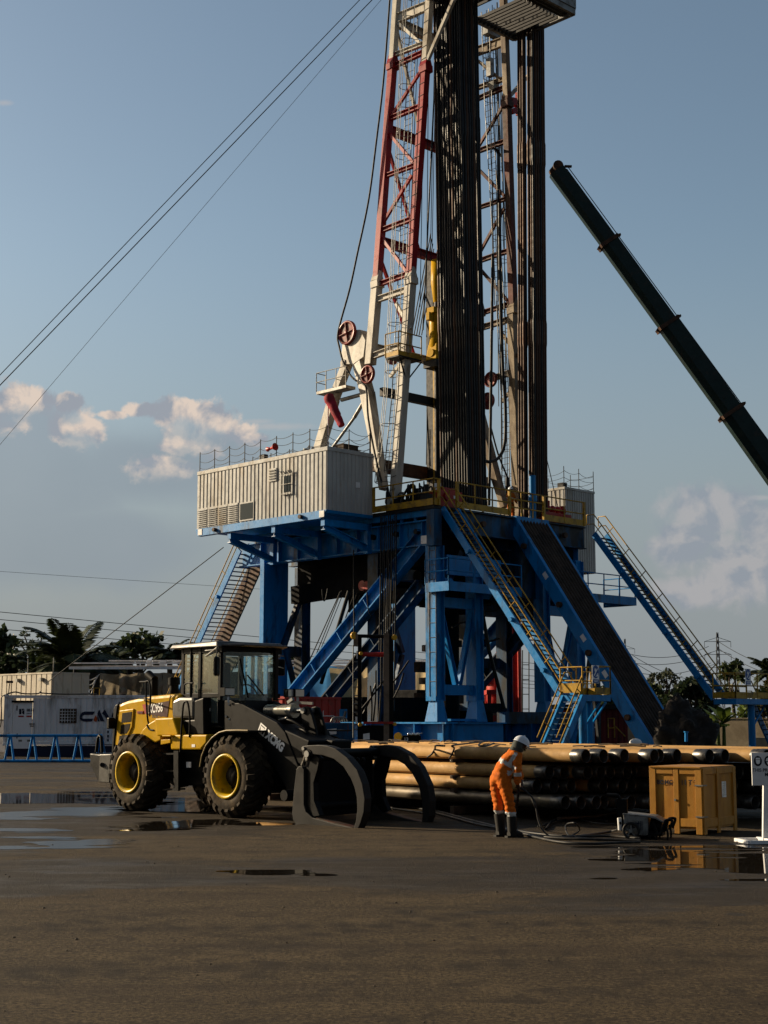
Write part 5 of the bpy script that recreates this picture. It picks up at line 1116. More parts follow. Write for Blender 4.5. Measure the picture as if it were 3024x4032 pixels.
off = loc(q2(1400, 1355, yf))[0]-loc(q2(835, 1376, yn))[0]
def shift(pl, y): return [q2(x, yy, yn)+LF*(off)+LS*(y-yn) for x, yy in pl]
ribbon(claw, yn, tw).build('grapple_claw', GRAP, ld, .012)
ribbon(clawf, yf, tw).build('grapple_claw', GRAP, ld, .012)
ribbon(fork, yn, .22).build('grapple_fork', GRAP, ld, .012)
mb = MB(); mb.prism(shift(fork, yf-.03), LS*.22); mb.build('grapple_fork', GRAP, ld, .012)
FRK = pm('worn_fork_top', (.10, .035, .022), .6, .3, dirt=(.05, .04, .03), damt=.5, ds=4)
for y in (yn, yf-.03):
    mb = MB(); mb.prism([q2(x, yy, yn)+LS*(y-yn+.02)+Z*.002+(LF*off if y != yn else V((0,0,0))) for x, yy in [(500, 1287), (680, 1336), (800, 1364), (800, 1368), (680, 1341), (500, 1292)]], LS*.18); mb.build('wear_strip', FRK, ld)
xb = loc(q2(400, 1000, yn))[0]
mb = MB(); mb.hexa([Lp(xb-.10, yn+.2, .12), Lp(xb+.02, yn+.2, .12), Lp(xb+.02+off, yf, .12), Lp(xb-.1+off, yf, .12), Lp(xb-.10, yn+.2, 1.12), Lp(xb+.02, yn+.2, 1.12), Lp(xb+.02+off, yf, 1.12), Lp(xb-.1+off, yf, 1.12)]); mb.build('back_plate', BLACK, ld, .015)
mb = MB(); mb.tube(Lp(xb-.02, yn+.1, 1.16), Lp(xb-.02+off, yf+.1, 1.16), .07, 10); mb.tube(Lp(xb-.02, yn+.1, .3), Lp(xb-.02+off, yf+.1, .3), .09, 10); mb.tube(q2(440, 760, yn-.02), Lp(loc(q2(440, 760, yn))[0]+off, yf+.2, loc(q2(440, 760, yn))[2]), .075, 12); mb.build('cross_tube', BLACK, ld)
for y, dx_ in ((yn, 0), (yf-.03, off)):
    mb = MB(); sh = LS*(y-yn+.05)+LF*dx_; mb.prism([q2(x, yy, yn)+sh for x, yy in [(408, 900), (440, 770), (475, 765), (520, 800), (500, 900), (470, 1000), (475, 1150), (520, 1270), (470, 1280), (410, 1200)]], LS*.12); mb.build('claw_hinge', BLACK, ld, .01)
    mb = MB(); c = q2(440, 765, yn)+sh-LS*.09; mb.tube(c, c+LS*.3, .062, 14); c = q2(432, 805, yn)+sh-LS*.07; mb.tube(c, c+LS*.2, .03, 10); c = q2(408, 720, yn)+sh-LS*.08; mb.tube(c, c+LS*.25, .035, 10); mb.build('claw_pin', GREY, ld)
    mb = MB(); mb.beam(q2(405, 770, yn)+sh, q2(372, 858, yn)+sh, .03, .03); mb.beam(q2(432, 790, yn)+sh, q2(412, 868, yn)+sh, .03, .03); mb.build('claw_rod', GREY, ld)
mb = MB(); mb.tube(q2(310, 1100, yn+.25)-LS*.2, q2(310, 1100, yn+.25)+LS*.3, .10, 14); mb.build('boom_pin', BLACK, ld)
mb = MB()
for x in (840, 885): mb.path(curve([q2(x-8, 855, -.4), q2(x-6, 820, -.4), q2(x+6, 800, -.4), q2(x+18, 815, -.4), q2(x+14, 855, -.4)], 3), .018, 6)
mb.path(curve([q2(700, 700, 0), q2(760, 760, 0), q2(800, 850, 0)]), .05, 8)
mb.build('hose_loop', BLACK, ld)
# ------------------------------------------------------------------ casing pipes stacked in the yard
CAS = pm('casing_tan_steel', (.46, .27, .095), .7, .0, var=.35, vs=1.6, dirt=(.20, .10, .04), damt=.30, ds=1.3, spec=.2, bump=.06, bs=20, coord='Object')
CAS2 = pm('casing_dark_steel', (.12, .085, .055), .5, .3, var=.35, vs=1.6, dirt=(.035, .03, .026), damt=.45, ds=1.3)
CASG = pm('casing_grey_steel', (.17, .14, .10), .42, .5, var=.3, vs=1.6, dirt=(.05, .04, .03), damt=.4, ds=1.1)
THR = pm('thread_steel', (.17, .165, .155), .36, .8, var=.25, dirt=(.04, .035, .03), damt=.4, ds=5)
PD = V((-.616, .788, 0)); PN = V((.788, .616, 0)); PR = .122; PLEN = 12.2
E1 = onY(2308, 2977, 27.0)
def pend(px, py): return on_plane(px, py, E1, PN)
ends = [E1, pend(2164, 3041), pend(2115, 3095), pend(2227, 3160)]
def pipe_meshes(mat):
    mb = MB(); L = PLEN
    prof = [(PR-.012, .02), (PR-.012, 1.5), (PR-.012, 1.5), (.0, 1.5)]
    mb.lathe([(PR, .30), (PR, L-.05), (PR-.012, L-.05), (PR-.012, L-1.2)], (0,0,0), V((0,1,0)), 20); a = mb.build('casing_tube', mat, None)
    mb = MB(); mb.lathe([(PR-.013, 1.2), (PR-.013, .012), (PR-.008, .0), (PR-.002, .0), (PR+.006, .012), (PR+.006, .20), (PR+.003, .21), (PR+.003, .285), (PR, .305)], (0,0,0), V((0,1,0)), 20); b = mb.build('threaded_end', THR, None)
    return a, b
protos = {m: pipe_meshes(m) for m in (CAS, CAS2, CASG)}
def casing(p, rot, m, lab, group):
    t = thing('casing_pipe', lab, 'casing pipe', p, 0, group); t.rotation_euler = (0, 0, math.atan2(-PD.x, PD.y)+rot)
    for o in protos[m]: c = o.copy(); COL.objects.link(c); c.parent = t
random.seed(11); NP = 19
lname = ['top', 'second', 'third', 'bottom']
for L in range(4):
    z = ends[L].z
    for i in range(NP):
        if L and i > 12 and False: continue
        base = V((ends[L].x, ends[L].y, z))
        s = i*.252/.788; p = base+V((s, 0, 0))
        p += PD*(0 if i == 0 else random.choice((0, .05, .1, .2, .35, -.1, .5)))
        if L == 0 and i == 1: p = base+V((s, 0, 0))
        m = CAS if L == 0 else ((CASG if i < 2 else CAS2) if L == 3 else (CAS if i < 5 else CAS2))
        if i == 0: lab = f'nearest casing pipe of the {lname[L]} layer, in front of the stack' 
        elif L == 0 and i == 1: lab = 'second casing pipe from the front in the top layer, red ring by its bright end'
        else: lab = f'casing pipe within the {lname[L]} layer of the yard stack, open end facing the crate'
        casing(p, random.uniform(-.003, .003), m, lab, f'casing pipes in the {lname[L]} layer')
for o in [o for pr in protos.values() for o in pr]: bpy.data.objects.remove(o)
# timber dunnage between layers
for L in range(4):
    z = ends[L].z-PR-.035 if L < 3 else .085
    for k, s in enumerate((2.6, 5.2, 9.0, 11.4)):
        c = V((ends[1].x, ends[1].y, z))+PD*s; mb = MB(); h = .07 if L < 3 else .15
        mb.beam(c-PN*(.16+.05*k), c+PN*5.0, .12, h, PD); tag(recenter(mb.build('timber_sleeper', WOOD_D, bevel=.006)), f'dark timber sleeper under the {lname[L]} layer of casing pipes', 'sleeper', f'timber sleepers under the {lname[L]} layer')
def hose(pts, r, name, lab, mt=RUBBER, n=6, cat='hose'):
    mb = MB(); mb.path(curve(pts, n), r, 7); return tag(recenter(mb.build(name, mt)), lab, cat)
def c3(cx, cy): return 1700+.42194*cx, 2800+.42194*cy
def gz(cx, cy, z=.03): return onZ(*c3(cx, cy), z)
top = E1.z+PR+.03
def ot(cx, cy): return onZ(*c3(cx, cy), top)
def of(cx, cy): return on_plane(*c3(cx, cy), E1-PN*(PR+.03), PN)
hose([ot(580, 300), ot(520, 322), of(440, 330)+Z*.02, ot(470, 290), ot(540, 280), ot(400, 295), ot(200, 320), of(210, 345), of(190, 400), of(165, 438)], .018, 'sling_rope', 'black sling rope trailing over the top pipes near their middle', ROPE, cat='rope')
hose([ot(120, 325), ot(40, 322), of(30, 350), of(5, 395), of(-40, 430)], .02, 'sling_rope', 'black sling rope bent over the front top pipe left of the worker', ROPE, cat='rope')
random.seed(5)
mb = MB()
for k in range(40):
    p = E1+PD*random.uniform(.5, 11)+PN*random.uniform(.5, 4.6)+Z*(PR+.012); q = p+PD*random.uniform(.1, .7)+PN*random.uniform(-.1, .1); mb.path([p, p.lerp(q, .5)+Z*.015, q], random.uniform(.008, .022), 5)
tag(recenter(mb.build('debris', pm('mud_crumbs', (.05, .035, .022), .9))), 'scattered rope ends and mud crumbs on the top pipe layer', 'debris', kind='stuff')
# ------------------------------------------------------------------ hoses on the ground
def gp(px, py, z=.03): return onZ(px, py, z)
random.seed(3)
for off, lab in ((0, 'black pressure hose lying from the grapple to the worker, nearer strand'), (-9, 'black pressure hose lying from the grapple to the worker, farther strand')):
    hose([gp(1560, 3170+off), gp(1660, 3185+off), gp(1760, 3212+off), gp(1880, 3245+off), gp(1985, 3265+off*.5), gp(2100, 3290+off), gp(2240, 3302+off), gp(2400, 3306+off*1.5), gp(2520, 3310+off)], .022, 'pressure_hose', lab)
hose([gp(1700, 3205), gp(1600, 3190), gp(1540, 3180), gp(1600, 3172), gp(1720, 3176), gp(1790, 3170)], .02, 'pressure_hose', 'flat looping hose end beside the far grapple fork')
hand = on_plane(2044, 3106, (0, 24.05, 0), V((0, 1, 0)))
def yp(px, py, Y): return onY(px, py, Y)
hose([hand, yp(2036, 3150, 24.05), yp(2034, 3190, 24.1), yp(2042, 3130, 24.0), hand+Z*.05], .016, 'held_hose', 'doubled hose loop hanging just below the worker\'s hands')
hose([hand+Z*.03, yp(2078, 3122, 24.05), yp(2106, 3160, 24.05), yp(2118, 3225, 24.0), yp(2136, 3268, 23.9), gp(2172, 3296, .02), gp(2220, 3300), gp(2270, 3280), gp(2282, 3262, .10), gp(2262, 3240, .20), gp(2228, 3250, .14), gp(2240, 3290), gp(2300, 3300), gp(2360, 3305)], .013, 'held_hose', 'hose strand held by the worker and curling into an upright loop on the ground')
hose([hand+Z*.02, yp(2085, 3130, 24.1), yp(2112, 3190, 24.1), gp(2142, 3265), gp(2165, 3240), gp(2120, 3255), gp(2250, 3222), gp(2340, 3240), gp(2420, 3245)], .012, 'held_hose', 'hose strand running from the worker towards the pressure washer')
hose([gp(2150, 3262), gp(2190, 3225), gp(2300, 3222), gp(2390, 3232)], .018, 'pressure_hose', 'thin hose strand stretched straight behind the upright loop')
hose([gp(2080, 3290), gp(2200, 3315), gp(2330, 3322), gp(2440, 3318), gp(2520, 3316)], .022, 'pressure_hose', 'black hose nearest the camera lying before the pressure washer')
hose([gp(2200, 3300), gp(2300, 3290), gp(2400, 3275), gp(2438, 3262, .12), yp(2442, 3240, 23.6)], .02, 'pressure_hose', 'hose rising from the ground into the pressure washer')
# boards lying behind the washer
mb = MB(); mb.path(curve([gp(2200, 3222, .06), gp(2330, 3215, .05), gp(2440, 3192, .10)]), .05, 6); mb.v = [V((p.x, p.y, .02+(p.z-.0)*.6)) for p in mb.v]; tag(recenter(mb.build('bent_plank', WOOD_D)), 'bent brown plank lying behind the pressure washer', 'plank')
mb = MB(); a, b_ = gp(1830, 3178, .05), gp(1950, 3172, .05); mb.beam(a, b_, .5, .09, None); tag(recenter(mb.build('timber_board', WOOD_D, bevel=.006)), 'short dark timber board lying behind the worker\'s legs', 'board')
# ------------------------------------------------------------------ wooden crate
CRW = pm('crate_plywood', (.46, .215, .030), .5, var=.26, vs=1.3, dirt=(.30, .12, .018), damt=.36, ds=1.6, streak=True, bump=.05, bs=15)
CRF = pm('crate_frame_wood', (.47, .225, .036), .5, var=.25, vs=2.5, dirt=(.26, .11, .02), damt=.3, streak=True)
c0 = onZ(2770, 3292); cl = (V((-.80, .60, 0))); crr = V((.60, .80, 0))
D0 = c0.y
def along(px, d):        # distance along d from the corner to the ray column px
    k = (px-1512)/F_PX
    best = min((abs(((c0+d*(t/200)).x)/((c0+d*(t/200)).y*CT-(CAM_H-.5)*ST*0)-k), t/200) for t in range(1, 500)); return best[1]
WL, WR = along(2553, cl), along(2884, crr); CH = c0.y*(3292-3039)/F_PX+.02
cr = thing('wooden_crate', 'varnished brown plywood crate standing at the right beside the pressure washer', 'crate', c0)
z0 = .10
mb = MB(); q = [c0+cl*.006+crr*.006, c0+cl*(WL-.006)+crr*.006, c0+cl*(WL-.006)+crr*(WR-.006), c0+cl*.006+crr*(WR-.006)]
mb.hexa([p+Z*z0 for p in (q[1], q[0], q[3], q[2])]+[p+Z*(CH-.02) for p in (q[1], q[0], q[3], q[2])]); mb.build('panel', CRW, cr)
mb = MB(); t = .02
def side(o, d, n_, L, mids, skirt):
    for s in [0]+mids+[L]:
        w = .11 if s in (0, L) else .09; s2 = min(max(s, w/2), L-w/2); mb.beam(o+d*s2+n_*(t/2-.0)+Z*.02, o+d*s2+n_*(t/2)+Z*CH, w, t+.012, d)
    for z in (CH-.05, z0+.10):
        ss = [0]+mids+[L]
        for a, b_ in zip(ss[:-1], ss[1:]): mb.beam(o+d*(a+.055)+n_*(t/2)+Z*z, o+d*(b_-.055)+n_*(t/2)+Z*z, t, .10 if z > .5 else .13, n_)
side(c0, cl, -V((cl.y, -cl.x, 0)) if (V((cl.y, -cl.x, 0))).y > 0 else V((cl.y, -cl.x, 0)), WL, [WL*.485], 1)
n2 = V((crr.y, -crr.x, 0)); n2 = n2 if n2.x > 0 else -n2
side(c0, crr, n2, WR, [WR*.45], 0)
mb.build('frame', CRF, cr, .004)
mb = MB(); mb.hexa([p+Z*(CH-.0) for p in (q[1]-crr*.05, q[0]-crr*.05, q[3], q[2])]+[p+Z*(CH+.02) for p in (q[1]-crr*.05, q[0]-crr*.05, q[3], q[2])]); mb.build('lid', CRF, cr)
nf = V((cl.y, -cl.x, 0)); nf = nf if nf.y < 0 else -nf
mb = MB(); 
mb.text('BOMCO', c0+cl*(WL*.86)+Z*(CH-.27)-crr*0+nf*.010, -cl, Z, .10, 0, bold=.003); mb.text('11 T T', c0+cl*(WL*.40)+Z*(CH-.27)+nf*.010, -cl, Z, .11, 0, bold=.003); mb.v = [p+nf*.0 for p in mb.v]; mb.build('stencil', INK, cr)
mb = MB(); p = c0+crr*(WR*.66)+n2*.0+Z*(CH*.66); mb.box(p, (.16, .26, .006), crr, Z, n2); lb = mb.build('paper_label', WHITE, cr)
mb = MB()
for k in range(7): mb.box(p+Z*(.1-.032*k)+n2*.004, (.11-(k % 3)*.02, .006, .002), crr, Z, n2)
mb.build('print_lines', GREY, lb)
mb = MB()
for z in (.30, .80): mb = MB(); mb.box(c0+Z*z+cl*.05+nf*.033, (.12, .02, .012), cl, Z, nf); mb.box(c0+Z*z+crr*.05+n2*.033, (.12, .02, .012), crr, Z, n2); mb.box(c0+Z*z+nf*.033+n2*.033, (.03, .03, .02)); mb.build('clip', GREY, cr)
mb = MB(); mb.tube(c0+cl*(WL*.5)+nf*.03+Z*CH*.52, c0+cl*(WL*.5)+nf*.045+Z*CH*.52, .02, 10); mb.build('bolt_head', GREY, cr)
# ------------------------------------------------------------------ pressure washer
def c4(cx, cy): return 2300+.43641*cx, 2500+.43641*cy
wo = onZ(*c4(430, 1845)); wx = V((.955, -.296, 0)).normalized(); wy = V((.296, .955, 0)).normalized()
pw = thing('pressure_washer', 'grey steel pressure washer trolley with one spoked wheel by the crate', 'pressure washer', wo)
def wq(cx, cy, y=0): return on_plane(*c4(cx, cy), wo+wy*y, wy)
PWG = pm('washer_grey_paint', (.24, .24, .23), .4, .1, var=.2, dirt=(.06, .05, .04), damt=.4, ds=5)
mb = MB(); mb.prism([wq(x, y, .06) for x, y in [(350, 1618), (575, 1640), (575, 1810), (520, 1812), (365, 1770)]], wy*.5); mb.prism([wq(x, y, .05) for x, y in [(345, 1608), (580, 1632), (582, 1646), (345, 1622)]], wy*.52); mb.build('housing', PWG, pw, .015)
mb = MB()
for x in (490, 507, 522): mb.prism([wq(a, b_, .055) for a, b_ in [(x-3, 1680), (x+3, 1681), (x+3, 1762), (x-3, 1761)]], wy*.01)
a = wq(408, 1735, .055); mb.text('JET', a, wq(460, 1740, .055)-a, Z, .12, 0, bold=.002); mb.build('vent_slots', INK, pw)
mb = MB(); mb.prism([wq(x, y, .06) for x, y in [(575, 1628), (640, 1640), (715, 1685), (715, 1700), (640, 1660), (575, 1648)]], wy*.5); mb.build('top_cover', GREY, pw, .01)
for y in (0, .62):
    mb = MB(); c = wq(425, 1808, 0)+wy*y; r = .135; c = V((c.x, c.y, r)); mb.lathe([(r*.72, -.03), (r, -.035), (r, .035), (r*.72, .03)], c, wy, 24, close=True); wh = mb.build('wheel', RUBBER, pw)
    mb = MB(); mb.tube(c-wy*.045, c+wy*.03, .03, 10)
    for k in range(5): t = R(72*k+18); e = wx*math.cos(t)+Z*math.sin(t); mb.beam(c+e*.02, c+e*r*.75, .03, .025, wy)
    mb.lathe([(r*.70, -.025), (r*.75, -.025), (r*.75, .025), (r*.70, .025)], c, wy, 24, close=True); mb.build('spokes', PWG, wh)
mb = MB(); mb.tube(wq(470, 1800, .3), wq(640, 1790, .3), .10, 12); mb.tube(wq(600, 1720, .3), wq(700, 1730, .3), .12, 14); mb.ball(wq(650, 1700, .3), .10, 10, 7); mb.beam(wq(400, 1790, .3), wq(720, 1795, .3), .4, .04); mb.tube(wq(620, 1680, .15), wq(650, 1790, .15), .03, 8); mb.build('pump', BLACK, pw)
for y in (.05, .5):
    mb = MB(); mb.path(curve([wq(590, 1810, 0)+wy*y, wq(595, 1860, 0)+wy*y, wq(640, 1855, 0)+wy*y, wq(655, 1800, 0)+wy*y], 4), .017, 6)
    mb.path(curve([wq(690, 1860, 0)+wy*y, wq(742, 1862, 0)+wy*y, wq(752, 1800, 0)+wy*y, wq(735, 1730, 0)+wy*y], 4), .017, 6)
    mb.path(curve([wq(640, 1800, 0)+wy*y, wq(690, 1790, 0)+wy*y, wq(722, 1700, 0)+wy*y, wq(735, 1676, 0)+wy*y, wq(780, 1672, 0)+wy*y, wq(790, 1690, 0)+wy*y, wq(765, 1760, 0)+wy*y], 4), .022, 8)
    mb.build('handle_frame', BLACK, pw)
mb = MB(); mb.tube(wq(325, 1760, .1), wq(318, 1650, .1), .035, 10); mb.build('hose_coupling', WHITE, pw)
mb = MB(); mb.path(curve([wq(345, 1770, .15), wq(338, 1600, .15), wq(320, 1480, .15), wq(290, 1450, .15), wq(215, 1446, .15)], 5), .028, 8); mb.box(wq(345, 1555, .15), (.16, .1, .26), wx, wy, Z); mb.tube(wq(300, 1452, .15), wq(205, 1446, .15), .035, 8); mb.build('push_handle', BLACK, pw)
# ------------------------------------------------------------------ protective clothing sign on a stand
so_ = onZ(3013, 3318, 0); sg = thing('notice_sign', 'white protective clothing notice on a white post at the right frame edge', 'notice sign', so_)
sx_, sy_ = V((.985, .17, 0)), V((-.17, .985, 0)); Dn = so_.y
def sp(px, py): return on_plane(px, py, so_-sy_*.02, sy_)
tl, bl = sp(2963, 2964), sp(2963, 3093); bw, bh = .98, (tl-bl).length
mb = MB(); mb.prism([bl, bl+sx_*bw, bl+sx_*bw+Z*bh, bl+Z*bh], sy_*.02); mb.build('board', WHITE, sg, .003)
n_ = -sy_
mb = MB()
for k in range(5):
    c = bl+sx_*(.075+.145+.17*k-.12)+Z*(bh*.745)+n_*.003; mb.add([c+sx_*.066*math.cos(2*math.pi*i/24)+Z*.078*math.sin(2*math.pi*i/24) for i in range(24)], [tuple(range(24))])
for k, tx in enumerate(('THIS PROTECTIVE CLOTHING', 'MUST BE WORN', 'ON THIS SITE')):
    mb.text(tx, bl+sx_*bw*(.48 if k else .5)+Z*(bh*(.42-.135*k))+n_*0.0, sx_, Z, .072, .003, 'CENTER', bold=.0025 if k == 1 else .001)
mb.build('lettering', INK, sg)
mb = MB()
for k in range(5):
    c = bl+sx_*(.10+.17*k)+Z*(bh*.745)+n_*.006
    for pl in ([[(-.03,-.03),(-.012,-.045),(.012,-.045),(.03,-.03),(.035,.02),(-.035,.02)], [(-.04,.026),(.04,.026),(.03,.05),(-.03,.05)]] if k % 3 == 0 else [[(-.045,0),(.045,0),(.03,.04),(0,.05),(-.03,.04)], [(-.03,-.012),(.03,-.012),(.02,-.05),(-.02,-.05)]] if k % 3 == 1 else [[(-.025,.05),(.0,.05),(.0,-.02),(.04,-.025),(.04,-.05),(-.03,-.05)]]):
        mb.add([c+sx_*x+Z*y for x, y in pl], [tuple(range(len(pl)))])
mb.build('pictogram', INK_W, sg)
mb = MB(); mb.beam(so_, bl+sx_*.25+Z*bh*.9+sy_*.03, .09, .05, sx_); mb.build('post', WHITE, sg, .004)
mb = MB(); b0 = so_
for o in (-.32, .32): mb.beam(b0+sy_*o*.8-sx_*.36+Z*.03, b0+sy_*o*.8+sx_*.42+Z*.03, .06, .05)
mb.beam(b0-sx_*.36-sy_*.26+Z*.03, b0-sx_*.36+sy_*.26+Z*.03, .06, .05); mb.beam(b0-sy_*.25+Z*.04, b0+sy_*.25+Z*.04, .06, .06); mb.build('foot_frame', WHITE, sg)
# ------------------------------------------------------------------ people
SKIN = pm('dark_skin', (.055, .030, .020), .5, var=.1)
ORANGE = pm('orange_coverall_cloth', (.62, .145, .012), .8, var=.12, vs=6, dirt=(.36, .085, .012), damt=.3, ds=6, bump=.7, bs=16, spec=.1)
BAND = pm('reflective_band', (.50, .52, .52), .4, .0, var=.08)
BOOT = pm('boot_rubber', (.008, .007, .006), .7, dirt=(.016, .012, .009), damt=.2, ds=10, spec=.3)
HELM = pm('white_helmet', (.70, .73, .78), .3, var=.04)
CLOTH = pm('grey_green_head_cloth', (.075, .085, .075), .85, var=.3, vs=12, bump=.3, bs=20)
GLOVE = pm('grimy_glove', (.05, .035, .03), .8)
def skinned(verts, edges, radii, name, mats, parent, sub=2, root=0, zones=None):
    M = MW[parent].inverted() if parent in MW else Matrix()
    me = bpy.data.meshes.new(name); me.from_pydata([tuple(M @ V(v)) for v in verts], edges, []); o = bpy.data.objects.new(name, me); COL.objects.link(o)
    sk = o.modifiers.new('skin', 'SKIN'); sk.use_smooth_shade = True
    ss = o.modifiers.new('smooth', 'SUBSURF'); ss.levels = sub; ss.render_levels = sub
    if not me.skin_vertices: bpy.context.view_layer.update()
    for i, r in enumerate(radii):
        d = me.skin_vertices[0].data[i]; d.radius = r if isinstance(r, tuple) else (r, r); d.use_root = (i == root)
    dg = bpy.context.evaluated_depsgraph_get(); dg.update(); nm = bpy.data.meshes.new_from_object(o.evaluated_get(dg)); nm.name = name
    o.modifiers.clear(); o.data = nm; nm.materials.clear()
    for m in (mats if isinstance(mats, list) else [mats]): nm.materials.append(m)
    for p in nm.polygons: p.use_smooth = True; p.material_index = 0
    if name == 'coverall':
        nv = [(v_.co.copy(), v_.normal.copy()) for v_ in nm.vertices]
        for v_, (co, no) in zip(nm.vertices, nv): v_.co = co+no*(.020*noise.noise(V((co.x*9, co.y*9, co.z*22)))+.008*noise.noise(co*38))
    if zones:
        Mi = MW[parent]
        for p in nm.polygons: p.material_index = zones(Mi @ p.center, Mi.to_3x3() @ p.normal)
    o.parent = parent
    return o
def person(lab, J, face, scale=1.0, group=None, bands=None, hold=None):
    # J: joints in world space; face: horizontal facing direction
    s = scale
    base = V(((J['footR'].x+J['footL'].x)/2, (J['footR'].y+J['footL'].y)/2, min(J['footR'].z, J['footL'].z)))
    t = thing('person', lab, 'person', base, 0, group); face = V(face).normalized(); right = face.cross(Z)
    # body: one continuous skinned surface with head, hands and fingers
    v, e, r = [], [], []
    def add(p, rad, par):
        v.append(V(p)); r.append(rad if isinstance(rad, tuple) else rad*1.0); i = len(v)-1
        if par is not None: e.append((par, i))
        return i
    pel = add(J['pelvis'], .115*s, None); wa = add(J['waist'], .105*s, pel); ch = add(J['chest'], .13*s, wa); nk = add(J['neck'], .058*s, ch)
    hd = J['head']; hup = (hd-J['neck']).normalized(); h1 = add(hd-hup*.03*s, .075*s, nk); h2 = add(hd+hup*.06*s, (.088*s, .092*s), h1); add(hd+hup*.13*s, .055*s, h2)
    for k in 'RL':
        sh = add(J['sh'+k], .06*s, ch); el = add(J['el'+k], .042*s, sh); wr = add(J['wr'+k], .030*s, el)
        d = (J['hand'+k]-J['wr'+k]).normalized(); sd_ = d.cross(face if abs(d.dot(face)) < .8 else Z).normalized(); cu = d.cross(sd_)
        pa = add(J['wr'+k]+d*.055*s, (.036*s, .018*s), wr)
        for f, ln, off in ((-.03, .070, .085), (-.010, .082, .09), (.010, .078, .09), (.03, .060, .082)):
            a = add(J['wr'+k]+d*off*s+sd_*f*s, .0095*s, pa); b_ = add(v[a]+(d*.8+cu*.35)*ln*.5*s, .0090*s, a); add(v[b_]+(d*.35+cu*.8)*ln*.5*s, .008*s, b_)
        th = add(J['wr'+k]+d*.045*s-sd_*.045*s, .011*s, pa); add(v[th]+(d*.6-sd_*.35+cu*.5)*.045*s, .009*s, th)
        hp = add(J['hip'+k], .088*s, pel); kn = add(J['kn'+k], .062*s, hp); an = add(J['an'+k], .042*s, kn); add(J['foot'+k]+Z*.05*s, .04*s, an); 
    body = skinned(v, e, r, 'body', SKIN, t, 2)
    fd = J.get('look', face); hs_ = fd.cross(hup).normalized(); hf = hup.cross(hs_)*-1 if hup.cross(hs_).dot(fd) < 0 else hup.cross(hs_)
    mb = MB(); c = hd+hup*.035*s
    mb.ball(c+hf*.098*s-hup*.01*s, .018*s, 8, 6, (1,1,1.3)); mb.ball(c+hf*.085*s-hup*.055*s, .02*s, 8, 5, (1.2,1.2,.5))
    for q in (-1, 1): mb.ball(c+hs_*.086*s*q-hf*.005*s, .025*s, 8, 6, (.7,.7,1.2)); mb.ball(c+hf*.082*s+hs_*.034*s*q+hup*.02*s, .012*s, 8, 5)
    mb.build('face', SKIN, t)
    # coverall
    v, e, r = [], [], []
    pel = add(J['pelvis'], .165*s, None); wa = add(J['waist'], .150*s, pel); ch = add(J['chest'], (.185*s, .17*s), wa); add(J['neck']-(J['neck']-J['chest'])*.12, .082*s, ch)
    for k in 'RL':
        sh = add(J['sh'+k], .092*s, ch); el = add(J['el'+k], .068*s, sh); add(J['wr'+k]+(J['el'+k]-J['wr'+k])*.06, .052*s, el)
        hp = add(J['hip'+k], .128*s, pel); th = add(J['hip'+k].lerp(J['kn'+k], .5), .115*s, hp); kn = add(J['kn'+k], .094*s, th); cf = add(J['kn'+k].lerp(J['an'+k], .5), .085*s, kn); add(J['an'+k]+Z*.0, .082*s, cf)
    skinned(v, e, r, 'coverall', [ORANGE, BAND], t, 3, 0, bands)
    ax = (J['head']-J['neck'])
    for k in 'RL':
        mb = MB(); a, f = J['an'+k], J['foot'+k]; fz = f.z; top_ = a+Z*.03
        bot = V((f.x, f.y, fz+.06)); mb.path([top_, top_.lerp(bot, .5), bot, V((f.x, f.y, fz+.02))], .08, 12, rs=[.088*s, .080*s, .072*s, .07*s])
        mb.path([f-face*.07*s+Z*.05*s, f+face*.03*s+Z*.055*s, f+face*.13*s+Z*.045*s, f+face*.19*s+Z*.035*s], .05, 12, rs=[.05*s, .058*s, .055*s, .03*s]); mb.prism([f+face*x*s+right*y*s for x, y in ((-.12,-.04),(-.12,.04),(.1,.055),(.2,.035),(.2,-.035),(.1,-.055))], Z*.03); mb.build('boot', BOOT, t)
    # helmet
    hx = J.get('helm_up', hup); hfw = (hf-hx*hf.dot(hx)).normalized(); hsd = hx.cross(hfw); c = hd+hx*.065*s; n, m = 20, 7; vs = []
    for i in range(m+1):
        ph = math.pi/2*i/m
        for k in range(n):
            a = 2*math.pi*k/n; vs.append(c+(hfw*(.142*math.cos(a))+hsd*(.118*math.sin(a)))*math.sin(ph)*s+hx*(.125*math.cos(ph))*s)
    mb = MB(); mb.add(vs, [(i*n+k, (i+1)*n+k, (i+1)*n+(k+1) % n, i*n+(k+1) % n) for i in range(m) for k in range(n)], True)
    b0 = [c+hfw*.142*math.cos(2*math.pi*k/n)*s+hsd*.118*math.sin(2*math.pi*k/n)*s for k in range(n)]; b1 = [c+hfw*(.150*math.cos(2*math.pi*k/n)+(.05*max(0, math.cos(2*math.pi*k/n))**2))*s+hsd*.128*math.sin(2*math.pi*k/n)*s-hx*.012*s for k in range(n)]
    mb.add(b0+b1, [(k, (k+1) % n, n+(k+1) % n, n+k) for k in range(n)], True); mb.path([c-hfw*.14*s+hx*.01, c+hx*.135*s, c+hfw*.13*s+hx*.03], .012, 6); mb.build('hard_hat', HELM, t)
    mb = MB(); mb.ball(hd-hfw*.035*s-hx*.0*s, .105*s, 14, 10, (1, 1, 1.15), .25); mb.path([hd-hfw*.04*s-hup*.04*s, J['neck']-face*.02*s], .085, 12, rs=[.085*s, .095*s]); mb.build('head_cloth', CLOTH, t)
    return t
def c3j(cx, cy, dy=0): return onY(*c3(cx, cy), 24.05+dy)
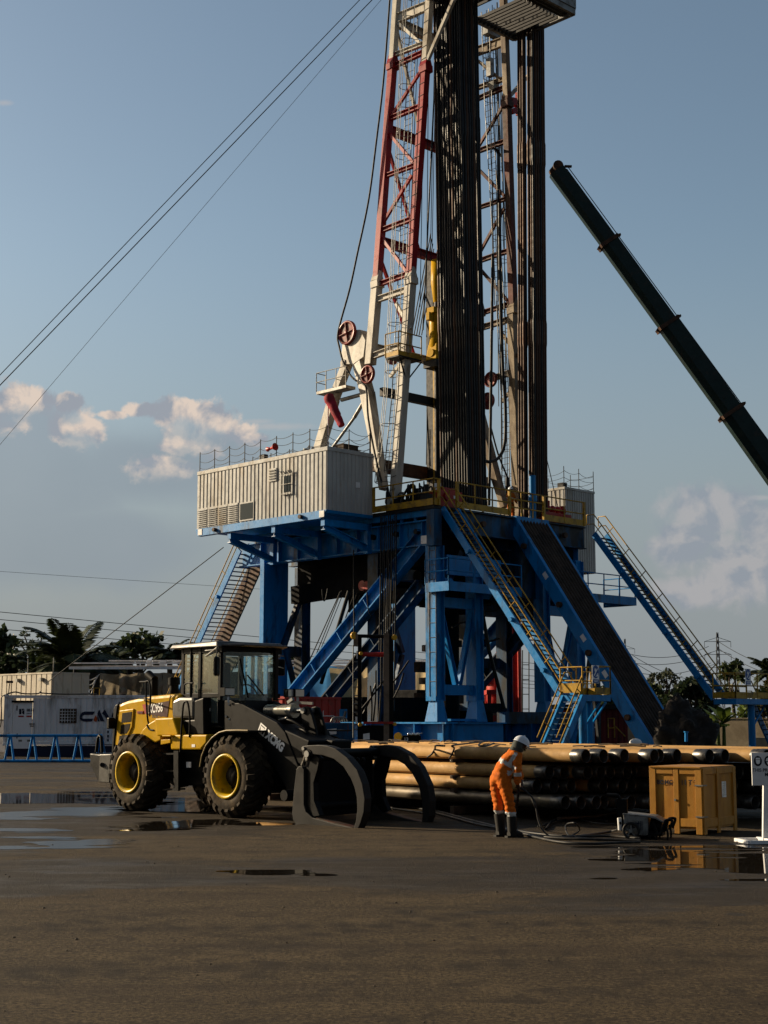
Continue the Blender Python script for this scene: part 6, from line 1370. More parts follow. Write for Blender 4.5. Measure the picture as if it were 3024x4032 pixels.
J = dict(pelvis=c3j(640, 600), waist=c3j(678, 520), chest=c3j(725, 440), neck=c3j(785, 372), head=c3j(822, 335),
         shR=c3j(800, 425, -.13), elR=c3j(800, 585, -.20), wrR=c3j(802, 690, -.12), handR=c3j(818, 745, -.06),
         shL=c3j(742, 412, .17), elL=c3j(815, 560, .24), wrL=c3j(836, 668, .10), handL=c3j(842, 725, .04),
         hipR=c3j(668, 640, -.09), knR=c3j(712, 800, -.12), anR=c3j(748, 1000, -.12), footR=c3j(752, 1160, -.12),
         hipL=c3j(600, 640, .09), knL=c3j(612, 800, .08), anL=c3j(630, 975, .08), footL=c3j(645, 1148, .08))
J['look'] = V((.75, .35, -.55)).normalized(); J['helm_up'] = V((.42, .15, .89)).normalized()
for k in 'RL': J['foot'+k].z = .0
def bands(p, n):
    for q, a, w in ((c3j(748, 962, -.12), Z, .034), (c3j(632, 945, .08), Z, .032)):
        if abs((p-q).dot(a)) < w and (p-q).length < .2: return 1
    d = (J['wrR']-J['elR']).normalized(); q = J['elR']
    if abs((p-q).dot(d)) < .03 and (p-q).length < .16: return 1
    ax = (J['chest']-J['waist']).normalized(); q = c3j(690, 488)
    if abs((p-q).dot(ax)) < .03 and (p-q).length < .30 and p.z > c3j(0, 545).z and p.x < c3j(770, 0).x: return 1
    a, b_ = c3j(778, 385), c3j(712, 495); u_ = (b_-a).normalized(); w = (p-a); w.y = 0; u2 = V((u_.x, 0, u_.z)).normalized(); t_ = w.dot(u2)
    if 0 < t_ < (b_-a).length and (w-u2*t_).length < .03 and n.y < .2: return 1
    return 0
person('worker in orange coverall and white hard hat bending over a hose before the pipes', J, (.86, .5, 0), 1.0, None, bands)
# floorman up on the rig floor
B = 1.7
def fj(px, py, db=0): return onB(px, py, B+db)
zf2 = ZF
q0 = fj(2012, 2030); fx, fy = q0.x, q0.y
def fp(r_, z, f=0): return V((fx, fy, zf2))+U*r_+Z*z-VV*f
J2 = dict(pelvis=fp(0, .95), waist=fp(0, 1.10), chest=fp(0, 1.34), neck=fp(0, 1.5), head=fp(0, 1.62), shR=fp(-.19, 1.42), elR=fp(-.26, 1.16, .05), wrR=fp(-.2, .95, .2), handR=fp(-.15, .93, .3), shL=fp(.19, 1.42), elL=fp(.27, 1.16, .05), wrL=fp(.2, .98, .22), handL=fp(.14, .96, .3), hipR=fp(-.10, .9), knR=fp(-.12, .5, .03), anR=fp(-.13, .14), footR=fp(-.13, 0), hipL=fp(.10, .9), knL=fp(.12, .5, .03), anL=fp(.13, .14), footL=fp(.13, 0))
J2 = {k: v for k, v in J2.items()}
person('floorman in orange coverall and white hard hat standing up on the rig floor', J2, -VV, 1.0, None, lambda p, n: 1 if abs(p.z-zf2-1.2) < .03 or abs(p.z-zf2-.32) < .03 else 0)
# ------------------------------------------------------------------ containers, fence rail and shed behind the yard
CONT = pm('container_white', (.88, .88, .90), .45, .0, var=.12, vs=.6, dirt=(.24, .21, .18), damt=.30, ds=.8, streak=True)
CREAM = pm('container_cream', (.58, .52, .42), .45, var=.12, vs=.6, dirt=(.30, .24, .17), damt=.28, ds=.8, streak=True)
NAVY = pm('navy_lettering', (.010, .014, .045), .5, var=.1)
DROP = pm('orange_drop', (.50, .09, .02), .5, var=.05)
def c5(cx, cy): return .42194*cx, 2400+.42194*cy
DC = 76.0
def cc(cx, cy, o=0): return onY(*c5(cx, cy), DC-o)
X0 = cc(40, 900).x; zc0 = .62; zc1 = cc(300, 800).z; LC = 9.0
con = thing('container_cabin', 'long white corrugated container cabin with barred window and dark logo', 'container', V((X0+LC/2, DC+1.2, 0)))
dx0, dx1 = cc(150, 0).x, cc(338, 0).x; ex, my = V((1,0,0)), V((0,-1,0))
mb = MB(); corrugated(mb, V((X0+.15, DC, 0)), ex, dx0-X0-.15, zc0+.15, zc1-.15, my, .30, .04, .5); corrugated(mb, V((dx1, DC, 0)), ex, X0+LC-dx1, zc0+.15, zc1-.15, my, .30, .04, .5)
corrugated(mb, V((X0, DC, 0)), V((0,1,0)), 2.44, zc0+.1, zc1-.1, V((-1,0,0)), .30, .04, .5); corrugated(mb, V((X0+LC, DC, 0)), V((0,1,0)), 2.44, zc0+.1, zc1-.1, V((1,0,0)), .30, .04, .5)
mb.build('wall', CONT, con)
mb = MB()
for x in (X0+.07, X0+LC-.07): mb.box((x, DC+.05, (zc0+zc1)/2), (.15, .16, zc1-zc0))
for z in (zc0+.07, zc1-.07): mb.box((X0+LC/2, DC+.03, z), (LC-.3, .13, .15)); 
for x in (X0+.1, X0+LC-.1):
    for z in (zc0, zc1-.02): mb.box((x, DC-.0, z+.0), (.2, .2, .13))
mb.build('frame', CONT, con, .01)
mb = MB(); mb.hexa([V((x, y, z)) for z in (zc1-.05, zc1-.01) for x, y in ((X0+.1, DC+.1), (X0+LC-.1, DC+.1), (X0+LC-.1, DC+2.4), (X0+.1, DC+2.4))]); mb.build('roof', CREAM, con)
mb = MB(); mb.hexa([V((x, y, z)) for z in (.0, zc0-.08) for x, y in ((X0+.1, DC+.12), (X0+LC-.1, DC+.12), (X0+LC-.1, DC+2.4), (X0+.1, DC+2.4))]); mb.build('skid', NAVY, con)
mb = MB(); z0, z1 = cc(0, 1298).z, cc(0, 868).z; mb.box(((dx0+dx1)/2, DC+.0, (z0+z1)/2), (dx1-dx0-.06, .05, z1-z0)); dr = mb.build('door', CONT, con, .008)
mb = MB(); mb.box(((dx0+dx1)/2, DC-.05, z1+.05), (dx1-dx0+.06, .14, .10)); mb.build('door_hood', BLACK, con)
mb = MB(); c = cc(298, 1068, .05); mb.box(c, (.26, .05, .05)); mb.box(cc(298, 1088, .05), (.18, .03, .05)); mb.box(cc(150, 920, .02)+ex*.05, (.05, .04, .25)); mb.box(cc(150, 1180, .02)+ex*.05, (.05, .04, .25)); mb.build('handle', BLACK, dr)
mb = MB(); D_ = .035
mb.add([cc(x, y, D_) for x, y in [(178, 928), (200, 926), (200, 978), (178, 978)]], [(0,3,2,1)]); mb.add([cc(x, y, D_) for x, y in [(204, 926), (228, 926), (206, 950)]], [(0,2,1)]); mb.add([cc(x, y, D_) for x, y in [(204, 956), (228, 932), (226, 978), (212, 978)]], [(0,3,2,1)])
mb.text('神开', cc(246, 955, D_), ex, Z, .20, 0, bold=.004); mb.text('SHENKAI', cc(246, 976, D_), ex, Z, .072, 0, bold=.002); mb.build('door_sign', INK, con)
mb = MB()
for a, b_ in ((170, 222), (246, 298)): mb.add([cc(x, y, D_) for x, y in [(a, 990), (b_, 990), (b_, 1004), (a, 1004)]], [(0,3,2,1)])
mb.build('sign_bar', RED, con)
mb = MB()
for a, b_ in ((172, 205), (252, 288)): mb.add([cc(x, y, D_) for x, y in [(a, 1215), (b_, 1215), (b_, 1250), (a, 1250)]], [(0,3,2,1)])
mb.build('door_vent', GREY, con)
mb = MB(); w0, w1 = cc(556, 1060), cc(716, 925); mb.box((w0+w1)/2+my*.02, (w1.x-w0.x, .08, w1.z-w0.z)); wf = mb.build('window', RUST, con, .01)
mb = MB(); mb.box((w0+w1)/2+my*.064, (w1.x-w0.x-.14, .012, w1.z-w0.z-.14)); mb.build('pane', pm('brown_window', (.05, .035, .02), .2), wf)
mb = MB()
for k in range(1, 6): x = w0.x+(w1.x-w0.x)*k/6; mb.tube((x, DC-.11, w0.z+.03), (x, DC-.11, w1.z-.03), .016, 5)
for k in range(1, 5): z = w0.z+(w1.z-w0.z)*k/5; mb.tube((w0.x+.03, DC-.11, z), (w1.x-.03, DC-.11, z), .016, 5)
mb.build('bars', CONT, wf)
mb = MB(); D_ = .012
def poly(pl): mb.prism([cc(x, y, D_) for x, y in pl], V((0, -.012, 0)))
poly([(885, 952), (865, 983), (790, 983), (772, 990), (762, 1004), (742, 1004), (748, 982), (765, 962), (790, 952)]); poly([(742, 1006), (762, 1006), (772, 1018), (790, 1018), (872, 1018), (855, 1046), (790, 1046), (762, 1038), (746, 1022)])
poly([(908, 975), (926, 932), (975, 1044), (940, 1044)]); poly([(950, 970), (978, 932), (1040, 1044), (1003, 1044), (975, 990)]); poly([(906, 982), (930, 1044), (912, 1044)])
poly([(1150, 952), (1140, 975), (1075, 985), (1062, 1004), (1040, 1004), (1050, 968), (1085, 950)]); poly([(1042, 1008), (1062, 1008), (1080, 1018), (1150, 1018), (1140, 1046), (1085, 1046), (1050, 1030)])
mb.build('logo', NAVY, con)
mb = MB(); poly([(893, 985), (906, 1012), (908, 1030), (900, 1046), (886, 1048), (876, 1036), (876, 1020)]); mb.build('logo_drop', DROP, con)
mb = MB()
for k, (x, y) in enumerate(((1000, 1130), (1000, 1170), (1000, 1210))): poly([(x, y), (x+16, y), (x+16, y+24), (x, y+24)])
mb.build('small_marking', NAVY, con)
mb = MB(); mb.path(curve([cc(60, 790, .1), cc(140, 770, .1), cc(220, 785, .1), cc(350, 785, .1), cc(375, 768, .1), cc(400, 780, .1), cc(600, 790, .1), cc(900, 788, .1)]), .035, 6); mb.path(curve([cc(45, 800, .1), cc(12, 830, .1), cc(14, 1000, .1), cc(2, 1100, .1)]), .03, 6); mb.build('roof_cable', RUBBER, con)
br = thing('broom', 'brown broom standing upright on the roof of the white container', 'broom', cc(88, 790, -.2)); mb = MB(); mb.tube(cc(78, 792, -.2), cc(90, 690, -.2), .025, 6); mb.build('handle', DARK, br); mb = MB(); mb.box(cc(90, 676, -.2), (.34, .1, .12)); mb.build('head', RUST, br)
# upper cabin behind
c = onY(205, 2700, 84); c.z = 0; ztop = onY(205, 2650, 84).z; zb_ = ztop-2.6; wE = 2.44
cb = thing('container_cabin', 'cream corrugated container with shaded end standing above the white cabin', 'container', c)
mb = MB(); corrugated(mb, c, VV, 6.06, zb_, ztop, -U, .55, .04, .8); corrugated(mb, c, U, wE, zb_, ztop, -VV, .5, .04, .8); corrugated(mb, c+VV*6.06, U, wE, zb_, ztop, VV, .5, .04, .8); corrugated(mb, c+U*wE, VV, 6.06, zb_, ztop, U, .55, .04, .8); mb.build('wall', CREAM, cb)
mb = MB(); mb.hexa([V((p.x, p.y, z)) for z in (ztop-.03, ztop+.06) for p in (c-U*.03-VV*.03, c+U*(wE+.03)-VV*.03, c+U*(wE+.03)+VV*6.1, c-U*.03+VV*6.1)]); mb.build('roof', CREAM, cb)
mb = MB(); mb.hexa([V((p.x, p.y, z)) for z in (0, zb_) for p in (c+U*.1+VV*.1, c+U*wE+VV*.1, c+U*wE+VV*6, c+U*.1+VV*6)]); mb.build('plinth', NAVY, cb)
mb = MB()
for s in (1.0, 3.6): p = c+VV*s+Z*(ztop-.35)-U*.12; mb.box(p, (.2, .25, .2), U, VV, Z)
for s in (.4, 3.2): mb.tube(c+VV*s+U*.3+Z*ztop, c+VV*s+U*.3+Z*(ztop+.9), .03, 6)
mb.build('wall_lamp', GREY, cb)
# low blue A-frame barrier
bar = thing('pipe_barrier', 'long low blue tubular barrier on A legs in front of the white container', 'barrier', onY(200, 2998, 66))
y0 = 66.; zt_ = onY(0, 2897, y0).z; 
mb = MB(); mb.tube(onY(-120, 2897, y0), onY(402, 2896, y0), .065, 10); mb.build('top_rail', BLUE, bar)
mb = MB()
for o in (-.25, .3): mb.tube(V((onY(-120, 2998, y0).x, y0+o, .06)), V((onY(402, 2998, y0).x, y0+o, .06)), .055, 8)
mb.build('ground_rail', BLUE, bar)
for k in range(-1, 5):
    x = onY(40+90*k, 2897, y0).x
    for s in (-1, 1): mb = MB(); mb.tube((x+.03*s, y0, zt_-.03), (x+.26*s, y0-.22*s, .05), .05, 8); mb.build('leg', BLUE, bar)
# ------------------------------------------------------------------ mud tank shed with hanging tarpaulins
def tarp(name, col, trans, rough=.35, met=0, folds=.6):
    m, nt, b = principled(name); n = nz(nt, 2.2, 6, .6, stretch=(1, 1, .5)); c = mix(nt, ramp(nt, n, [(.3, 0.), (.7, 1.)]), tuple(x*.65 for x in col), col); lk(nt, c, b.inputs['Base Color']); b.inputs['Roughness'].default_value = rough; b.inputs['Metallic'].default_value = met
    bn = nt.nodes.new('ShaderNodeBump'); bn.inputs['Strength'].default_value = folds; bn.inputs['Distance'].default_value = .12; lk(nt, nz(nt, 1.6, 3, .5, stretch=(1.5, 1, .35), dist=1.0), bn.inputs['Height']); lk(nt, bn.outputs[0], b.inputs['Normal'])
    tr = nt.nodes.new('ShaderNodeBsdfTranslucent'); lk(nt, c, tr.inputs[0]); mx = nt.nodes.new('ShaderNodeMixShader'); mx.inputs[0].default_value = trans; lk(nt, b.outputs[0], mx.inputs[1]); lk(nt, tr.outputs[0], mx.inputs[2]); lk(nt, mx.outputs[0], nt.nodes['Material Output'].inputs[0])
    return m
T_SIL = tarp('silver_tarpaulin', (.26, .22, .16), .4, .25, .3); T_BLU = tarp('blue_tarpaulin', (.09, .30, .62), .45, .4); T_GLD = tarp('tan_tarpaulin', (.46, .36, .20), .45, .3, .2); T_GLD2 = tarp('bright_tan_tarpaulin', (.66, .52, .30), .5, .28, .2)
def curtain(x0, x1, y0, y1, D, mat, lab, amp=.18, pitch=.7, skew=0, seed=0, rag=.15):
    a, b_ = onY(x0, y0, D), onY(x1, y1, D); L = b_.x-a.x; nx = max(8, int(L/.12)); nz_ = 14; mb = MB(); vs = []
    for j in range(nz_+1):
        v = j/nz_
        for i in range(nx+1):
            u = i/nx; x = a.x+L*u; pin = math.sin(u*L/pitch*math.pi*.5)**2
            f = noise.noise(V((x/pitch, v*.6, seed)))*amp*2.2+noise.noise(V((x/pitch*2.4+v, v*1.3, seed+5)))*amp*.8
            z = a.z+(b_.z-a.z)*v-(1-v)*pin*.10+(v**3)*rag*noise.noise(V((x*1.2, seed, 0)))
            vs.append(V((x+skew*v+.1*noise.noise(V((x*2, v*3, seed))), D+f*(.25+.75*v), z)))
    mb.add(vs, [(j*(nx+1)+i, j*(nx+1)+i+1, (j+1)*(nx+1)+i+1, (j+1)*(nx+1)+i) for j in range(nz_) for i in range(nx)], True)
    return tag(recenter(mb.build('tarpaulin', mat)), lab, 'tarpaulin', 'tarpaulins hung along the shed')
curtain(395, 470, 2650, 2735, 93, T_SIL, 'grey folded tarpaulin under the shed eave just right of the swagged opening', .25, .8, 0, 1)
curtain(468, 540, 2650, 2738, 92.6, T_SIL, 'grey tarpaulin with bright torn sheen hanging above the loader hood', .35, .6, .1, 7, .4)
curtain(538, 640, 2648, 2742, 93, T_SIL, 'grey tarpaulin hanging behind the loader exhaust stack', .3, .9, 0, 3)
curtain(640, 760, 2648, 2760, 93, T_SIL, 'grey tarpaulin behind the loader cab', .3, .9, 0, 4)
curtain(1085, 1178, 2626, 2752, 91, T_BLU, 'bright blue tarpaulin sheet left of the thin rear column', .16, .5, 0, 9)
curtain(1176, 1330, 2622, 2800, 91, T_BLU, 'bright blue tarpaulin sheet behind the foot of the inclined strut', .16, .5, -.3, 10)
curtain(1300, 1440, 2630, 2780, 90.5, T_GLD, 'tan tarpaulin behind the black lifting frame', .3, 1.0, .1, 12)
curtain(1415, 1560, 2625, 2778, 90, T_GLD2, 'bright tan tarpaulin between the posts of the black lifting frame', .4, .7, 0, 14, .3)
curtain(1555, 1700, 2625, 2775, 90.3, T_GLD2, 'crumpled pale tan tarpaulin right of the black lifting frame', .4, .6, 0, 16, .3)
curtain(1830, 1900, 2640, 2720, 91, T_SIL, 'dark tarpaulin scrap right of the front tower', .3, .8, 0, 18)
sh = thing('mud_tank_shed', 'long low shed with pale roof sheets over mud tanks behind the rig', 'shed', V((onY(1000, 2700, 96).x, 98, 0)))
xa, xb2 = onY(280, 2640, 94).x, onY(2010, 2640, 94).x; ze = onY(1000, 2628, 94).z
ROOF = pm('pale_roof_sheet', (.42, .36, .31), .5, var=.2, dirt=(.25, .19, .14), damt=.35)
mb = MB(); mb.hexa([V((xa, 93.4, ze)), V((xb2, 93.4, ze)), V((xb2, 104, ze+.42)), V((xa+2, 104, ze+.42)), V((xa, 93.4, ze+.06)), V((xb2, 93.4, ze+.06)), V((xb2, 104, ze+.48)), V((xa+2, 104, ze+.48))]); mb.build('roof', ROOF, sh)
mb = MB(); mb.box(((xa+xb2)/2, 93.35, ze-.06), (xb2-xa, .1, .16)); mb.box(((xa+xb2)/2, 94.2, ze+.28), (xb2-xa, .09, .09)); mb.box(((xa+xb2)/2+1, 96, ze+.5), (xb2-xa-2, .09, .09)); mb.build('eave_pipe', WHITE, sh)
for k in range(9):
    x = xa+.3+k*(xb2-xa-.6)/8; mb = MB(); mb.tube((x, 93.6, 0), (x, 93.6, ze), .08, 8); mb.build('post', DARK, sh)
for x in (590, 640, 1450, 1640, 1860): mb = MB(); p = onY(x, 2615, 95); mb.box(p, (.35, .35, .5)); mb.tube(p, p+V((1.5, 0, .25)), .04, 6); mb.build('roof_fitting', WHITE, sh)
mb = MB(); p0, p1 = onY(310, 2655, 93.2), onY(392, 2655, 93.2)
for k, s in enumerate((.35, .6, .85, 1.1)): mb.path(sag(p0+V((.15*k, 0, 0)), p1-V((.1*k, 0, .12*k)), s, 12), .03, 5)
mb.build('swag', WHITE, sh)
mb = MB(); rail(mb, [onY(300, 2738, 92.5), onY(392, 2738, 92.5)], .45, .025, .4, 0, 0); mb.build('yellow_fence', YEL_R, sh)
mb = MB(); mb.hexa([V((x, y, z)) for z in (0, ze-.2) for x, y in ((xa+.2, 99), (xb2, 99), (xb2, 103), (xa+.2, 103))]); mb.build('rear_wall', DARK, sh)
tk = thing('mud_tank', 'long grey mud tank with white ledge and yellow railing under the shed', 'tank', V((onY(1500, 2900, 92).x, 93, 0)))
zl2 = onY(1500, 2785, 91).z; xa2 = onY(1000, 2800, 91).x; mb = MB(); mb.hexa([V((x, y, z)) for z in (.3, zl2-.1) for x, y in ((xa2, 91.4), (xb2, 91.4), (xb2, 98), (xa2, 98))])
for k in range(18): mb.box((xa2+.6+k*(xb2-xa2-1)/17, 91.35, zl2/2), (.12, .12, zl2-.5))
mb.build('tank_body', pm('tank_grey', (.24, .21, .18), .6, dirt=(.10, .08, .06), damt=.45), tk)
mb = MB(); mb.box(((xa2+xb2)/2, 91.2, zl2), (xb2-xa2, .7, .17)); mb.build('ledge', WHITE, tk)
mb = MB(); rail(mb, [V((onY(1845, 0, 91).x, 91, zl2+.1)), V((onY(1935, 0, 91).x, 91, zl2+.1))], 1.05, .03, .6, 1, 0); mb.build('ledge_rail', YEL_R, tk)
for a in ((1462, 2800, 1475, 2850), (1440, 2815, 1465, 2840)): mb = MB(); mb.tube(onY(a[0], a[1], 90), onY(a[2], a[3], 89.5), .09, 8); mb.build('tank_pipe', WHITE, tk)
# ------------------------------------------------------------------ equipment between the rig and the pipe stack
RC_ = thing('steel_skip', 'red ribbed steel skip behind the loader boom', 'skip', onY(1125, 2900, 55))
c = onY(1125, 2742, 55); zt3 = c.z; c.z = 0; w1, w2 = 3.4, 2.75
mb = MB(); corrugated(mb, c, VV, w1, .2, zt3-.08, -U, .34, .05, .5); corrugated(mb, c, U, w2, .2, zt3-.08, -VV, .34, .03, .7); mb.build('side', RED, RC_)
mb = MB(); mb.beam(c+Z*(zt3-.04), c+VV*w1+Z*(zt3-.04), .10, .09); mb.beam(c+Z*(zt3-.045), c+U*w2+Z*(zt3-.045), .10, .09); mb.hexa([V((p.x, p.y, z)) for z in (.1, zt3-.2) for p in (c+U*.08+VV*.08, c+U*w2+VV*.08, c+U*w2+VV*w1, c+U*.08+VV*w1)]); mb.build('rim', RED, RC_)
mb = MB(); p = c-VV*.012+U*.9; 
for a, b_ in (((0, .9), (1.5, .9)), ((1.5, .9), (1.5, 2.0)), ((0, 2.0), (1.5, 2.0)), ((0, .9), (0, 2.0)), ((.95, 2.0), (.95, 2.2))): mb.tube(p+U*a[0]+Z*a[1], p+U*b_[0]+Z*b_[1], .015, 5)
mb.box(p+U*1.35+Z*1.4-VV*.02, (.12, .03, .08), U, VV, Z); mb.build('door_outline', WHITE, RC_)
bx = thing('blue_tool_box', 'low blue steel box with a white label behind the grapple', 'box', onY(1330, 2905, 49)); a, b_ = onY(1265, 2846, 49), onY(1392, 2846, 49)
mb = MB(); mb.hexa([V((x, y, z)) for z in (.1, a.z) for x, y in ((a.x, 49), (b_.x, 49), (b_.x, 50.6), (a.x, 50.6))]); mb.build('body', BLUE_D, bx, .02)
mb = MB(); mb.prism([onY(x, y, 48.99) for x, y in ((1288, 2872), (1325, 2868), (1325, 2890), (1288, 2893))], V((0, -.012, 0))); mb.build('label_plate', WHITE, bx)
mb = MB()
for k in range(4): p = onY(1322+9*k, 2842, 49.3); mb.path(arc(p, V((1,0,0)), Z, .16, 0, 180, 8), .02, 5)
mb.tube(onY(1350, 2838, 49.5), onY(1362, 2800, 49.5), .04, 8); mb.mat(1); p = onY(1352, 2810, 49.6); mb.box(p, (.25, .2, .3)); mb.build('fittings', [GREY, BLUE], bx)
lf = thing('lifting_frame', 'tall black two-post hydraulic frame with ladder and red crossbar before the rig', 'lifting frame', onY(1470, 2900, 47)); D3 = 47.
TAN = pm('frame_tan_strip', (.20, .15, .11), .6, dirt=(.08, .06, .04), damt=.3)
for x0, x1 in ((1393, 1423), (1512, 1548)):
    mb = MB(); a, b_ = onY(x0, 2505, D3), onY(x1, 2505, D3); w = b_.x-a.x; xm = (a.x+b_.x)/2
    mb.box((xm+w*.28, D3+.1, a.z/2), (w*.5, .34, a.z)); mb.build('post', BLACK, lf)
    mb = MB(); xm2 = a.x+w*.26; zt4 = onY(x0, 2492, D3).z; r = w*.30
    mb.prism([V((xm2-r, D3-.08, .2)), V((xm2+r, D3-.08, .2))]+[V((xm2+r*math.cos(R(t)), D3-.08, zt4-r+r*math.sin(R(t)))) for t in range(0, 181, 20)], V((0, .16, 0))) if x0 > 1500 else mb.prism([V((xm2-r, D3-.08, onY(0, 2545, D3).z)), V((xm2+r, D3-.08, onY(0, 2545, D3).z))]+[V((xm2+r*math.cos(R(t)), D3-.08, zt4-r+r*math.sin(R(t)))) for t in range(0, 181, 20)], V((0, .16, 0)))
    mb.build('post_face', TAN, lf)
mb = MB(); ladder(mb, onY(1403, 2905, D3-.05), onY(1403, 2540, D3-.05), V((.2, 0, 0)), .25, .018, .016); mb.build('ladder', GREY, lf)
mb = MB(); mb.tube(onY(1390, 2504, D3+.1), onY(1552, 2507, D3+.1), .06, 10); mb.build('crossbar', BLACK, lf)
mb = MB(); mb.tube(onY(1425, 2576, D3+.1), onY(1548, 2578, D3+.1), .075, 10); mb.build('crossbar', RED, lf)
for x, y, r in ((1392, 2503, .12), (1551, 2510, .09), (1419, 2573, .06), (1416, 2853, .06), (1552, 2851, .06)): mb = MB(); p = onY(x, y, D3-.05); mb.tube(p, p+V((.03, -.05, 0)), r, 14); mb.build('pin_cap', YELLOW_CAP, lf)
mb = MB(); a, b_ = onY(1420, 2856, D3), onY(1545, 2856, D3); mb.box(((a.x+b_.x)/2, D3+.3, a.z/2), (b_.x-a.x, .7, a.z)); mb.build('base_box', BLACK, lf, .01)
mb = MB(); mb.prism([onY(x, y, D3-.06) for x, y in ((1430, 2890), (1455, 2886), (1456, 2911), (1430, 2912))], V((0, -.012, 0))); mb.build('label_plate', WHITE, lf)
for q in (((1403, 2564), (1408, 2562), (1408, 2594), (1404, 2594)), ((1399, 2822), (1407, 2822), (1406, 2850), (1400, 2850))): mb = MB(); mb.prism([onY(x, y, D3-.1) for x, y in q], V((0, -.012, 0))); mb.build('label_plate', WHITE, lf)
mb = MB(); mb.box(onY(1490, 2846, D3-.0), (.95, .3, .07)); mb.build('red_beam', RED, lf)
mb = MB()
for x0, y0, x1, y1 in ((1430, 2810, 1480, 2690), (1425, 2790, 1540, 2640), (1480, 2640, 1470, 2840), (1500, 2600, 1492, 2840), (1458, 2700, 1462, 2840), (1590, 2650, 1545, 2760), (1610, 2600, 1520, 2720)): mb.path(curve([onY(x0, y0, D3+1), onY((x0+x1)/2+4, (y0+y1)/2, D3+1), onY(x1, y1, D3+1)], 4), .03, 5)
tag(recenter(mb.build('hydraulic_lines', RUBBER)), 'crossing black hydraulic lines behind the lifting frame', 'hoses')
pp_ = thing('power_pack', 'small black power pack with yellow disc and chrome fittings behind the pipe stack', 'power pack', onY(1615, 2915, 42)); D4 = 42.
mb = MB(); a, b_ = onY(1574, 2896, D4), onY(1658, 2896, D4); mb.box(((a.x+b_.x)/2, D4+.2, a.z/2), (b_.x-a.x, .5, a.z)); mb.build('case', BLACK, pp_, .02)
mb = MB(); p = onY(1570, 2901, D4); mb.tube(p, p+V((-.03, -.06, 0)), .12, 16); mb.build('disc', YELLOW_CAP, pp_)
mb = MB()
for k in range(5): p = onY(1610+9*k, 2891+2*(k % 2), D4); mb.ball(p, .05, 8, 6); mb.tube(p, p+V((.12, 0, .03)), .02, 6)
mb.build('fittings', CHROME, pp_)
mb = MB(); mb.prism([onY(x, y, D4-.06) for x, y in ((1576, 2902), (1606, 2902), (1606, 2918), (1576, 2918))], V((0, -.006, 0))); mb.mat(1); mb.text('13', onY(1590, 2917, D4-.07), V((1,0,0)), Z, .13, 0, bold=.004); mb.build('number_plate', [BLACK, WHITE], pp_)
# red gas separator behind the rig
sv = thing('gas_separator', 'red gas separator vessel on a red frame behind the substructure', 'separator', onY(1965, 2840, 84)); D5 = 84.
REDV = pm('vessel_red', (.52, .045, .035), .45, dirt=(.25, .04, .03), damt=.3)
mb = MB(); p = onY(1966, 2780, D5); h = lambda y: onY(1966, y, D5).z
mb.lathe([(0, h(2790)), (.55, h(2785)), (.72, h(2760)), (.72, h(2650)), (.5, h(2630)), (.28, h(2600)), (.13, h(2560)), (.13, h(2435)), (0, h(2435))], V((p.x, p.y, 0)), Z, 20); mb.tube(V((p.x-.75, p.y-.2, h(2675))), V((p.x-.2, p.y-.2, h(2675))), .36, 16); mb.build('vessel', REDV, sv)
mb = MB(); pc = [onY(x, 2725, D5-.9) for x in (1926, 1998)]; zt5 = pc[0].z
for q in pc:
    for o in (0, 1.8): mb.beam(V((q.x, q.y+o, .8)), V((q.x, q.y+o, zt5)), .22, .22)
mb.box(((pc[0].x+pc[1].x)/2, D5, zt5), (pc[1].x-pc[0].x+.3, 2.1, .25)); mb.box(((pc[0].x+pc[1].x)/2, D5, onY(0, 2828, D5).z), (pc[1].x-pc[0].x+.4, 2.1, .3)); mb.build('frame', REDV, sv)
mb = MB(); ladder(mb, onY(1972, 2825, D5-1.1), onY(1972, 2745, D5-1.1), V((.4, 0, 0)), .3, .03, .03); mb.build('ladder', WHITE, sv)
mb = MB(); 
for k in range(2): q = onY(1948, 2475+28*k, D5); mb.tube(q, q+V((.3, 0, 0)), .05, 6)
mb.build('nozzle', DARK, sv)
rv = thing('red_column', 'tall dark red pipe column with ladder behind the left stairs', 'pipe column', onY(2033, 2840, 83)); mb = MB(); p = onY(2031, 2830, 83); mb.tube(V((p.x, p.y, .5)), V((p.x, p.y, onY(2031, 2440, 83).z)), .36, 14); mb.build('column', RED, rv)
mb = MB(); q = onY(2046, 2830, 82.5); mb.tube(V((q.x, q.y, .5)), V((q.x, q.y, onY(0, 2560, 82.5).z)), .08, 8); mb.build('riser', REDV, rv)
mb = MB(); ladder(mb, onY(2070, 2850, 80), onY(2070, 2560, 80), V((.35, 0, 0)), .7, .03, .02); mb.build('ladder', DARK, rv)
# red site cabin on the right
rc = thing('site_cabin', 'dark red site cabin with white window frame seen below the pipe ramp', 'cabin', onY(2380, 2920, 82)); D6 = 82.
a, b_ = onY(2195, 2800, D6), onY(2470, 2800, D6); mb = MB(); zt6 = onY(0, 2792, D6).z; corrugated(mb, V((a.x, D6, 0)), V((1,0,0)), b_.x-a.x, .2, zt6, my, .3, .03, .5); mb.hexa([V((x, y, z)) for z in (.2, zt6-.05) for x, y in ((a.x+.05, D6+.1), (b_.x, D6+.1), (b_.x, D6+2.4), (a.x+.05, D6+2.4))]); mb.build('wall', pm('cabin_dark_red', (.16, .012, .016), .5, dirt=(.08, .015, .015)), rc)
mb = MB(); mb.hexa([V((x, y, z)) for z in (zt6, zt6+.25) for x, y in ((a.x-.2, D6-.4), (b_.x+.15, D6-.4), (b_.x+.15, D6+2.6), (a.x-.2, D6+2.6))]); mb.build('roof', DARK, rc)
mb = MB(); mb.box(onY(2255, 2812, D6-.2), (1.9, .1, .4)); mb.build('fascia', RED, rc)
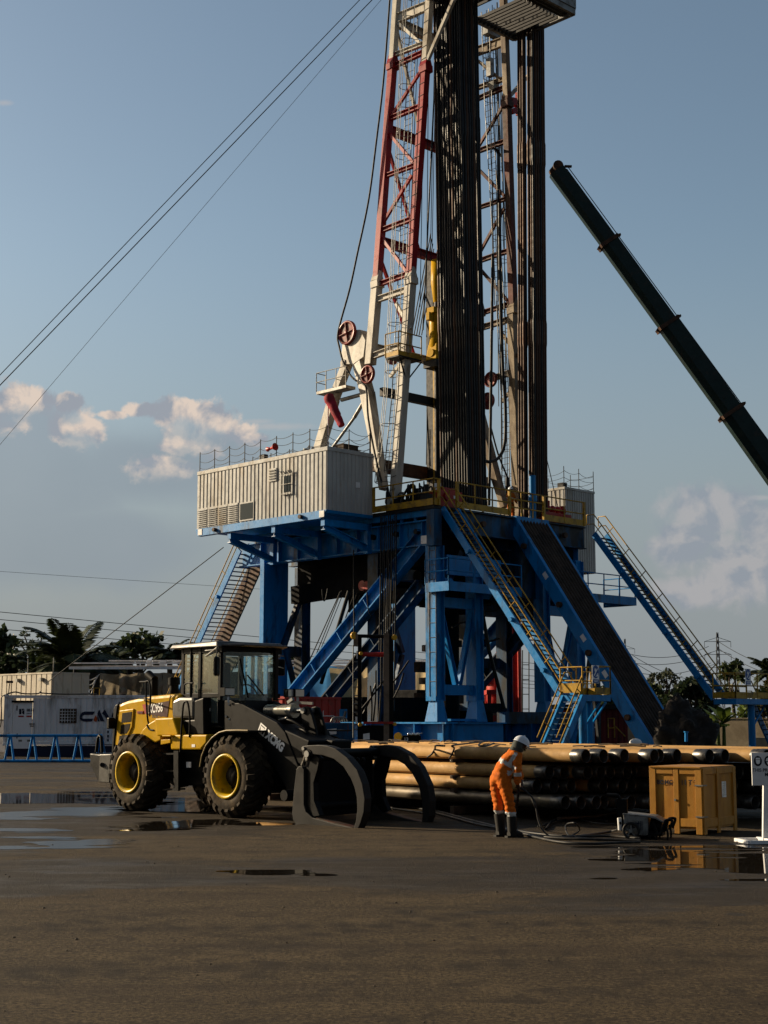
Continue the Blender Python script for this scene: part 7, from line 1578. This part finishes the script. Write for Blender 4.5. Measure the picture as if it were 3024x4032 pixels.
mb = MB(); p = onY(2332, 2838, D6-.12)
for x in (-.42, 0, .42): mb.box(p+V((x, 0, 0)), (.07, .05, .75))
for z in (-.36, .36): mb.box(p+Z*z, (.84, .06, .07))
mb.build('window_frame', WHITE, rc)
mb = MB(); rail(mb, [onY(2395, 2905, 70), onY(2420, 2905, 70)], .9, .03, .5, 1); mb.tube(onY(2420, 2858, 70), onY(2462, 2900, 70), .03, 6); tag(recenter(mb.build('low_railing', YEL_R)), 'low yellow railing in front of the dark red cabin', 'railing')
# covered heap
HEAP = pm('black_tarpaulin_heap', (.022, .019, .017), .75, var=.4, dirt=(.075, .058, .045), damt=.3, ds=1.2, bump=.6, bs=4)
random.seed(4); p = onY(2722, 2900, 62); mb = MB(); n, m = 46, 30; vs = []
hw = 1.35; 
for i in range(m+1):
    ph = math.pi*.5*i/m
    for k in range(n):
        t = 2*math.pi*k/n; e = V((math.cos(t)*1.28*math.sin(ph)**.7, math.sin(t)*1.2*math.sin(ph)**.7, 2.5*math.cos(ph)**.6)); q = V((e.x, e.y, e.z)); f = noise.fractal(q*1.5+V((3, 1, 2)), .6, 2.2, 6)
        vs.append(V((p.x, p.y+1.2, 0))+V((e.x*(1+.26*f), e.y*(1+.26*f), max(0, e.z*(1+.16*f)-.25*max(0, e.x)))))
mb.add(vs, [(i*n+k, (i+1)*n+k, (i+1)*n+(k+1) % n, i*n+(k+1) % n) for i in range(m) for k in range(n)], True)
tag(recenter(mb.build('covered_heap', HEAP)), 'lumpy heap under black sheeting between the pipe ramp and right landing', 'heap')
mb = MB(); mb.tube(onY(2702, 2920, 55), onY(2702, 2882, 55), .06, 8); mb.tube(onY(2702, 2884, 55), onY(2702, 2880, 55), .09, 8); tag(recenter(mb.build('blue_stub_post', BLUE)), 'short blue stub post in front of the black covered heap', 'post')
mb = MB(); q = onY(2502, 2905, 60); mb.v = []; mb.ball(q-Z*.25, .26, 12, 8, (1, .6, .9), .5); tag(recenter(mb.build('cloth_bundle', WHITE)), 'crumpled pale cloth bundle at the foot of the pipe ramp', 'bundle')
# boundary wall
WALLM = pm('boundary_wall_plaster', (.40, .33, .22), .8, var=.2, dirt=(.22, .17, .11), damt=.4, ds=.4)
mb = MB(); a, b_ = onY(2300, 2841, 96), onY(3500, 2842, 86); zt7 = 1.9
mb.beam(V((a.x, a.y, zt7/2)), V((b_.x, b_.y, zt7/2)), .25, zt7); mb.beam(V((a.x, a.y, zt7+.04)), V((b_.x, b_.y, zt7+.04)), .32, .08); tag(recenter(mb.build('boundary_wall', WALLM)), 'beige rendered boundary wall behind the right landing', 'wall')
mb = MB(); a = onY(2905, 2920, 80); mb.hexa([V((x, y, z)) for z in (0, onY(0, 2903, 80).z) for x, y in ((onY(2868, 0, 80).x, 80), (onY(2962, 0, 80).x, 80), (onY(2962, 0, 80).x, 81), (onY(2868, 0, 80).x, 81))]); tag(recenter(mb.build('concrete_block', WALLM, bevel=.03)), 'low pale concrete block in front of the boundary wall', 'concrete block')
# ------------------------------------------------------------------ telescopic crane boom
ck = thing('crane_boom', 'dark green telescopic crane boom rising from the right behind the rig', 'crane', onY(3700, 2760, 84)); DK = 84.
BOOM = pm('boom_dark_green', (.012, .030, .030), .4, .2, dirt=(.035, .035, .03), damt=.25)
tip, far_ = onY(2186, 668, DK), onY(3052, 1878, DK); d = (far_-tip).normalized(); side_ = V((0, 1, 0)); up_ = d.cross(side_); up_ = up_ if up_.z > 0 else -up_
cuts = [(2190, 676), (2392, 950), (2625, 1272), (2875, 1618), (3052, 1868)]; pts = [onY(x, y, DK) for x, y in cuts]; base = tip+d*((tip.z-2.8)/-d.z)
pts[-1] = base
def boomsec(a, b_, w):
    mb = MB(); hh = w*1.1; prof = [(-w/2, hh/2), (-w/2, -hh*.2), (-w*.28, -hh/2), (w*.28, -hh/2), (w/2, -hh*.2), (w/2, hh/2)]; A = [a+side_*x+up_*y for x, y in prof]; B_ = [b_+side_*x+up_*y for x, y in prof]; n = len(prof)
    mb.add(A+B_, [tuple(range(n)), tuple(range(n, 2*n))[::-1]]+[(i, i+n, (i+1) % n+n, (i+1) % n) for i in range(n)]); return mb
for k in range(4):
    w = .84+.11*k; boomsec(pts[k], pts[k+1]+d*(.3 if k < 3 else 0), w).build('boom_section', BOOM, ck)
    if k: mb = MB(); c = pts[k]; mb.beam(c-d*.0, c+d*.22, w+.16, (w+.16)*1.1, side_); mb.beam(c+up_*w*.6, c+up_*(w*.6+.3)+d*.1, .3, .12, side_); mb.beam(c-up_*w*.55, c-up_*(w*.55+.22)+d*.1, .3, .14, side_); mb.build('boom_collar', RUST, ck)
mb = MB(); c = pts[0]; mb.prism([c-up_*.45+d*.5, c+up_*.45+d*.4, c+up_*.62-d*.15, c+up_*.3-d*.5, c-up_*.3-d*.3], side_*.3); mb.tube(c+up_*.25-d*.2-side_*.3, c+up_*.25-d*.2+side_*.4, .3, 14); mb.beam(c+up_*.6, c+up_*.95+d*.25, .2, .1, side_); mb.build('boom_head', RUST, ck)
mb = MB(); mb.tube(c+up_*.75+d*.2, base+up_*1.1, .03, 5); mb.tube(c+up_*.62+d*.2, base+up_*.95, .025, 5); mb.build('hoist_rope', ROPE, ck)
mb = MB(); mb.box(base-Z*.4, (2.6, 2.4, 1.6)); mb.box(base-Z*2.0+V((1, 0, 0)), (8, 2.5, .8)); mb.build('turntable', BOOM, ck, .1)
for k in (-2.5, -1.2, 2.2, 3.5, 4.6): mb = MB(); q = V((base.x+k, DK-1.1, .55)); mb.tube(q, q+V((0, 2.2, 0)), .55, 18); mb.build('wheel', RUBBER, ck)
# ------------------------------------------------------------------ wires
def wire(p, q, r, lab, s=0, cat='guy wire', group=None):
    mb = MB(); mb.path(sag(p, q, s, 16 if s else 2), r, 5); return tag(recenter(mb.build('wire', ROPE)), lab, cat, group)
wire(onY(1900, -505, 72), onY(-1370, 2905, 60), .020, 'upper wire of the close pair of guy wires running left from the mast top')
wire(onY(1928, -480, 72), onY(-1350, 2915, 60), .024, 'lower wire of the close pair of guy wires running left from the mast top')
wire(onY(1880, -443, 76), onY(-1000, 2917, 76), .011, 'thin single guy wire below the close pair, running to the left')
wire(onY(880, 2155, 78), onY(190, 2684, 84), .026, 'guy wire slanting down from under the white control house to the trees')
wire(onY(2128, 1700, 77), onY(2215, 2075, 79), .024, 'thin guy wire slanting down past the right roof chain rail')
def at(px, py, D): return onY(px, py, D)
PL = 'power lines crossing the sky low on the left'; PRt = 'power lines running to the pylons on the right'
for k, (y0, y1) in enumerate(((2410, 2500), (2440, 2528), (2478, 2560), (2512, 2588), (2545, 2612), (2565, 2630))): wire(at(-100, y0-10, 230), at(2200, y0+(y1-y0)*2.35, 330), .055, 'thin power line crossing the low sky behind the left trees', 0, 'power line', PL)
wire(at(-100, 2243, 300), at(1400, 2345, 330), .035, 'faint high power line crossing the sky under the control house', 0, 'power line')
for k, (x0, y0, x1, y1) in enumerate(((2820, 2520, 3200, 2650), (2830, 2555, 3200, 2680), (2850, 2600, 3200, 2710), (2460, 2570, 2790, 2545), (2440, 2600, 2800, 2570), (2470, 2640, 2800, 2610), (2490, 2580, 2820, 2680), (2500, 2610, 2850, 2720))): wire(at(x0, y0, 560), at(x1, y1, 520 if x1 > 3000 else 590), .11, 'thin power line strung to the lattice pylons on the right', 3, 'power line', PRt)
PYM = pm('pylon_steel', (.10, .11, .125), .6, .3)
def pylon(px, ytop, D, arms, lab):
    top_ = onY(px, ytop, D); H_ = top_.z; t = thing('pylon', lab, 'pylon', V((top_.x, D, 0)), 0, 'lattice pylons on the horizon'); mb = MB()
    def wd_(z): f = z/H_; return 3.4*(1-f)**1.0*(.55 if f > .35 else 1)+.5 if f > .35 else 3.4*(1-f*.9)+.5
    zs = [H_*k/14 for k in range(15)]
    for i, (z0, z1) in enumerate(zip(zs[:-1], zs[1:])):
        a, b_ = wd_(z0)/2, wd_(z1)/2
        C0 = [V((top_.x+x*a, D+y*a, z0)) for x, y in ((-1,-1),(1,-1),(1,1),(-1,1))]; C1 = [V((top_.x+x*b_, D+y*b_, z1)) for x, y in ((-1,-1),(1,-1),(1,1),(-1,1))]
        for k in range(4): mb.beam(C0[k], C1[k], .22, .22); mb.beam(C0[k], C1[(k+1) % 4], .13, .13); mb.beam(C0[(k+1) % 4], C1[k], .13, .13)
    mb.build('tower', PYM, t)
    for f, w in arms:
        mb = MB(); z = H_*f
        for s in (-1, 1):
            e = V((top_.x+s*w, D, z)); mb.beam(V((top_.x, D-.5, z+1.6)), e, .16, .16); mb.beam(V((top_.x, D-.5, z)), e, .16, .16); mb.beam(V((top_.x, D+.5, z)), e, .16, .16); mb.tube(e, e-Z*2.2, .1, 5)
        mb.build('crossarm', PYM, t)
pylon(2824, 2490, 560, ((.90, 5.0), (.76, 5.0), (.62, 5.2)), 'larger lattice pylon behind the right stairs')
pylon(2460, 2515, 700, ((.88, 4.6), (.74, 4.8)), 'smaller lattice pylon just right of the pipe ramp')
# ------------------------------------------------------------------ trees and plants
def leafmat(name, a, b_):
    m, nt, p = principled(name); oi = nt.nodes.new('ShaderNodeObjectInfo'); c = mix(nt, ramp(nt, nz(nt, 1.1, 5, .6), [(.35, 0.), (.65, 1.)]), a, b_); lk(nt, c, p.inputs['Base Color']); p.inputs['Roughness'].default_value = .55; p.inputs['Specular IOR Level'].default_value = .3
    tr = nt.nodes.new('ShaderNodeBsdfTranslucent'); lk(nt, c, tr.inputs[0]); mx = nt.nodes.new('ShaderNodeMixShader'); mx.inputs[0].default_value = .25; lk(nt, p.outputs[0], mx.inputs[1]); lk(nt, tr.outputs[0], mx.inputs[2]); lk(nt, mx.outputs[0], nt.nodes['Material Output'].inputs[0]); return m
LEAF = leafmat('broad_leaf', (.018, .030, .012), (.055, .075, .025)); LEAF_D = leafmat('dark_leaf', (.010, .018, .010), (.030, .045, .018)); LEAF_B = leafmat('bright_leaf', (.05, .085, .015), (.14, .18, .03)); LEAF_G = leafmat('grey_leaf', (.045, .055, .035), (.085, .095, .06)); PALM = leafmat('palm_leaf', (.014, .026, .012), (.05, .065, .022))
BARK = pm('bark', (.07, .05, .035), .9, var=.4, bump=.5, bs=6)
def leaf(mb, c, d, n, L, w):
    s = d.cross(n); s = s.normalized() if s.length > 1e-4 else d.orthogonal().normalized(); mb.add([c, c+d*L*.5+s*w, c+d*L, c+d*L*.5-s*w], [(0,1,2,3)])
def rv_(): 
    while True:
        p = V((random.uniform(-1,1), random.uniform(-1,1), random.uniform(-1,1)))
        if .05 < p.length < 1: return p
def tree(name, lab, base, blobs, leafsz, dens, mat, trunk=.25, seed=0, group=None, flat=.7, cat='tree', clump=7):
    random.seed(seed); t = thing(name, lab, cat, base, 0, group); mb = MB(); top_ = V((0,0,0))
    cen = sum((b[0] for b in blobs), V((0,0,0)))/len(blobs); fork = base.lerp(V((cen.x, cen.y, min(b[0].z for b in blobs))), .75)
    mb.path(curve([base, base.lerp(fork, .5)+V((random.uniform(-.3,.3), 0, 0)), fork], 4), trunk, 8, rs=None)
    for c, r in blobs: mb.path(curve([fork, fork.lerp(c, .55)+V((random.uniform(-.3,.3), random.uniform(-.3,.3), -.1)), c], 4), trunk*.4, 6, rs=[trunk*.55*(1-.08*i) for i in range(9)])
    mb.build('trunk', BARK, t)
    mb = MB()
    for c, r in blobs:
        for k in range(int(dens*r*r)):
            p = rv_(); p = p.normalized()*(p.length**.45); cc_ = c+V((p.x*r, p.y*r, p.z*r*flat))
            if noise.noise(cc_*1.1+V((seed, 0, 0))) < .02: continue
            cs = r*.20
            for j in range(clump):
                q = cc_+rv_()*cs; d = (rv_()+V((0, 0, -.25))).normalized(); leaf(mb, q, d, rv_(), leafsz*random.uniform(.6, 1.2), leafsz*.32)
    mb.build('crown', mat, t); return t
def P(px, py, D): return onY(px, py, D)
def m_(px, D): return px*D/5800
def blobs(D, L, dy=1.0): 
    random.seed(len(L)*7+int(D)); return [(P(x, y, D)+V((0, random.uniform(-dy, dy), 0)), m_(r, D)) for x, y, r in L]
def palm(lab, px, py, D, h, n, L, seed=0, ypx=None, name='palm_tree', droop=1.0, group=None):
    random.seed(seed); c = P(px, py, D); base = V((c.x, D, 0)); t = thing(name, lab, 'palm tree', base, 0, group)
    mb = MB(); mb.path([base, base.lerp(c, .5)+V((.1, 0, 0)), c], .2, 8, rs=[.26, .2, .22]); mb.build('trunk', BARK, t)
    mb = MB()
    for k in range(n):
        az = 2*math.pi*(k*.382); el = random.uniform(-.1, 1.25); l = L*random.uniform(.75, 1.1); h_ = V((math.cos(az), math.sin(az), 0)); pts = []
        d = (h_*math.cos(el)+Z*math.sin(el)); p = V(c)
        for i in range(11): pts.append(V(p)); p = p+d*l/10; d = (d-Z*.10*droop*(1+i*.08)).normalized()
        mb.path(pts, .03, 4)
        for i in range(1, 11):
            tdir = (pts[i]-pts[i-1]).normalized(); sd_ = tdir.cross(Z); sd_ = sd_.normalized() if sd_.length > .05 else V((1,0,0)); nn = sd_.cross(tdir)
            for f in (0, .2, .4, .6, .8):
                q = pts[i-1].lerp(pts[i], f); ll = L*.26*math.sin(math.pi*min(1, .12+.88*(i+f)/11.5))**.6
                for s in (-1, 1): dd = (sd_*s*.85+tdir*.55-Z*random.uniform(.15, .45)).normalized(); leaf(mb, q, dd, nn, ll, .10*L/3)
    mb.build('crown', PALM, t); return t
GL = 'trees standing beyond the yard on the left'; GR = 'trees standing beyond the yard on the right'
D = 125.
def B0(px, D): return V((P(px, 2800, D).x, D, 0))
tree('broadleaf_tree', 'airy broadleaf tree cut by the left frame edge', B0(-10, D), blobs(D, [(10, 2500, 28), (-30, 2530, 55), (35, 2535, 30), (-10, 2580, 50), (30, 2585, 26)]), .75, 60, LEAF, .22, 1, GL)
tree('round_bush_tree', 'dark bushy tree at the left below the thin umbrella tree', B0(70, D-6), blobs(D-6, [(60, 2590, 42), (30, 2625, 45), (95, 2610, 42), (75, 2655, 55), (10, 2665, 50), (130, 2650, 40)]), .6, 70, LEAF_D, .22, 2, GL)
# thin tree with leaf rosettes at its branch ends
random.seed(9); t = thing('umbrella_tree', 'thin tree with leaf rosettes on bare forked branches at the left', 'tree', B0(128, 118), 0, GL); mb = MB(); D = 118; f = P(125, 2600, D); mb.path([B0(128, D), f], .12, 6)
ros = [(97, 2500, 19), (164, 2505, 20), (82, 2532, 15), (126, 2530, 13), (112, 2566, 8), (125, 2600, 18)]
for x, y, r in ros[:5]: e = P(x, y+6, D); mb.path(curve([f if y < 2560 else P(120, 2585, D), f.lerp(e, .5)+V((.15, 0, -.2)), e], 4), .06, 5)
mb.build('trunk', BARK, t); mb = MB()
for x, y, r in ros:
    c = P(x, y, D); rr = m_(r, D)
    for k in range(110): q = rv_(); d = (V((q.x, q.y, abs(q.z)*.9-.15))).normalized(); leaf(mb, c+d*rr*random.uniform(.1, .75), (d-Z*.25).normalized(), rv_(), rr*.6, rr*.16)
mb.build('crown', LEAF, t)
palm('tall feathery palm in the middle of the left skyline', 285, 2622, 104, 4, 40, 4.3, 3, group=GL)
palm('lower palm right of the tall feathery palm', 425, 2635, 116, 4, 26, 2.9, 5, group=GL)
palm('short palm between the umbrella tree and the tall palm', 165, 2660, 114, 4, 22, 2.9, 8, group=GL)
palm('palm half hidden behind the far left stairs', 668, 2590, 118, 4, 30, 2.4, 6, group=GL)
tree('broadleaf_tree', 'open crowned broadleaf tree with forked trunk left of the stairs', B0(540, 120), blobs(120, [(520, 2510, 26), (565, 2502, 28), (600, 2500, 26), (575, 2540, 36), (530, 2550, 34), (490, 2552, 22), (505, 2525, 20), (600, 2555, 22), (615, 2525, 18), (560, 2575, 26)]), .62, 70, LEAF, .16, 11, GL)
tree('round_bush_tree', 'dark rounded tree between the palms and the open crowned tree', B0(450, 122), blobs(122, [(455, 2560, 30), (430, 2590, 34), (470, 2600, 38), (415, 2625, 36), (460, 2640, 40), (500, 2630, 30)]), .55, 80, LEAF_D, .2, 12, GL)
tree('broadleaf_tree', 'small dark tree seen between the two rear blue columns', B0(1140, 122), blobs(122, [(1125, 2590, 28), (1150, 2575, 22), (1160, 2600, 24), (1120, 2620, 30), (1155, 2630, 28)]), .5, 90, LEAF_D, .16, 13, GL)
tree('round_bush_tree', 'low dark hedge tree along the skyline behind the containers', B0(250, 124), blobs(124, [(200, 2672, 30), (260, 2672, 32), (330, 2672, 32), (370, 2665, 28), (400, 2670, 30)]), .55, 60, LEAF_D, .2, 14, GL)
# right side
D = 130
tree('rain_tree', 'pale airy spreading tree right of the pipe ramp', B0(2612, 150), blobs(150, [(2560, 2690, 26), (2585, 2665, 28), (2615, 2655, 30), (2645, 2665, 28), (2665, 2690, 26), (2600, 2690, 30), (2635, 2695, 30), (2570, 2720, 28), (2660, 2720, 24)]), .42, 55, LEAF_G, .25, 21, GR, clump=6)
tree('broadleaf_tree', 'bushy green tree just left of the pipe ramp foot', B0(2400, 105), blobs(105, [(2405, 2700, 34), (2380, 2725, 36), (2430, 2730, 40), (2400, 2765, 50), (2450, 2770, 40), (2360, 2770, 40), (2420, 2800, 45)]), .5, 90, LEAF, .2, 22, GR)
tree('broadleaf_tree', 'tall bushy tree right behind the pipe ramp', B0(2560, 118), blobs(118, [(2560, 2715, 30), (2585, 2735, 34), (2545, 2750, 36), (2590, 2770, 40), (2560, 2800, 50), (2620, 2800, 45)]), .5, 90, LEAF, .2, 23, GR)
tree('broadleaf_tree', 'wide dark flat crowned tree behind the covered heap', B0(2715, 100), blobs(100, [(2690, 2712, 30), (2720, 2705, 34), (2755, 2720, 30), (2670, 2735, 30), (2700, 2745, 40), (2745, 2748, 40), (2780, 2745, 26), (2650, 2755, 30), (2770, 2780, 40)]), .5, 90, LEAF_D, .22, 24, GR)
palm('small palm showing above the flat crowned tree', 2742, 2705, 128, 4, 22, 1.7, 25, group=GR)
tree('large_leaf_tree', 'thin tree with big leaves behind the right landing', B0(2880, 96), blobs(96, [(2885, 2620, 26), (2912, 2612, 18), (2870, 2645, 22), (2890, 2660, 24), (2872, 2690, 20), (2900, 2690, 18), (2880, 2720, 22)]), .5, 85, LEAF, .12, 26, GR)
palm('palm cut by the right frame edge', 3030, 2655, 104, 4, 30, 1.9, 27, group=GR)
tree('round_bush_tree', 'bushy tree at the right frame edge below the palm', B0(3030, 104), blobs(104, [(3000, 2730, 34), (3035, 2715, 40), (2985, 2770, 36), (3030, 2780, 46), (2960, 2800, 34)]), .5, 80, LEAF, .2, 28, GR)
tree('round_bush_tree', 'low green scrub tree between the landing post and the wall', B0(2880, 92), blobs(92, [(2850, 2790, 26), (2900, 2800, 30), (2940, 2795, 28), (2870, 2820, 26)]), .45, 90, LEAF_B, .1, 29, GR)
for px, lab, sd_ in ((2850, 'bright banana plant beside the covered heap', 1), (2828, 'smaller banana plant against the covered heap', 2)):
    random.seed(sd_); D = 76; b0 = V((P(px, 2900, D).x, D, 0)); t = thing('banana_plant', lab, 'banana plant', b0); c = P(px, 2850, D) if sd_ == 1 else P(px, 2870, D); mb = MB(); mb.tube(b0, c, .12, 8, .08); mb.build('stem', LEAF_B, t); mb = MB()
    for k in range(10):
        az = k*2.4; el = random.uniform(.5, 1.2); d = V((math.cos(az)*math.cos(el), math.sin(az)*math.cos(el), math.sin(el))); p = V(c); pts = []
        for i in range(8): pts.append(V(p)); p = p+d*.2; d = (d-Z*.16).normalized()
        for i in range(7): s = V((-math.sin(az), math.cos(az), 0)); w0, w1 = .22*math.sin(math.pi*i/7)**.6, .22*math.sin(math.pi*(i+1)/7)**.6 if i < 6 else 0; mb.add([pts[i]-s*w0, pts[i]+s*w0, pts[i+1]+s*w1, pts[i+1]-s*w1], [(0,1,2,3)], True)
    mb.build('leaves', LEAF_B, t)
